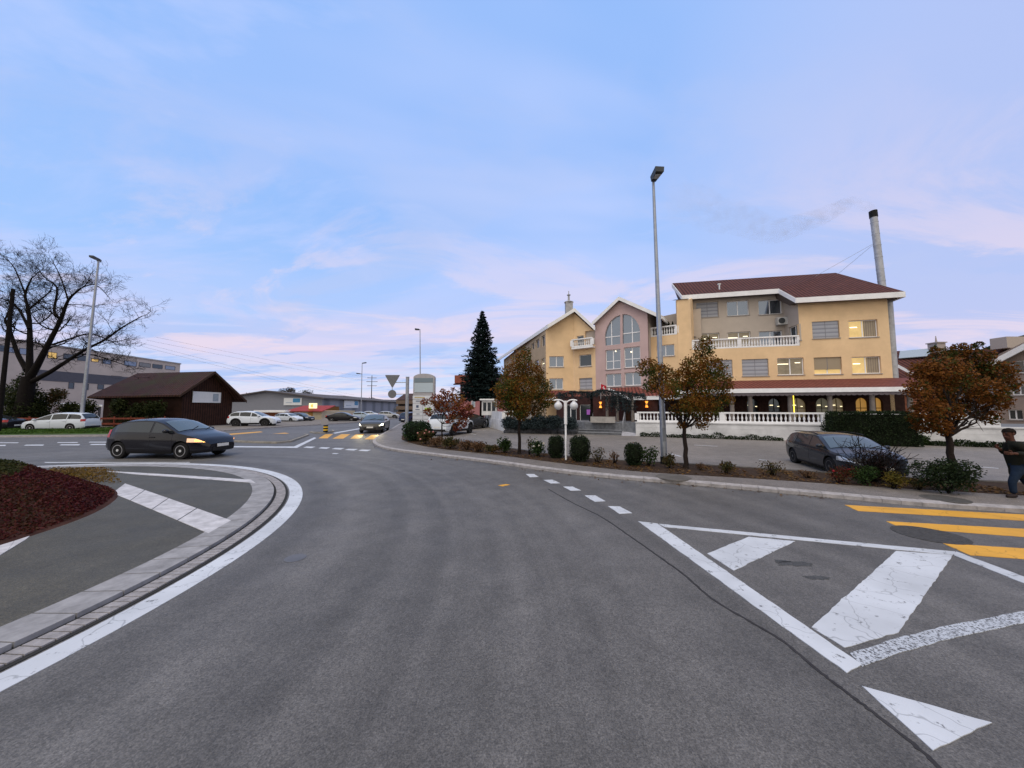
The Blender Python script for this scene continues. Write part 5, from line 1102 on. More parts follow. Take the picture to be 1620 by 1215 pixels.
    if detail:
        b = MB()
        for y in (-.25, .3): b.tube([V(X(gf) - .02, y, s.ztop(gf, y) + .02), V(X(gf - .22), y + .42, s.ztop(gf - .22, y + .42 if y < 0 else .6) + .03)], .012, 5)
        b.build('wiper', PLAST, t)
    return t
S_HATCH = Car(4.03, 1.70, [(0, .62), (.03, .80), (.07, .98), (.22, 1.16), (.45, 1.36), (.8, 1.45), (1.5, 1.49), (1.95, 1.47), (2.3, 1.38), (3.12, .98), (3.5, .88), (3.8, .77), (3.95, .66), (4.03, .52)], [(0, .55), (.08, .93), (1.0, .95), (2.2, .93), (3.1, .92), (3.5, .83), (3.85, .70), (4.03, .50)], (.66, 3.17), .31, three=True)
S_WAGON = Car(4.64, 1.80, [(0, .66), (.04, .92), (.12, 1.08), (.38, 1.30), (.62, 1.42), (1.1, 1.46), (2.0, 1.47), (2.45, 1.44), (2.8, 1.34), (3.6, .98), (4.1, .88), (4.4, .78), (4.56, .66), (4.64, .5)], [(0, .6), (.1, .95), (1.0, .98), (2.6, .93), (3.5, .91), (4.1, .82), (4.45, .70), (4.64, .48)], (.92, 3.60), .33)
S_MPV = Car(4.6, 1.78, [(0, .7), (.04, 1.0), (.16, 1.22), (.40, 1.50), (.75, 1.56), (1.8, 1.60), (2.3, 1.56), (2.7, 1.45), (3.75, .98), (4.15, .88), (4.4, .76), (4.53, .64), (4.6, .5)], [(0, .65), (.12, 1.0), (1.0, 1.02), (2.6, .95), (3.6, .90), (4.1, .82), (4.45, .68), (4.6, .48)], (.92, 3.70), .32)
S_SUV = Car(4.5, 1.86, [(0, .8), (.04, 1.05), (.15, 1.24), (.40, 1.52), (.75, 1.63), (1.7, 1.66), (2.2, 1.63), (2.55, 1.52), (3.35, 1.12), (3.9, 1.04), (4.25, .94), (4.42, .80), (4.5, .62)], [(0, .75), (.1, 1.08), (1.0, 1.12), (2.4, 1.05), (3.3, 1.04), (3.95, .96), (4.3, .84), (4.5, .60)], (.88, 3.55), .40, z0=.27, clad=True)
S_SEDAN = Car(4.75, 1.84, [(0, .7), (.04, .96), (.12, 1.02), (.60, 1.07), (1.45, 1.38), (2.0, 1.46), (2.45, 1.44), (2.8, 1.34), (3.65, .98), (4.2, .88), (4.5, .76), (4.68, .64), (4.75, .5)], [(0, .62), (.1, .93), (1.0, .97), (2.6, .93), (3.6, .91), (4.2, .82), (4.55, .68), (4.75, .48)], (.98, 3.80), .33)
HL_O = mat('amber headlight', (.9, .6, .3), .3, emit=(1, .45, .10), es=1.6); HL_W = mat('white headlight', (.9, .9, .8), .2, emit=(1, .90, .62), es=6)
HL_G = mat('lit lens', (.6, .5, .4), .15, emit=(1, .46, .20), es=.75); BULB = mat('amber bulb', (1, .6, .2), .3, emit=(1, .50, .07), es=2.6)
def place(px_r, px_f, yr, yf): return V(*px_y(yr, px_r), 0), V(*px_y(yf, px_f), 0)
def park(spec, s, name, label, rear_px, front_px, Yr, head, pm, z=0.0, **kw):
    """rear axle at picture column rear_px and distance Yr, pointing along head"""
    R = V(*px_y(Yr, rear_px), z); h = V(head[0], head[1], 0).normalized(); k = kw.get('sc', 1.0); nr = V(-h.y, h.x, 0)
    if nr.dot(R) > 0: nr = -nr                                    # the side turned to us
    c = R + h * (s.L / 2 - s.ax[0]) * k - nr * (s.W / 2 - .05) * k
    if 'front' in kw: q = kw.pop('front'); c = V(*px_y(q[1], q[0]), z) - h * s.L / 2 * k
    return build_car(spec, s, name, label, c, h, pm, **kw)
park('hatch', S_HATCH, 'hatchback_car', 'dark grey three-door hatchback with glowing amber headlights driving round the roundabout', 193, 288, 13.8, (.997, -.075), P_ANTH, sc=1.06, lights=(HL_G, HL_O, BULB))
park('wagon', S_WAGON, 'estate_car', 'grey estate car parked behind the dark twiggy shrub on the car park', 1250, 1314, 12.7, (-.30, -.954), P_GREY, sc=.87, zs=.93, rim=RIMD, rails=True)
park('mpv', S_MPV, 'white_car', 'white people carrier parked on the grass side behind the left lamp post', 115, 52, 29.6, (-.985, -.17), P_WHITE, rim=RIM)
park('sedan', S_SEDAN, 'dark_car', 'dark car cut by the left picture edge in front of the red fence', -10, -70, 29.3, (-.985, -.17), P_BLACK, rim=RIM)
park('suv', S_SUV, 'white_car', 'white off-road car with black wheels parked beside the timber barn', 375, 420, 35.9, (.98, .19), P_WHITE, rim=RIMD)
park('sedan', S_SEDAN, 'bronze_car', 'dark saloon driving towards us at the far crossing with bright white headlights', 600, 580, 31.5, (.20, -.98), P_BRONZE, lights=(HL_W, HL_W), front=(586.5, 27.2))
park('suv', S_SUV, 'white_car', 'white off-road car seen from behind beside the grey sign pillar', 719, 743, 24.8, (.32, .947), P_WHITE, rim=RIMD, rails=True)
park('wagon', S_WAGON, 'dark_car', 'black estate car with pale roof, parked beyond the white car by the sign pillar', 744, 750, 31.5, (.40, .91), P_BLACK)
park('sedan', S_SEDAN, 'dark_car', 'black saloon standing between the striped bollard and the white warehouse signs', 526, 556, 49, (.99, .1), P_BLACK, sc=.94)
park('wagon', S_WAGON, 'white_car', 'white estate car right behind the bonnet of the white off-road car by the barn', 441, 466, 49, (.97, -.25), P_WHITE, sc=.85)
park('wagon', S_WAGON, 'dark_car', 'dark estate car parked before the low orange shop wall', 461, 482, 51, (.97, -.25), P_GREY, sc=.85)
park('mpv', S_MPV, 'pale_car', 'pale silver car half hidden behind the black saloon near the bollard', 520, 502, 60, (-.9, -.43), P_SILV, sc=.82)
park('hatch', S_HATCH, 'pale_blue_car', 'pale blue hatchback at the tail of the black saloon, before the warehouse', 562, 580, 61, (.98, .2), P_LBLUE, sc=.86)
park('suv', S_SUV, 'silver_car', 'silver off-road car behind the approaching saloon, right end of the warehouse', 605, 624, 63, (.98, .15), P_SILV, sc=.82)
park('hatch', S_HATCH, 'white_car', 'small white car far behind the roof of the approaching saloon', 578, 590, 76, (.98, .2), P_WHITE, sc=.85)
park('mpv', S_MPV, 'dark_blue_car', 'dark blue car with red tail lamp behind the grey sign post', 652, 656, 46, (.35, .94), P_BLUE, sc=.9)
for nm, px in (('a', 571), ('b', 603)): pass

# ------------------------------------------------------------------ lamps, signs, bollard, pylon, fence
def lamp_head(b, c, d, l, w=.32, h=.18):
    d = Vector(d).normalized(); q = V(-d.y, d.x, 0); e = c + d * l
    p = [c - q * w * .35, c + q * w * .35, e + q * w * .5, e - q * w * .5]
    b.add([x + V(0, 0, h * .5) for x in p] + [x - V(0, 0, h * .5) for x in (c - q * w * .25, c + q * w * .25, e + q * w * .45, e - q * w * .45)], [(0, 1, 2, 3), (7, 6, 5, 4), (0, 4, 5, 1), (1, 5, 6, 2), (2, 6, 7, 3), (3, 7, 4, 0)])
def mast(name, label, base, topz_px, Y, r0, r1, heads, group=None, z=.1, door=True):
    B = D(base[0], base[1], Y); B.z = z; T = D(topz_px[0], topz_px[1], Y)
    t = thing(name, label, 'street lamp', B, group=group)
    b = MB(); n = 6; b.tube([B.lerp(T, i / n) for i in range(n + 1)], [r0 + (r1 - r0) * i / n for i in range(n + 1)], 12); po = b.build('pole', METAL, t, world=True, smooth=40)
    if door: b = MB(); b.box((B.x - .02, B.y - r0 - .004, B.z + 1.0), (.1, .02, .45)); b.build('service_door', mat('door steel', (.26, .28, .31), .5, metal=.6), po); b = MB(); b.tube([B, B + V(0, 0, .25)], r0 * 1.18, 12); b.build('base_sleeve', BLACK, po, smooth=40)
    for d, l, arm, hd in heads:
        q = T + V(0, 0, -hd); dv = Vector(d).normalized(); b = MB()
        if arm: b.tube([q, q + dv * arm], r1 * .8, 8)
        lamp_head(b, q + dv * arm, dv, l); ho = b.build('lamp_head', DMETAL, t, world=True)
        b = MB(); e = q + dv * (arm + l * .55) - V(0, 0, .102); b.box(e, (l * .5, .2, .012), math.atan2(dv.y, dv.x)); b.build('lens', mat('lamp glass', (.35, .36, .38), .2), ho)
    return t
mast('street_lamp', 'tall galvanised street lamp standing among the shrubs left of the grey estate car', (1051, 735), (1033.5, 286), 11.9, .105, .045, [((.08, -1, .12), .48, .0, -.05)])
mast('street_lamp', 'tall grey street lamp on the grass verge in front of the white people carrier', (127, 680), (156, 412), 31, .15, .07, [((.3, -1, .0), .8, .0, -.05), ((-.7, .7, .0), .3, .0, -.05)])
mast('street_lamp', 'slim street lamp with single left arm behind the sign pillar', (665, 672), (664.5, 521), 45, .09, .05, [((-1, -.2, .06), .55, .1, .05)], group='slim lamps along the far street', door=False)
mast('street_lamp', 'slim far street lamp with two arms above the warehouse roof', (571, 660), (573, 574), 74, .10, .06, [((1, -.3, .1), .9, .1, .1), ((-1, -.3, .1), .8, .3, 2.4)], group='slim lamps along the far street', door=False)
PYL = thing('power_pylon', 'thin pylon with three crossarms beyond the warehouse roof', 'pylon', D(588, 640, 175)); b = MB(); T = D(588.5, 594, 175); b.tube([V(T.x, T.y, 0), T], [.3, .16], 8); b.build('mast', DMETAL, PYL, world=True)
for y, w in ((597.5, 3.0), (603.5, 4.0), (610, 3.2)):
    c = D(588.5, y, 175); b = MB(); b.beam(c - V(w / 2 + .8, 0, 0), c + V(w / 2 + .8, 0, 0), .2, .22); b.build('crossarm', DMETAL, PYL, world=True)
for i, (a, c) in enumerate((((215, 540), (560, 625)), ((225, 548), (560, 629)), ((232, 538), (588, 604)), ((245, 533), (588, 598)))):
    p, q = D(*a, 88), D(*c, 165); b = MB(); b.tube([p.lerp(q, k / 10) - V(0, 0, 2.0 * (k / 10) * (1 - k / 10)) for k in range(11)], .018, 4)
    tag(b.build('power_line', BLACK), 'thin overhead power line from beyond the barn roof to the pylon', 'power line', 'overhead power lines')
# wooden pole at the left edge
p = px_y(27, 2); b = MB(); b.tube([V(p[0], p[1], 0), V(*px_y(27, 4), D(4, 457, 27).z)], [.15, .11], 9); tag(b.build('wooden_pole', BARKD), 'plain dark wooden pole at the left edge before the bare tree', 'pole')
# globe lamp
gb = G(895.5, 728, .1); GL = thing('globe_lamp', 'white twin globe lamp between two clipped ball bushes', 'lamp', gb)
gt = D(895.5, 634, gb.y).z; b = MB(); b.tube([gb, V(gb.x, gb.y, gt * .62)], .035, 10); b.tube([V(gb.x, gb.y, gt * .62), V(gb.x, gb.y, gt)], .06, 10); b.build('post', WHITE, GL, world=True, smooth=40)
for sd in (-1, 1):
    b = MB(); b.tube([V(gb.x + sd * (.03 + .25 * (1 - math.cos(a))), gb.y, gt - .12 + .16 * math.sin(a)) for a in [math.pi * k / 10 for k in range(8)]], .022, 8); ao = b.build('arm', WHITE, GL, world=True, smooth=40)
    c = D(895.5 + sd * 12.4, 642, gb.y); b = MB(); b.ball(c, .148, 20, 14); b.build('globe', mat('opal globe', (.62, .63, .66), .25), ao, smooth=60)
    b = MB(); b.lathe([(.05, .12), (.06, .17), (.02, .19)], 10, c); b.build('globe_cap', WHITE, ao, smooth=40)
# cantilevered road sign, seen from behind
sb = G(643, 687, .1); st_ = D(645.5, 597, sb.y); SG = thing('sign_post', 'thick grey sign post carrying the backs of a triangular and a round sign', 'road sign', sb)
b = MB(); b.tube([sb, V(sb.x, sb.y, st_.z)], .12, 14); b.tube([V(sb.x, sb.y, st_.z), V(sb.x, sb.y, st_.z + .04)], .13, 14); b.build('post', METAL, SG, world=True, smooth=40)
for y in (605, 623.4): b = MB(); q = D(645, y, sb.y); b.tube([q, D(620.5, y, sb.y)], .03, 8); b.build('bracket', METAL, SG, world=True)
b = MB(); tri = [D(x, y, sb.y - .06) for x, y in ((609.4, 593.2), (632.2, 593.2), (631.6, 595.5), (621.5, 612.5), (619.8, 612.5), (610, 595.5))]; b.add(tri + [p + V(0, .03, 0) for p in tri], [tuple(reversed(range(6))), tuple(range(6, 12))] + [(i, (i + 1) % 6, (i + 1) % 6 + 6, i + 6) for i in range(6)]); o = b.build('triangular_sign', SIGNBACK, SG, world=True); fixnorm(o)
b = MB(); c = D(620.3, 623.4, sb.y - .06); b.lathe([(.01, 0), (.30, 0), (.30, .03), (.01, .03)], 24, c, (0, 1, 0)); o = b.build('round_sign', SIGNBACK, SG, world=True)
b = MB(); b.tube([D(620.5, 612, sb.y - .03), D(620.5, 617, sb.y - .03)], .025, 8); b.build('sign_rod', METAL, SG, world=True)
# sign pillar
tb = G(670, 675.5, .1); ty = 27.0; TT = thing('sign_pillar', 'tall pale company sign pillar with rounded grey top beside the white parked car', 'sign', px_y(ty, 670) + (.05,))
x0, x1 = px_y(ty, 653.5)[0], px_y(ty, 687)[0]; zt_ = D(670, 597, ty).z; za2 = D(670, 591, ty).z; cxx = (x0 + x1) / 2
out = [(x0, .0), (x1, .0), (x1, zt_)] + [(cxx + (x1 - x0) / 2 * math.cos(a), zt_ + (za2 - zt_) * math.sin(a)) for a in [math.pi * k / 12 for k in range(1, 12)]] + [(x0, zt_)]
b = MB(); n = len(out); b.add([V(x, ty, z) for x, z in out] + [V(x, ty + .45, z) for x, z in out], [tuple(range(n)), tuple(reversed(range(n, 2 * n)))] + [(i, i + n, (i + 1) % n + n, (i + 1) % n) for i in range(n)]); o = b.build('casing', mat('pillar grey', (.36, .35, .37), .5, var=.08), TT, world=True); fixnorm(o)
def tp(name, px0, py0, px1, py1, m, d=.03):
    a, c = D(px0, py1, ty), D(px1, py0, ty); b = MB(); b.obox(V(a.x, ty - d, a.z), V(c.x - a.x, 0, 0), V(0, d, 0), V(0, 0, c.z - a.z)); return b.build(name, m, TT, world=True)
tp('top_panel', 655.5, 598, 685, 605, mat('pillar blue grey', (.16, .21, .25), .5)); tp('header_panel', 655.5, 605.6, 685, 620.5, mat('pillar pale blue', (.42, .50, .56), .5)); 
PANEL = mat('pillar white', (.60, .63, .68), .5)
rows = [(626, 631.5), (632.2, 637.5), (638.2, 651.5), (652.2, 657.5), (658.2, 663), (663.8, 669)]
for i, (a, c) in enumerate(rows):
    if i in (2, 3, 4): p = [tp('name_panel', 653, a, 668.6, c, PANEL), tp('name_panel', 669.2, a, 686, c, PANEL)]
    else: p = [tp('name_panel', 653, a, 686, c, PANEL)]
INK = mat('sign ink', (.06, .09, .16), .5)
for q, m in (((656, 628, 672, 629.6), mat('sign ochre', (.5, .4, .2), .5)), ((658, 634, 668, 635.2), INK), ((657.5, 647.5, 664, 648.6), INK), ((658.5, 641, 662.5, 645), INK), ((659, 654.4, 664, 655.4), INK), ((672, 645, 682, 650.5), mat('sign lime', (.35, .55, .08), .5)), ((673, 654.5, 678, 655.8), INK)): tp('printed_mark', *q, m, d=.038)
tp('base_plinth', 653, 669.6, 686, 680, mat('pillar base', (.5, .53, .58), .6), d=.02)
# striped bollard with the back of a round sign
bb0 = G(515, 683.3, .1); BO = thing('bollard', 'black and yellow striped bollard with round sign on the far traffic island', 'bollard', bb0); zb1 = D(515, 672.5, bb0.y).z
for i in range(5):
    b = MB(); a, c = bb0.z + (zb1 - bb0.z) * i / 5, bb0.z + (zb1 - bb0.z) * (i + 1) / 5; b.tube([V(bb0.x, bb0.y, a + .001), V(bb0.x, bb0.y, c)], .17, 14); b.build('band', mat('bollard yellow', (.75, .45, .02), .5) if i % 2 else BLACK, BO, world=True, smooth=40)
b = MB(); c = D(513.5, 667, bb0.y - .05); b.lathe([(.01, 0), (.29, 0), (.29, .03), (.01, .03)], 22, c, (.25, -1, 0)); b.build('round_sign', mat('sign back dull', (.30, .29, .31), .5, metal=.2), BO, world=True)
# red rail fence on the far left
FA, FB_ = px_y(33, -60), px_y(33.5, 262); PF = Pl(FA, FB_); FE = thing('rail_fence', 'low rusty red rail fence behind the white people carrier', 'fence', (FA[0], FA[1], .1))
for z in (.55, 1.05): b = MB(); b.beam(PF.w(0, z), PF.w(PF.len, z), .06, .16); b.build('rail', REDW, FE, world=True)
for i in range(13): b = MB(); q = PF.w(PF.len * i / 12, 0, .07); b.box((q.x, q.y, .62), (.1, .08, 1.1)); b.build('post', REDW, FE, world=True)
# carport roof seen behind the fence
c0 = px_y(40, 70); b = MB(); b.slab([V(*px_y(38, 52), 2.6), V(*px_y(38, 163), 2.25), V(*px_y(44, 163), 2.35), V(*px_y(44, 60), 2.7)], .15); cp_ = thing('carport', 'flat white carport roof behind the fence left of the barn', 'carport', (c0[0], c0[1], 0)); b.build('roof', WHITE, cp_, world=True)
for x, y in ((58, 38.2), (110, 38.2), (160, 38.2), (70, 43.5), (158, 43.5)): q = px_y(y, x); b = MB(); b.tube([V(q[0], q[1], 0), V(q[0], q[1], 2.2)], .06, 8); b.build('post', DGREY, cp_, world=True)

# ------------------------------------------------------------------ trees and plants
L_AUT = leafmat('autumn leaves', [(.020, .040, .008), (.042, .064, .013), (.085, .068, .012), (.20, .085, .012), (.12, .040, .009), (.25, .13, .02)], 1.6)
L_AUTR = leafmat('russet leaves', [(.020, .036, .008), (.045, .058, .012), (.13, .044, .010), (.19, .075, .013), (.085, .022, .008)], 1.3)
L_RED = leafmat('red maple leaves', [(.07, .018, .014), (.17, .035, .025), (.22, .08, .02), (.12, .10, .02)], 1.0)
L_GREEN = leafmat('green leaves', [(.012, .026, .008), (.028, .055, .014), (.05, .075, .02)], 2.5)
L_DARK = leafmat('dark hedge leaves', [(.008, .014, .007), (.016, .028, .011), (.03, .045, .016)], 3)
L_DULL = leafmat('dull rose leaves', [(.022, .026, .01), (.05, .05, .018), (.09, .055, .02), (.06, .025, .012)], 3)
L_DRY = leafmat('dry rusty leaves', [(.05, .032, .018), (.12, .065, .035), (.15, .09, .05), (.08, .06, .02)], 3)
L_SPR = leafmat('spruce needles', [(.007, .013, .013), (.013, .024, .024), (.022, .038, .036)], 1.2, nw=.4)
L_BLUE = leafmat('blue juniper needles', [(.014, .022, .024), (.03, .044, .048), (.05, .068, .07)], 1.5)
L_IVY = leafmat('ivy leaves', [(.008, .012, .005), (.02, .028, .008), (.04, .045, .012)], 1.0)
L_MOUND = leafmat('red ground cover', [(.028, .006, .008), (.065, .010, .014), (.085, .022, .016), (.045, .03, .012)], .8, nw=.5)
L_MGREEN = leafmat('green ground cover', [(.018, .026, .008), (.045, .050, .014), (.07, .045, .018)], 1.2)
L_GRASS = leafmat('grass blades', [(.025, .055, .008), (.05, .11, .015), (.09, .12, .03)], .6)
L_LITTER = leafmat('fallen leaves', [(.10, .05, .02), (.16, .09, .03), (.07, .03, .015), (.2, .13, .04)], 4)
L_FLOW = mat('white rose', (.6, .56, .5), .6); L_PINK = mat('pink rose', (.5, .22, .2), .6)
def blobpts(rng, blobs, n, inner=.45, holes=0):
    w = np.array([b[3] * b[4] * b[5] for b in blobs]) ** .75; k = rng.choice(len(blobs), n, p=w / w.sum()); B = np.array(blobs)[k]
    d = rng.normal(size=(n, 3)); d /= np.linalg.norm(d, axis=1)[:, None]; r = (inner ** 2 + (1 - inner ** 2) * rng.random(n)) ** .5 * (1 + .10 * rng.normal(size=n))
    return B[:, :3] + d * r[:, None] * B[:, 3:6]
def pxblobs(base, Y, items, rng, dj=.5):
    """clumps given in the picture at distance Y become local ellipsoids with their own depth"""
    out = []
    for px, py, r in items:
        yy = Y + rng.uniform(-dj, dj); c = D(px, py, yy); R = r / F * Y; out.append((c.x - base.x, c.y - base.y, c.z - base.z, R * 1.05, R * 1.05, R * .95))
    return out
def limb(b, p, q, r0, r1, rng, n=5, wob=.06):
    P = [Vector(p).lerp(Vector(q), i / n) + (V(*rng.uniform(-wob, wob, 3)) * (q - p).length if 0 < i < n else V(0, 0, 0)) for i in range(n + 1)]
    b.tube(P, [r0 + (r1 - r0) * i / n for i in range(n + 1)], 7); return P
def tree(name, label, base, Y, items, nleaf, size, lm, tr, fork, seed, group=None, cat='tree', extra=None, bark=BARK, dj=.6):
    rng = np.random.default_rng(seed); t = thing(name, label, cat, base, group=group); bl = pxblobs(base, Y, items, rng, dj)
    b = MB(); f = V(*fork); limb(b, V(0, 0, -.05), f, tr, tr * .72, rng, 6, .015); b.tube([V(0, 0, -.05), V(0, 0, .12)], [tr * 1.35, tr * 1.02], 9)
    for x in bl:
        q = V(*x[:3]); s = f if q.z > f.z else f * .9
        P = limb(b, s, q, tr * .34, tr * .07, rng, 5, .07)
        for _ in range(5): a = P[int(rng.integers(2, 6))]; limb(b, a, a + V(*rng.normal(size=3)).normalized() * x[3] * 1.0, tr * .10, tr * .03, rng, 3, .08)
    b.build('trunk', bark, t, smooth=60)
    c = MB(); c.leaves(blobpts(rng, bl, nleaf), size, rng)
    c.build('crown', lm, t)
    return t
b1 = G(821.5, 718.5, .1)
tree('autumn_tree', 'brown autumn tree with rounded crown left of the globe lamp', b1, b1.y, [(826, 572, 17), (812, 592, 20), (842, 592, 20), (800, 616, 18), (828, 615, 24), (856, 614, 20), (795, 636, 14), (818, 640, 22), (845, 640, 22), (866, 632, 14), (826, 655, 12), (832, 557, 9)], 12500, .088, L_AUT, .075, (0, 0, 1.35), 11, dj=.75)
b2 = G(1085, 741.5, .1)
tree('autumn_tree', 'brown autumn tree with wide two-lobed crown beside the tall galvanised lamp', b2, b2.y, [(1117, 540, 10), (1112, 556, 16), (1098, 580, 20), (1128, 582, 20), (1080, 600, 20), (1108, 610, 24), (1140, 606, 19), (1024, 582, 16), (1045, 592, 20), (1030, 610, 14), (1060, 618, 17), (1148, 630, 13), (1095, 640, 20), (1122, 645, 18), (1072, 648, 12), (1110, 668, 12), (1078, 672, 7)], 13500, .072, L_AUT, .075, (0, 0, 1.25), 12, dj=.6)
b3 = G(1507, 764, .1)
tree('autumn_tree', 'russet autumn tree with dense flat crown near the walking person', b3, b3.y, [(1520, 556, 16), (1490, 566, 18), (1548, 566, 18), (1462, 588, 18), (1500, 590, 26), (1540, 592, 24), (1580, 588, 19), (1452, 616, 16), (1482, 620, 24), (1522, 622, 26), (1562, 618, 22), (1596, 608, 14), (1470, 648, 20), (1500, 650, 18), (1545, 648, 16), (1582, 636, 14), (1466, 670, 17), (1492, 676, 12), (1565, 660, 13), (1445, 662, 9), (1548, 545, 6), (1478, 552, 6)], 17000, .072, L_AUTR, .085, (0, 0, 1.15), 13, dj=.55)
b4 = G(699, 699, .1)
tree('red_maple', 'small red maple before the rear of the white car by the sign pillar', b4, b4.y, [(710, 628, 11), (690, 634, 12), (726, 634, 11), (672, 636, 7), (700, 646, 13), (722, 648, 13), (738, 652, 11), (678, 652, 8), (712, 662, 9), (732, 668, 10), (722, 676, 7), (742, 644, 7), (701, 619, 5), (716, 616, 4)], 3400, .12, L_RED, .05, (0, 0, 1.0), 14, dj=.5)
# spruce
SB = G(762, 674, 0); SY = SB.y; sp = thing('spruce_tree', 'tall dark spruce standing between the sign pillar and the hotel', 'tree', SB); rng = np.random.default_rng(21)
hT = D(762, 494, SY).z; zlow = D(762, 628, SY).z; Rm = 41 / F * SY
b = MB(); b.tube([V(0, 0, 0), V(.05, 0, hT * .5), V(0, 0, hT - .1)], [.28, .16, .02], 10); b.build('trunk', BARKD, sp, smooth=60)
pts = []; bb = MB()
for lev in range(34):
    f = lev / 33; z = zlow + (hT - zlow) * f ** .95; R = Rm * (1 - f) ** .82 * rng.uniform(.86, 1.1) + .12
    if lev < 3: R *= (.80, .92, 1.0)[lev]
    n = max(5, int(17 * (1 - f) + 5)); a0 = rng.uniform(0, 6.28)
    for k in range(n):
        a = a0 + 6.283 * k / n + rng.uniform(-.15, .15); r = R * rng.uniform(.72, 1.14); dr = V(math.cos(a), math.sin(a), 0); sd = V(-dr.y, dr.x, 0)
        tip = dr * r + V(0, 0, z - .16 * r + .12 * r); bb.tube([V(0, 0, z), dr * r * .6 + V(0, 0, z - .13 * r), tip], [.03, .018, .006], 4)
        for m in range(int(40 * r / Rm) + 12):
            u = rng.uniform(.12, 1.0); w = .34 * r * (1 - u) ** .6 * rng.uniform(-1, 1) + rng.normal() * .04
            pts.append(dr * r * u + sd * w + V(0, 0, z - .22 * r * u * (1 - .45 * u) * 1.1 - abs(w) * .25 + rng.normal() * .05))
bb.build('branch', BARKD, sp); c = MB(); c.leaves([tuple(p) for p in pts], .40, rng, flat=.6, asp=.34); c.build('crown', L_SPR, sp)
# big bare tree
rng = np.random.default_rng(33); TB_ = G(38, 668, 0); TY = 35.0; TB_ = V(*px_y(TY, 38), 0)
bt = thing('bare_tree', 'big bare tree with spreading limbs and ivy round its trunk, far left', 'tree', TB_); wood = MB(); twig = MB()
def TP3(px, py, dy=0.0): return D(px, py, TY + dy) - TB_
def twigs(p, d, L, r, dep):
    n = 3; q = p.copy(); dd = d.copy(); P = [q.copy()]
    for i in range(n):
        dd = (dd + V(*rng.normal(size=3)) * .22 + V(0, 0, .06)).normalized(); q = q + dd * L / n; P.append(q.copy())
    (wood if r > .028 else twig).tube(P, [r * (1 - .45 * i / n) for i in range(n + 1)], 5 if r > .03 else 3, cap=False)
    if dep == 0: return
    for k in range(3 if dep > 1 else 4):
        i = int(rng.integers(1, n + 1)); e = (dd + V(*rng.normal(size=3)) * .75).normalized(); twigs(P[i], e, L * rng.uniform(.55, .8), max(.008, r * .5), dep - 1)
    twigs(P[-1], (dd + V(*rng.normal(size=3)) * .2).normalized(), L * .75, max(.009, r * .58), dep - 1)
def biglimb(pxs, r0, r1, dy0=0.0, dy1=0.0, sub=7, dep=3, sl=2.6, start=.3):
    r0, r1, sub = r0 * .68, r1 * .6, sub + 3
    P = smooth_line([TP3(x, y, dy0 + (dy1 - dy0) * i / (len(pxs) - 1)) for i, (x, y) in enumerate(pxs)], 4); n = len(P)
    wood.tube(P, [r0 + (r1 - r0) * (i / (n - 1)) ** .8 for i in range(n)], 9)
    for k in range(sub):
        f = start + (1 - start) * (k + rng.random()) / sub; i = min(n - 2, int(f * (n - 1))); d = (P[i + 1] - P[i]).normalized()
        e = (d * .6 + V(*rng.normal(size=3)) * .75 + V(0, 0, .2)).normalized(); twigs(P[i], e, .72 * sl * rng.uniform(.55, 1.0) * (1.1 - .4 * f), max(.022, (r0 + (r1 - r0) * f) * .40), dep)
    twigs(P[-1], (P[-1] - P[-2]).normalized(), sl * .5, r1 * .8, dep)
wood.tube([V(0, 0, -.1), V(0, 0, .5), TP3(40, 630), TP3(46, 596)], [1.0, .70, .56, .48], 14)
biglimb([(46, 600), (60, 576), (76, 545), (96, 506), (108, 475), (128, 456)], .50, .10, 0, -1.0, 8)
biglimb([(46, 600), (47, 560), (47, 520), (45, 490), (40, 466), (50, 440)], .44, .09, 0, 1.0, 8)
biglimb([(42, 585), (28, 560), (18, 530), (8, 506)], .34, .16, 0, .5, 4, start=.6)
biglimb([(52, 603), (80, 588), (105, 572), (135, 553), (165, 538), (195, 517), (225, 500)], .34, .06, 0, -2.5, 12, 3, 2.6, .35)
biglimb([(96, 506), (86, 492), (90, 465), (88, 452), (72, 440), (60, 425)], .20, .05, -.5, .5, 8)
biglimb([(88, 522), (76, 520), (62, 512), (52, 500)], .16, .06, 0, 1, 3)
biglimb([(84, 545), (105, 538), (140, 528), (165, 535), (185, 545)], .16, .05, -.4, -2, 7, 3, 2.0)
biglimb([(45, 490), (62, 476), (78, 462), (84, 448)], .14, .05, .4, 0, 5)
biglimb([(46, 520), (30, 490), (14, 476), (-10, 470)], .20, .06, .2, 2, 7)
biglimb([(40, 466), (30, 440), (20, 420), (5, 405)], .12, .04, 1, 1.5, 6)
biglimb([(108, 475), (100, 450), (92, 430), (84, 415)], .11, .04, -.8, 0, 6)
biglimb([(120, 560), (150, 562), (175, 570), (205, 580)], .12, .04, -.5, -2, 7, 3, 1.8)
biglimb([(128, 456), (145, 450), (158, 455), (172, 470)], .09, .04, -1, -2, 6, 3, 1.9, .1)
wood.build('trunk', BARKD, bt, smooth=60); twig.build('twigs', BARKD, bt)
c = MB(); iv = [(x, y, r) for x, y, r in ((38, 650, 24), (30, 630, 18), (48, 628, 16), (40, 606, 13), (24, 655, 16), (55, 655, 14), (46, 590, 8))]
c.leaves(blobpts(rng, pxblobs(TB_, TY, iv, rng, .6), 5200, .55), .22, rng); c.build('ivy', L_IVY, bt)

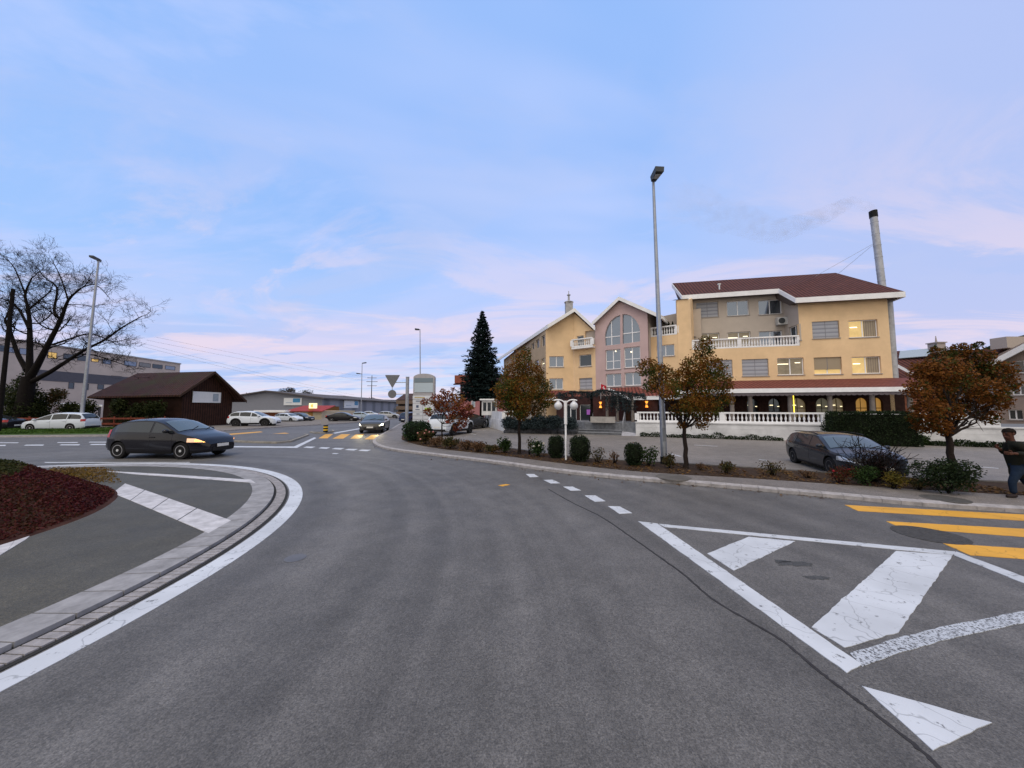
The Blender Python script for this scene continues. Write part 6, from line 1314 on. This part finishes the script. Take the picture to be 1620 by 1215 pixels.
def shrub(name, label, base, blobs, n, size, lm, seed, cat='shrub', stems=0, group=None, flowers=None, inner=.5, stemm=BARKD, sh=.5, flat=0.):
    rng = np.random.default_rng(seed); t = thing(name, label, cat, base, group=group)
    c = MB(); c.leaves(blobpts(rng, blobs, n, inner), size, rng, flat); c.build('foliage', lm, t)
    b = MB(); k = max(3, stems)
    for i in range(k):
        x = blobs[i % len(blobs)]; q = V(x[0] + rng.normal() * x[3] * .45, x[1] + rng.normal() * x[4] * .45, x[2] + rng.uniform(0, x[5] * (.9 if stems else .3)))
        b.tube([V(rng.normal() * .04, rng.normal() * .04, -.02), V(q.x * .55, q.y * .55, q.z * .5), q], [.013, .010, .005], 5)
    b.build('stems', stemm, t)
    if flowers:
        for _ in range(flowers[0]):
            x = blobs[int(rng.integers(len(blobs)))]; d = V(*rng.normal(size=3)).normalized(); d.z = abs(d.z); d.y = -abs(d.y); f = MB()
            fr = .045 if base.y > 11 else .028; f.ball(V(x[0] + d.x * x[3], x[1] + d.y * x[4], x[2] + d.z * x[5]), fr, 7, 5); f.build('flower', flowers[1], t)
    return t
def at(px, py, z=.1): return G(px, py, z)
def clipped(name, label, px, py, wpx, hpx, n, lm, seed, sz=.045, box=False, group=None):
    """clipped evergreen: dark core, dense short leaves on its skin"""
    rng = np.random.default_rng(seed); B = at(px, py); s = B.y / F; rx, h = wpx / 2 * s, hpx * s; t = thing(name, label, 'bush', B, group=group)
    d = rng.normal(size=(n, 3)); d /= np.linalg.norm(d, axis=1)[:, None]; e = .7
    d = np.sign(d) * np.abs(d) ** e; d /= (np.abs(d) ** 2.6).sum(1)[:, None] ** (1 / 2.6)
    rr = 1 + .05 * rng.normal(size=n); P = np.stack([d[:, 0] * rx * rr, d[:, 1] * rx * rr, h * .52 + d[:, 2] * h * .5 * rr], 1)
    P += np.array([[.035 * noise.noise(V(*p) * 4.0) for _ in range(1)] * 3 for p in P])
    c = MB(); c.leaves(P, sz, rng); c.build('foliage', lm, t)
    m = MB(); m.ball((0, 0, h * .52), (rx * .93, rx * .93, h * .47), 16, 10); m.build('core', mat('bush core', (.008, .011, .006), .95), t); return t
clipped('ball_bush', 'clipped oval bush directly left of the twin globe lamp', 880, 724.5, 25, 34, 2200, L_DARK, 1)
clipped('ball_bush', 'clipped round bush directly right of the twin globe lamp', 917.5, 730, 31, 39, 2800, L_DARK, 2)
clipped('ball_bush', 'clipped round bush between the globe lamp and the tall galvanised lamp', 1003, 736.5, 26, 34, 2200, L_DARK, 3)
clipped('ball_bush', 'large clipped dome bush at the foot of the sign pillar', 660, 697.5, 41, 30, 2600, leafmat('dome bush leaves', [(.01, .022, .010), (.02, .042, .015), (.035, .06, .02)], 3), 4, .09)
# flower-bed plants along the pavement; each its own label by look and neighbours
def bed(px, py, wpx, hpx, lm, label, name='rose_bush', n=500, sz=.06, seed=0, stems=6, flowers=None, group=None, inner=.3):
    B = at(px, py); s = B.y / F; w, h = wpx / 2 * s, hpx * s; rng = np.random.default_rng(seed + 100)
    bl = [(rng.uniform(-.5, .5) * w, rng.uniform(-.3, .3) * w, h * rng.uniform(.45, .72), w * .55, w * .5, h * .34) for _ in range(5)] + [(0, 0, h * .4, w * .75, w * .6, h * .38)]
    return shrub(name, label, B, bl, n, sz, lm, seed, stems=stems, flowers=flowers, group=group, inner=inner)
bed(672, 703, 34, 22, L_DULL, 'dull green rose bush with pink blooms under the dome bush', n=700, sz=.11, seed=1, flowers=(6, L_PINK))
bed(690, 707, 26, 16, L_DRY, 'rusty low shrub below the trunk of the small red maple', n=420, sz=.10, seed=2)
bed(712, 710, 36, 20, L_DULL, 'olive low shrub right of the small red maple', n=700, sz=.10, seed=3)
bed(738, 712, 30, 17, L_DRY, 'pinkish dry shrub below the wheels of the white car', 'dry_shrub', n=500, sz=.09, seed=4)
bed(757, 715, 30, 18, L_DRY, 'pinkish brown shrub second left of the green bush with white bloom', 'dry_shrub', n=520, sz=.09, seed=5)
bed(778, 717, 26, 16, L_DULL, 'olive brown shrub touching the green bush with white bloom', n=420, sz=.09, seed=6)
bed(799, 717, 26, 27, L_GREEN, 'fresh green bush with one white bloom left of the first autumn trunk', n=700, sz=.09, seed=7, flowers=(1, L_FLOW))
bed(850, 723, 32, 28, L_GREEN, 'green rose bush with white blooms between autumn trunk and oval bush', n=750, sz=.08, seed=8, flowers=(4, L_FLOW))
bed(838, 720, 12, 30, L_DULL, 'thin tall rose shoot beside the first autumn trunk', n=120, sz=.07, seed=9, stems=4)
bed(946, 733, 30, 27, L_DULL, 'sparse grey-green shrub right of the round bush by the globe lamp', n=230, sz=.06, seed=10, stems=12)
bed(973, 734.5, 22, 23, L_DRY, 'sparse brownish shrub before the clipped bush near the tall lamp', 'dry_shrub', n=170, sz=.055, seed=11, stems=10)
bed(1028, 738, 30, 32, L_GREEN, 'tall green shoots just left of the tall galvanised lamp foot', n=420, sz=.075, seed=12, stems=8)
bed(1059, 741, 28, 24, L_DULL, 'olive green shrub just right of the tall galvanised lamp foot', n=420, sz=.065, seed=13)
bed(1108, 744, 20, 12, L_DRY, 'tiny rusty plant right of the second autumn trunk', 'dry_shrub', n=140, sz=.05, seed=14)
bed(1148, 750, 34, 24, L_DULL, 'olive green loose shrub in the bed, right of the wide two-lobed tree', n=520, sz=.055, seed=15, stems=9)
bed(1222, 753, 44, 25, L_DULL, 'pale loose leafy shrub left of the grey estate car', n=420, sz=.05, seed=16, stems=12)
bed(1278, 757, 28, 14, L_DRY, 'low brown plant below the front wheel of the grey estate car', 'dry_shrub', n=220, sz=.045, seed=17)
bed(1330, 765, 46, 30, leafmat('red rose leaves', [(.03, .02, .008), (.10, .015, .012), (.05, .05, .015), (.14, .06, .015)], 4), 'reddish rose bush at the bumper of the grey estate car', n=800, sz=.045, seed=18, flowers=(2, mat('red rose', (.22, .012, .02), .6)))
bed(1368, 768, 40, 32, L_GREEN, 'green bush between the red roses and the yellow bush', n=800, sz=.05, seed=19)
bed(1412, 773, 44, 28, leafmat('yellow leaves', [(.04, .045, .01), (.12, .09, .015), (.20, .13, .02)], 4), 'yellow green bush at the foot of the dark twiggy shrub', n=700, sz=.045, seed=20)
bed(1455, 775, 40, 18, L_DULL, 'low dull plant between the yellow bush and the dark evergreen', n=420, sz=.045, seed=25)
bed(1498, 780, 92, 52, L_DARK, 'broad dark evergreen bush at the foot of the russet tree', 'evergreen_bush', n=3600, sz=.055, seed=21, inner=.6)
# dark twiggy shrub in front of the estate car
rng = np.random.default_rng(44); B = at(1385, 764); tw = thing('twiggy_shrub', 'dark red twiggy shrub spreading in front of the grey estate car', 'shrub', B); wood = MB(); twig = MB()
for k in range(20):
    a = rng.uniform(0, 6.28); d = V(math.cos(a) * .75, math.sin(a) * .6, rng.uniform(.55, 1.1)).normalized(); twigs(V(0, 0, 0), d, rng.uniform(.38, .62), .012, 2)
twig.build('twigs', BARKD, tw); c = MB(); c.leaves(blobpts(rng, [(0, 0, .55, .50, .45, .40), (-.1, 0, .25, .40, .35, .25), (.3, .1, .55, .3, .3, .3)], 1500, .2), .045, rng); c.build('foliage', leafmat('purple leaves', [(.012, .007, .007), (.03, .012, .012), (.018, .018, .008)], 4), tw)
# big clipped hedge in front of the terrace
HB_ = G(1371, 700, 0); HB_ = V(*px_y(TP.w(TP.hit(1371, 690)[0], 0).y - 1.0, 1371), 0); hw_, hh = 53 / F * HB_.y, D(1371, 652.5, HB_.y).z; rng = np.random.default_rng(7)
hg = thing('box_hedge', 'big dark box-shaped hedge in front of the terrace balusters', 'hedge', HB_); n = 9000; P = rng.uniform(-1, 1, (n, 3)); f = rng.choice(5, n, p=[.36, .10, .12, .12, .30])
P[f == 0, 1] = -1; P[f == 1, 1] = 1; P[f == 2, 0] = -1; P[f == 3, 0] = 1; P[f == 4, 2] = 1
P = P * np.array([hw_, .55, hh / 2]) + np.array([0, 0, hh / 2]); P += rng.normal(size=(n, 3)) * .035; P = np.array([np.array(p) + .10 * noise.noise(V(*p) * 1.8) for p in P]); P[:, :2] *= (1 - .10 * (np.clip(P[:, 2] / hh, 0, 1) ** 4))[:, None]
P = P @ np.array([[TP.u.x, TP.u.y, 0], [TP.n.x, TP.n.y, 0], [0, 0, 1]])
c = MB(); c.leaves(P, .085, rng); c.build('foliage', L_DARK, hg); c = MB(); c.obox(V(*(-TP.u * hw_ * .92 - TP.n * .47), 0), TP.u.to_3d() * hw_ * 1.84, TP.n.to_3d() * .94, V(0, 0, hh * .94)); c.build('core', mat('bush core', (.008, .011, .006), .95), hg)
def lowplants(name, label, pl, s0, s1, h, n, lm, seed, off=-.35, w=.3, size=.09, cat='plant', kind=None):
    rng = np.random.default_rng(seed); P = []
    for i in range(n):
        s = rng.uniform(s0, s1); hh_ = h * (.45 + .9 * abs(noise.noise(V(s * 1.1, seed, 0)))); q = pl.w(s, rng.uniform(0.01, hh_), off + rng.uniform(-w, w)); P.append(tuple(q))
    c = MB(); c.leaves(P, size, rng); return tag(c.build(name, lm), label, cat, kind=kind)
o = lowplants('ground_cover', None, TP, .3, TP.hit(1235, 695)[0], .42, 3200, L_DARK, 61); tag(o, 'low dark ground cover along the foot of the terrace wall', 'ground cover', kind='stuff')
o = lowplants('climbing_plant', 'green climbing plant on the terrace wall right of the box hedge', TP, TP.hit(1424, 690)[0], TP.hit(1462, 695)[0], 1.1, 1800, L_GREEN, 62, off=-.25)
o = lowplants('ground_cover', None, TP, TP.hit(1460, 695)[0], TP.hit(1600, 700)[0], .5, 2200, L_DARK, 63); tag(o, 'low dark plants under the white parapet near the russet tree', 'ground cover', kind='stuff')
# junipers on the rock bed, small hedge by the spruce, weeping conifer over the entrance
for i, (px, py, r, lab) in enumerate(((806, 668, 11, 'blue grey juniper at the left end of the rock bed by the terrace corner'), (828, 672, 13, 'blue grey juniper behind the first autumn trunk on the rock bed'), (852, 668, 14, 'blue grey juniper in the middle of the rock bed'), (876, 666, 12, 'blue grey juniper above the boulders left of the globe lamp'), (901, 670, 10, 'blue grey juniper next to the entrance steps'))):
    Y = 27.6 - .02 * (px - 806); B = V(*px_y(Y, px), .6); B.z = .55; s = Y / F * r; shrub('juniper', lab, B, [(rng.uniform(-.3, .3) * s, rng.uniform(-.3, .3), D(px, py, Y).z - .55 + rng.uniform(-.1, .2), s * 1.1, s * .9, s * .65) for _ in range(4)] + [(0, 0, .25, s * 1.2, s * .9, .4), (0, -.5, .1, s * 1.3, s * .5, .3)], 2300, .13, L_BLUE, 70 + i, group=None, flat=.3)
B = V(*px_y(36.5, 766), 0); shrub('hedge_bush', 'dark round hedge bush at the foot of the tall spruce', B, [(-.5, 0, .45, .6, .5, .45), (.4, 0, .45, .6, .5, .45), (0, 0, .5, .7, .6, .5)], 1400, .14, L_DARK, 81)
B = V(*px_y(27.6, 934), ZT); wc = thing('weeping_conifer', 'weeping blue conifer trailing over the entrance canopy below the flag', 'tree', B); rng = np.random.default_rng(9); b = MB(); P = []
top = [D(x, y, 27.4 + dy) - B for x, y, dy in ((934, 672, .2), (936, 640, .2), (932, 622, 0), (905, 621, -.4), (880, 626, -.6))]; b.tube(smooth_line(top, 4), [.13 - .0062 * i for i in range(17)], 7)
t2 = [D(x, y, 27.4 + dy) - B for x, y, dy in ((932, 624, 0), (950, 618, -.5), (975, 620, -1.0), (1000, 623, -1.3), (1018, 626, -1.4))]; b.tube(smooth_line(t2, 4), [.09 - .004 * i for i in range(17)], 7); b.build('trunk', BARKD, wc, smooth=60)
for seq, dens in ((smooth_line(top[2:], 8), 1.0), (smooth_line(t2, 8), 1.0)):
    for i, p in enumerate(seq):
        px_ = p.x
        for k in range(5):
            o_ = p + V(rng.normal() * .18, rng.normal() * .35, rng.uniform(.0, .15)); hang = rng.uniform(.15, .55)
            if seq is not None and 1.0 < p.x < 2.7 and p.x > 0: hang = rng.uniform(.6, 1.75)
            if p.x > 2.9: hang = rng.uniform(.1, .4)
            for m in range(int(hang * 26) + 5): P.append((o_.x + rng.normal() * .05, o_.y + rng.normal() * .05, o_.z - hang * rng.random()))
c = MB(); c.leaves(P, .12, rng); c.build('foliage', L_BLUE, wc)
# potted shrubs on the link balcony
for px in (1058, 1064): q = PC.P(px, 512, 1.2); t = thing('potted_conifer', 'small dark cone shrub standing on the balcony beside the main block', 'plant', (q.x, q.y, zk + .01), group='cone shrubs on the balcony'); b = MB(); b.lathe([(.12, 0), (.16, .3), (.14, .3)], 12); b.build('pot', BROWN, t); rng = np.random.default_rng(px); z = rng.random(420) ** 1.4; a = rng.uniform(0, 6.28, 420); r = .26 * (1 - z) ** .8 * rng.uniform(.5, 1, 420); c = MB(); c.leaves(np.stack([r * np.cos(a), r * np.sin(a), .3 + 1.15 * z], 1), .10, rng); c.build('foliage', L_DARK, t)
# hedge and bushes before the barn and behind the fence
rng = np.random.default_rng(91)
for i, (px, py, r, Y, lab, lm) in enumerate(((190, 645, 14, 34.4, 'olive climbing bush against the left part of the barn wall', L_IVY), (218, 650, 17, 33.9, 'olive bush against the middle of the barn wall behind the hatchback', L_IVY), (246, 648, 15, 33.6, 'olive bush against the right part of the barn wall', L_IVY), (88, 628, 13, 37, 'pale autumn bush left of the lamp on the verge', L_DULL), (68, 640, 13, 37, 'dark bush right beside the ivy trunk', L_IVY), (140, 645, 13, 36, 'dark bush behind the white people carrier', L_IVY), (8, 628, 22, 38, 'dark ivy thicket at the left picture edge', L_IVY), (112, 646, 14, 37, 'dark hedge bush under the white carport roof', L_IVY))):
    B = V(*px_y(Y, px), 0); s = Y / F * r; zc_ = D(px, py, Y).z; shrub('bush', lab, B, [(rng.uniform(-.5, .5) * s, rng.uniform(-.3, .3) * s, zc_ + rng.uniform(-.4, .4) * s, s * .8, s * .6, s * .75) for _ in range(4)] + [(0, 0, zc_ * .5, s, s * .6, zc_ * .5)], 1500, .2, lm, 120 + i, stems=4)
# distant bare trees beyond the warehouse and small trees
for i, (px, py, w, h, Y) in enumerate(((395, 622, 10, 8, 190), (445, 617, 14, 8, 190), (460, 615, 9, 12, 190), (484, 619, 14, 9, 195), (578, 634, 9, 6, 210), (590, 632, 12, 8, 210), (612, 636, 14, 5, 215))):
    B = V(*px_y(Y, px), 0); rng = np.random.default_rng(200 + i); t = thing('distant_tree', 'hazy small treetop rising beyond the warehouse roof', 'tree', B, group='treetops beyond the warehouse'); zt = D(px, py - 3, Y).z; R = w / F * Y
    b = MB(); b.tube([V(0, 0, 0), V(0, 0, zt * .7)], [.4, .2], 6); b.build('trunk', BARKD, t); c = MB(); c.leaves(blobpts(rng, [(rng.uniform(-.5, .5) * R, 0, zt * rng.uniform(.66, .86), R * .6, R * .6, zt * .16) for _ in range(5)], 700, .3), .9, rng, asp=.35); c.build('crown', leafmat('far leaves', [(.03, .025, .02), (.06, .045, .03), (.04, .045, .03)], .5) if 'far leaves' not in MATS else MATS['far leaves'], t)
# planted mound of the roundabout
rng = np.random.default_rng(17); NR, NA = 26, 150; rM = 5.6; b = MB()
def mz(r, a): d = max(0, rM - r); return .10 + .40 * d + .07 * d * d * (1 - .13 * d) + .14 * noise.noise(V(r * .9 * math.cos(a), r * .9 * math.sin(a), 2)) * min(1, (rM - r))
MO = V(.32, .2, 0)
def mr_(f, a): return rM * f * (1 + .035 * noise.noise(V(math.cos(a) * 2, math.sin(a) * 2, 7)))
vs = []
for i in range(NR + 1):
    for j in range(NA): a = 2 * math.pi * j / NA; f = i / NR; r = mr_(f, a); vs.append((RC.x + MO.x + r * math.cos(a), RC.y + MO.y + r * math.sin(a), mz(rM * f, a)))
b.add(vs, [(i * NA + j, (i + 1) * NA + j, (i + 1) * NA + (j + 1) % NA, i * NA + (j + 1) % NA) for i in range(NR) for j in range(NA)]); tag(b.build('roundabout_mound', mat('mound earth', (.055, .024, .018), .95, var=.4, vscale=3, bump=.8, bscale=14)), kind='structure')
P, Q, E = [], [], []
for _ in range(80000):
    f = math.sqrt(rng.uniform(.12, 1)) * .985; a = rng.uniform(math.radians(-50), math.radians(150)); r = mr_(f, a); p = V(RC.x + MO.x + r * math.cos(a), RC.y + MO.y + r * math.sin(a), mz(rM * f, a)); hh_ = (.06 + .08 * abs(noise.noise(p * 1.4))) * min(1, (1 - f) * 9 + .15)
    p.z += rng.uniform(0, hh_); g_ = noise.noise(V(p.x * .55, p.y * .55, 9)) + (.30 if p.z > .80 else -.42)
    (Q if g_ > .14 else P).append(tuple(p))
c = MB(); c.leaves(P, .052, rng); tag(c.build('ground_cover', L_MOUND), 'dark red ground cover on the roundabout mound', 'ground cover', kind='stuff')
c = MB(); c.leaves(Q, .055, rng); tag(c.build('ground_cover', L_MGREEN), 'green and ochre ground cover on the top and far side of the mound', 'ground cover', kind='stuff')
c = MB(); P = []
for _ in range(5200):
    px, py = rng.uniform(78, 192), rng.uniform(737, 765); q = G(px, py, .1); rd = (q.xy - RC.xy).length
    if rng.random() > (195 - px) / 60 + .25 * noise.noise(q * 2) or rd > 7.6 or py > 748 + (px - 78) * .22 or py < 736 + max(0, px - 150) * .35: continue
    P.append((q.x, q.y, .09 + rng.uniform(0, .16) * (.3 + abs(noise.noise(q * 1.5)))))
c.leaves(P, .07, rng, asp=.35); tag(c.build('ground_cover', leafmat('straw plants', [(.09, .055, .025), (.16, .10, .045), (.20, .12, .02), (.06, .05, .015)], 2.2)), 'straw coloured and ochre low plants along the far foot of the roundabout mound', 'ground cover', kind='stuff')
# grass on the verge, leaf litter and weeds in the bed
c = MB(); P = []
va, vb_ = V(-52, 0, 0), V(-20, 0, 0)
for _ in range(16000):
    u, w = rng.random(), rng.random(); p = vg[0].lerp(vg[2], u).lerp(vg[5].lerp(vg[3], u), w); P.append((p.x, p.y, .115 + rng.uniform(.0, .20) * (.3 + abs(noise.noise(p * .6)))))
c.leaves(P, .24, rng, asp=.25); tag(c.build('grass', L_GRASS), 'rough green grass on the verge under the left lamp', 'grass', kind='stuff')
c = MB(); P = []
ns, nl = len(sl), len(ll)
for _ in range(5200):
    u = rng.random() ** 1.0; i = u * (len(sl) - 8); p = sl[6 + int(i)].lerp(sl[min(len(sl) - 1, 7 + int(i))], i % 1); j = (u * (len(ll) - 2)); 
    q = min(ll, key=lambda z: (z - p).length) if _ % 1 == 0 else p; w = rng.random(); x = p.lerp(q, w * .95 - .06 * (rng.random() < .12)); P.append((x.x + rng.normal() * .05, x.y + rng.normal() * .05, .117 + rng.uniform(0, .03)))
c.leaves(P, .075, rng, flat=.9, asp=.7); tag(c.build('leaf_litter', L_LITTER), 'fallen brown leaves scattered over the flower bed', 'leaf litter', kind='stuff')
c = MB(); P = []
for _ in range(420):
    i = rng.random() * (len(klo) - 20) + 10; p = klo[int(i)]; q = kl[int(i)]; d = (q - p).normalized(); x = p + d * (rng.exponential(.16) + .12); P.append((x.x + rng.normal() * .1, x.y, .008))
c.leaves(P, .06, rng, flat=.95, asp=.7); tag(c.build('leaf_litter', L_LITTER), 'few fallen leaves lying in the gutter along the kerb', 'leaf litter', kind='stuff')

# ------------------------------------------------------------------ the person at the right edge
PY = 7.6
def pp3(px, py, dy=0.0): return D(px, py, PY + dy)
def skin(name, nodes, edges, m, parent, sub=2, root=0):
    me = bpy.data.meshes.new(name); me.from_pydata([tuple(n[0]) for n in nodes], edges, []); o = bpy.data.objects.new(name, me); COL.objects.link(o)
    k = o.modifiers.new('s', 'SKIN'); k.use_smooth_shade = True
    for i, n in enumerate(nodes):
        r = n[1]; r = r if hasattr(r, '__len__') else (r, r); me.skin_vertices[0].data[i].radius = r; me.skin_vertices[0].data[i].use_root = (i == root)
    u = o.modifiers.new('u', 'SUBSURF'); u.levels = u.render_levels = sub
    bpy.context.view_layer.update(); ev = bpy.data.meshes.new_from_object(o.evaluated_get(bpy.context.evaluated_depsgraph_get())); o.modifiers.clear(); o.data = ev; ev.name = name; ev.materials.clear(); ev.materials.append(m); ev.polygons.foreach_set('use_smooth', [True] * len(ev.polygons))
    o.parent = parent; o.matrix_parent_inverse = Matrix.Translation(-Vector(parent.location)) if parent.type == 'EMPTY' else Matrix(); return o
foot = pp3(1606, 786); foot.z = .1
PE_ = thing('person', 'person leaning forward mid-stride in dark olive jacket and blue jeans at the right edge', 'person', foot)
SKINM = mat('skin', (.085, .038, .027), .6); JACK = mat('olive jacket', (.012, .013, .010), .85, var=.25, vscale=10, bump=.3, bscale=30); JEAN = mat('blue jeans', (.012, .022, .042), .85, var=.25, vscale=12); SHOE = mat('shoe', (.03, .022, .022), .7); HAIR = mat('dark hair', (.010, .007, .006), .8, bump=.5, bscale=60)
hip, chest, neck = pp3(1612, 739), pp3(1605, 709), pp3(1600, 699.5)
fs_ = -.12; ns_ = .12                                             # near side (towards us) and far side in depth
kneeN, ankN = pp3(1601, 762, -.09), pp3(1604, 781, -.09); kneeF, ankF = pp3(1622, 762, .12), pp3(1640, 775, .12)
shN, elN, wrN = pp3(1611, 702.5, -.19), pp3(1626, 719, -.23), pp3(1603, 717.5, -.30); shF, elF, wrF = pp3(1597, 704, .17), pp3(1590, 717, .16), pp3(1580, 709, .10)
headc = pp3(1594.5, 686)
body = skin('body', [(hip, .075), (chest, .10), (neck, .052), (pp3(1597.5, 692), .058), (headc, (.082, .075)), (pp3(1592, 679), .066), (pp3(1612, 741, -.08), .06), (kneeN, .05), (ankN, .035), (pp3(1612, 741, .09), .06), (kneeF, .05), (ankF, .035), (shN, .055), (elN, .04), (wrN, .027), (shF, .055), (elF, .04), (wrF, .027), (pp3(1590.5, 691), .035)],
     [(0, 1), (1, 2), (2, 3), (3, 4), (4, 5), (0, 6), (6, 7), (7, 8), (0, 9), (9, 10), (10, 11), (1, 12), (12, 13), (13, 14), (1, 15), (15, 16), (16, 17), (3, 18)], SKINM, PE_)
skin('jacket', [(pp3(1611, 744), (.135, .125)), (pp3(1608, 728), (.142, .135)), (chest, (.152, .145)), (pp3(1602, 702), (.12, .12)), (pp3(1600.5, 699), .075), (shN, .085), (elN, .068), (pp3(1608, 717.7, -.29), .048), (shF, .085), (elF, .066), (pp3(1583, 711, .11), .046), (pp3(1611, 758), (.145, .135))], [(0, 1), (1, 2), (2, 3), (3, 4), (2, 5), (5, 6), (6, 7), (2, 8), (8, 9), (9, 10), (0, 11)], JACK, PE_, root=1)
skin('trousers', [(pp3(1612, 733), (.12, .115)), (pp3(1609, 748, -.08), .088), (kneeN, .064), (pp3(1604, 781.5, -.09), .052), (pp3(1616, 748, .09), .088), (kneeF, .064), (pp3(1639, 775.5, .12), .062)], [(0, 1), (1, 2), (2, 3), (0, 4), (4, 5), (5, 6)], JEAN, PE_)
for a, d in ((ankN, 0), (ankF, .25)):
    h = V(a.x + .05, a.y, a.z - .035); h.z = max(h.z, .145); tz = h.z + d * .0 - (0 if d else .005); skin('shoe', [(h, .048), (h + V(-.12, 0, -.012 - d * .25), .046), (h + V(-.21, 0, -.02 - d * .45), .034)], [(0, 1), (1, 2)], SHOE, PE_)
hr_ = MB(); hc = headc + V(.02, 0, .035); hr_.ball(hc, (.105, .092, .088), 16, 10); o = len(hr_.v)
for k in range(o):
    p = Vector(hr_.v[k]); hr_.v[k] = tuple(p + V(.012, 0, 0) * (p.z < hc.z) + (p - hc) * .12 * noise.noise(p * 30))
    if p.z < hc.z - .01 and p.x < hc.x + .01: hr_.v[k] = (hc.x + .01, p.y * .98 + hc.y * .02, max(p.z, hc.z - .012))
hr_.build('hair', HAIR, PE_, world=True, smooth=60)
fc = MB(); nz = headc + V(-.088, 0, -.012); fc.add([nz + V(.014, -.016, -.02), nz + V(.014, .016, -.02), nz + V(-.016, 0, -.018), nz + V(.008, 0, .035)], [(0, 2, 3), (2, 1, 3), (0, 1, 2)]); fc.build('nose', SKINM, body)
for sd in (-1, 1): e = MB(); e.ball(headc + V(-.077, sd * .032, .018), (.008, .014, .009), 8, 6); e.build('eye', mat('eye', (.03, .02, .018), .3), body); e = MB(); e.ball(headc + V(.012, sd * .079, .0), (.022, .012, .032), 8, 6); e.build('ear', SKINM, body)
e = MB(); e.box(headc + V(-.078, 0, -.055), (.012, .045, .010)); e.build('mouth', mat('lips', (.22, .09, .07), .5), body)
def hand(w, d, up, sd):
    d, up = d.normalized(), up.normalized(); s_ = d.cross(up).normalized() * sd; palm = w + d * .055
    skin('hand', [(w, (.022, .026)), (palm, (.016, .038)), (w + d * .09, (.014, .036))], [(0, 1), (1, 2)], SKINM, body)
    for k, l in enumerate((.070, .078, .072, .056)):
        r = w + d * .088 + up * (.026 - .018 * k); skin('finger', [(r, .009), (r + d * l * .5 + s_ * .008, .0085), (r + d * l * .75 + s_ * .03, .008), (r + d * l * .8 + s_ * .052, .007)], [(0, 1), (1, 2), (2, 3)], SKINM, body, sub=1)
    r = w + d * .035 + up * .03; skin('thumb', [(r, .012), (r + up * .028 + d * .03 + s_ * .01, .010), (r + up * .03 + d * .06 + s_ * .022, .008)], [(0, 1), (1, 2)], SKINM, body, sub=1)
hand(wrN, V(-1, -.1, .05), V(0, -.25, 1), 1); hand(wrF, V(-.9, -.1, .45), V(.3, -.1, 1), -1)

# ------------------------------------------------------------------ smoke drifting from the chimney
sm = bpy.data.materials.new('chimney smoke'); sm.use_nodes = True; t_ = sm.node_tree; t_.nodes.clear(); N, L = NT(t_)
out = N('ShaderNodeOutputMaterial'); pv = N('ShaderNodeVolumePrincipled'); pv.inputs['Color'].default_value = (.70, .64, .63, 1); L(pv.outputs[0], out.inputs['Volume'])
tc = N('ShaderNodeTexCoord'); nz_ = N('ShaderNodeTexNoise'); nz_.inputs['Scale'].default_value = 1.6; nz_.inputs['Detail'].default_value = 5; nz_.inputs['Roughness'].default_value = .6; L(tc.outputs['Object'], nz_.inputs['Vector'])
mr2 = N('ShaderNodeMapRange'); L(nz_.outputs['Fac'], mr2.inputs[0]); mr2.inputs[1].default_value = .42; mr2.inputs[2].default_value = .75; mr2.inputs[3].default_value = 0; mr2.inputs[4].default_value = .34; 
sx_ = N('ShaderNodeSeparateXYZ'); L(tc.outputs['Object'], sx_.inputs[0]); fd = N('ShaderNodeMapRange'); L(sx_.outputs[0], fd.inputs[0]); fd.inputs[1].default_value = ct.x - 17; fd.inputs[2].default_value = ct.x; fd.inputs[3].default_value = .12; fd.inputs[4].default_value = 1.3
mm = N('ShaderNodeMath'); mm.operation = 'MULTIPLY'; L(mr2.outputs[0], mm.inputs[0]); L(fd.outputs[0], mm.inputs[1]); L(mm.outputs[0], pv.inputs['Density'])
sy = ct.y; sp_ = [D(x, y, sy - .1) for x, y in ((1384, 335), (1372, 327), (1350, 320), (1325, 330), (1295, 344), (1260, 357), (1225, 366), (1190, 356), (1165, 345), (1130, 340), (1095, 322), (1060, 326))]
b = MB(); b.tube(smooth_line(sp_, 3), [.22 + .045 * i for i in range(34)], 12); o = b.build('smoke', sm); fixnorm(o); tag(o, 'thin grey smoke drifting left from the tall chimney', 'smoke', kind='stuff')
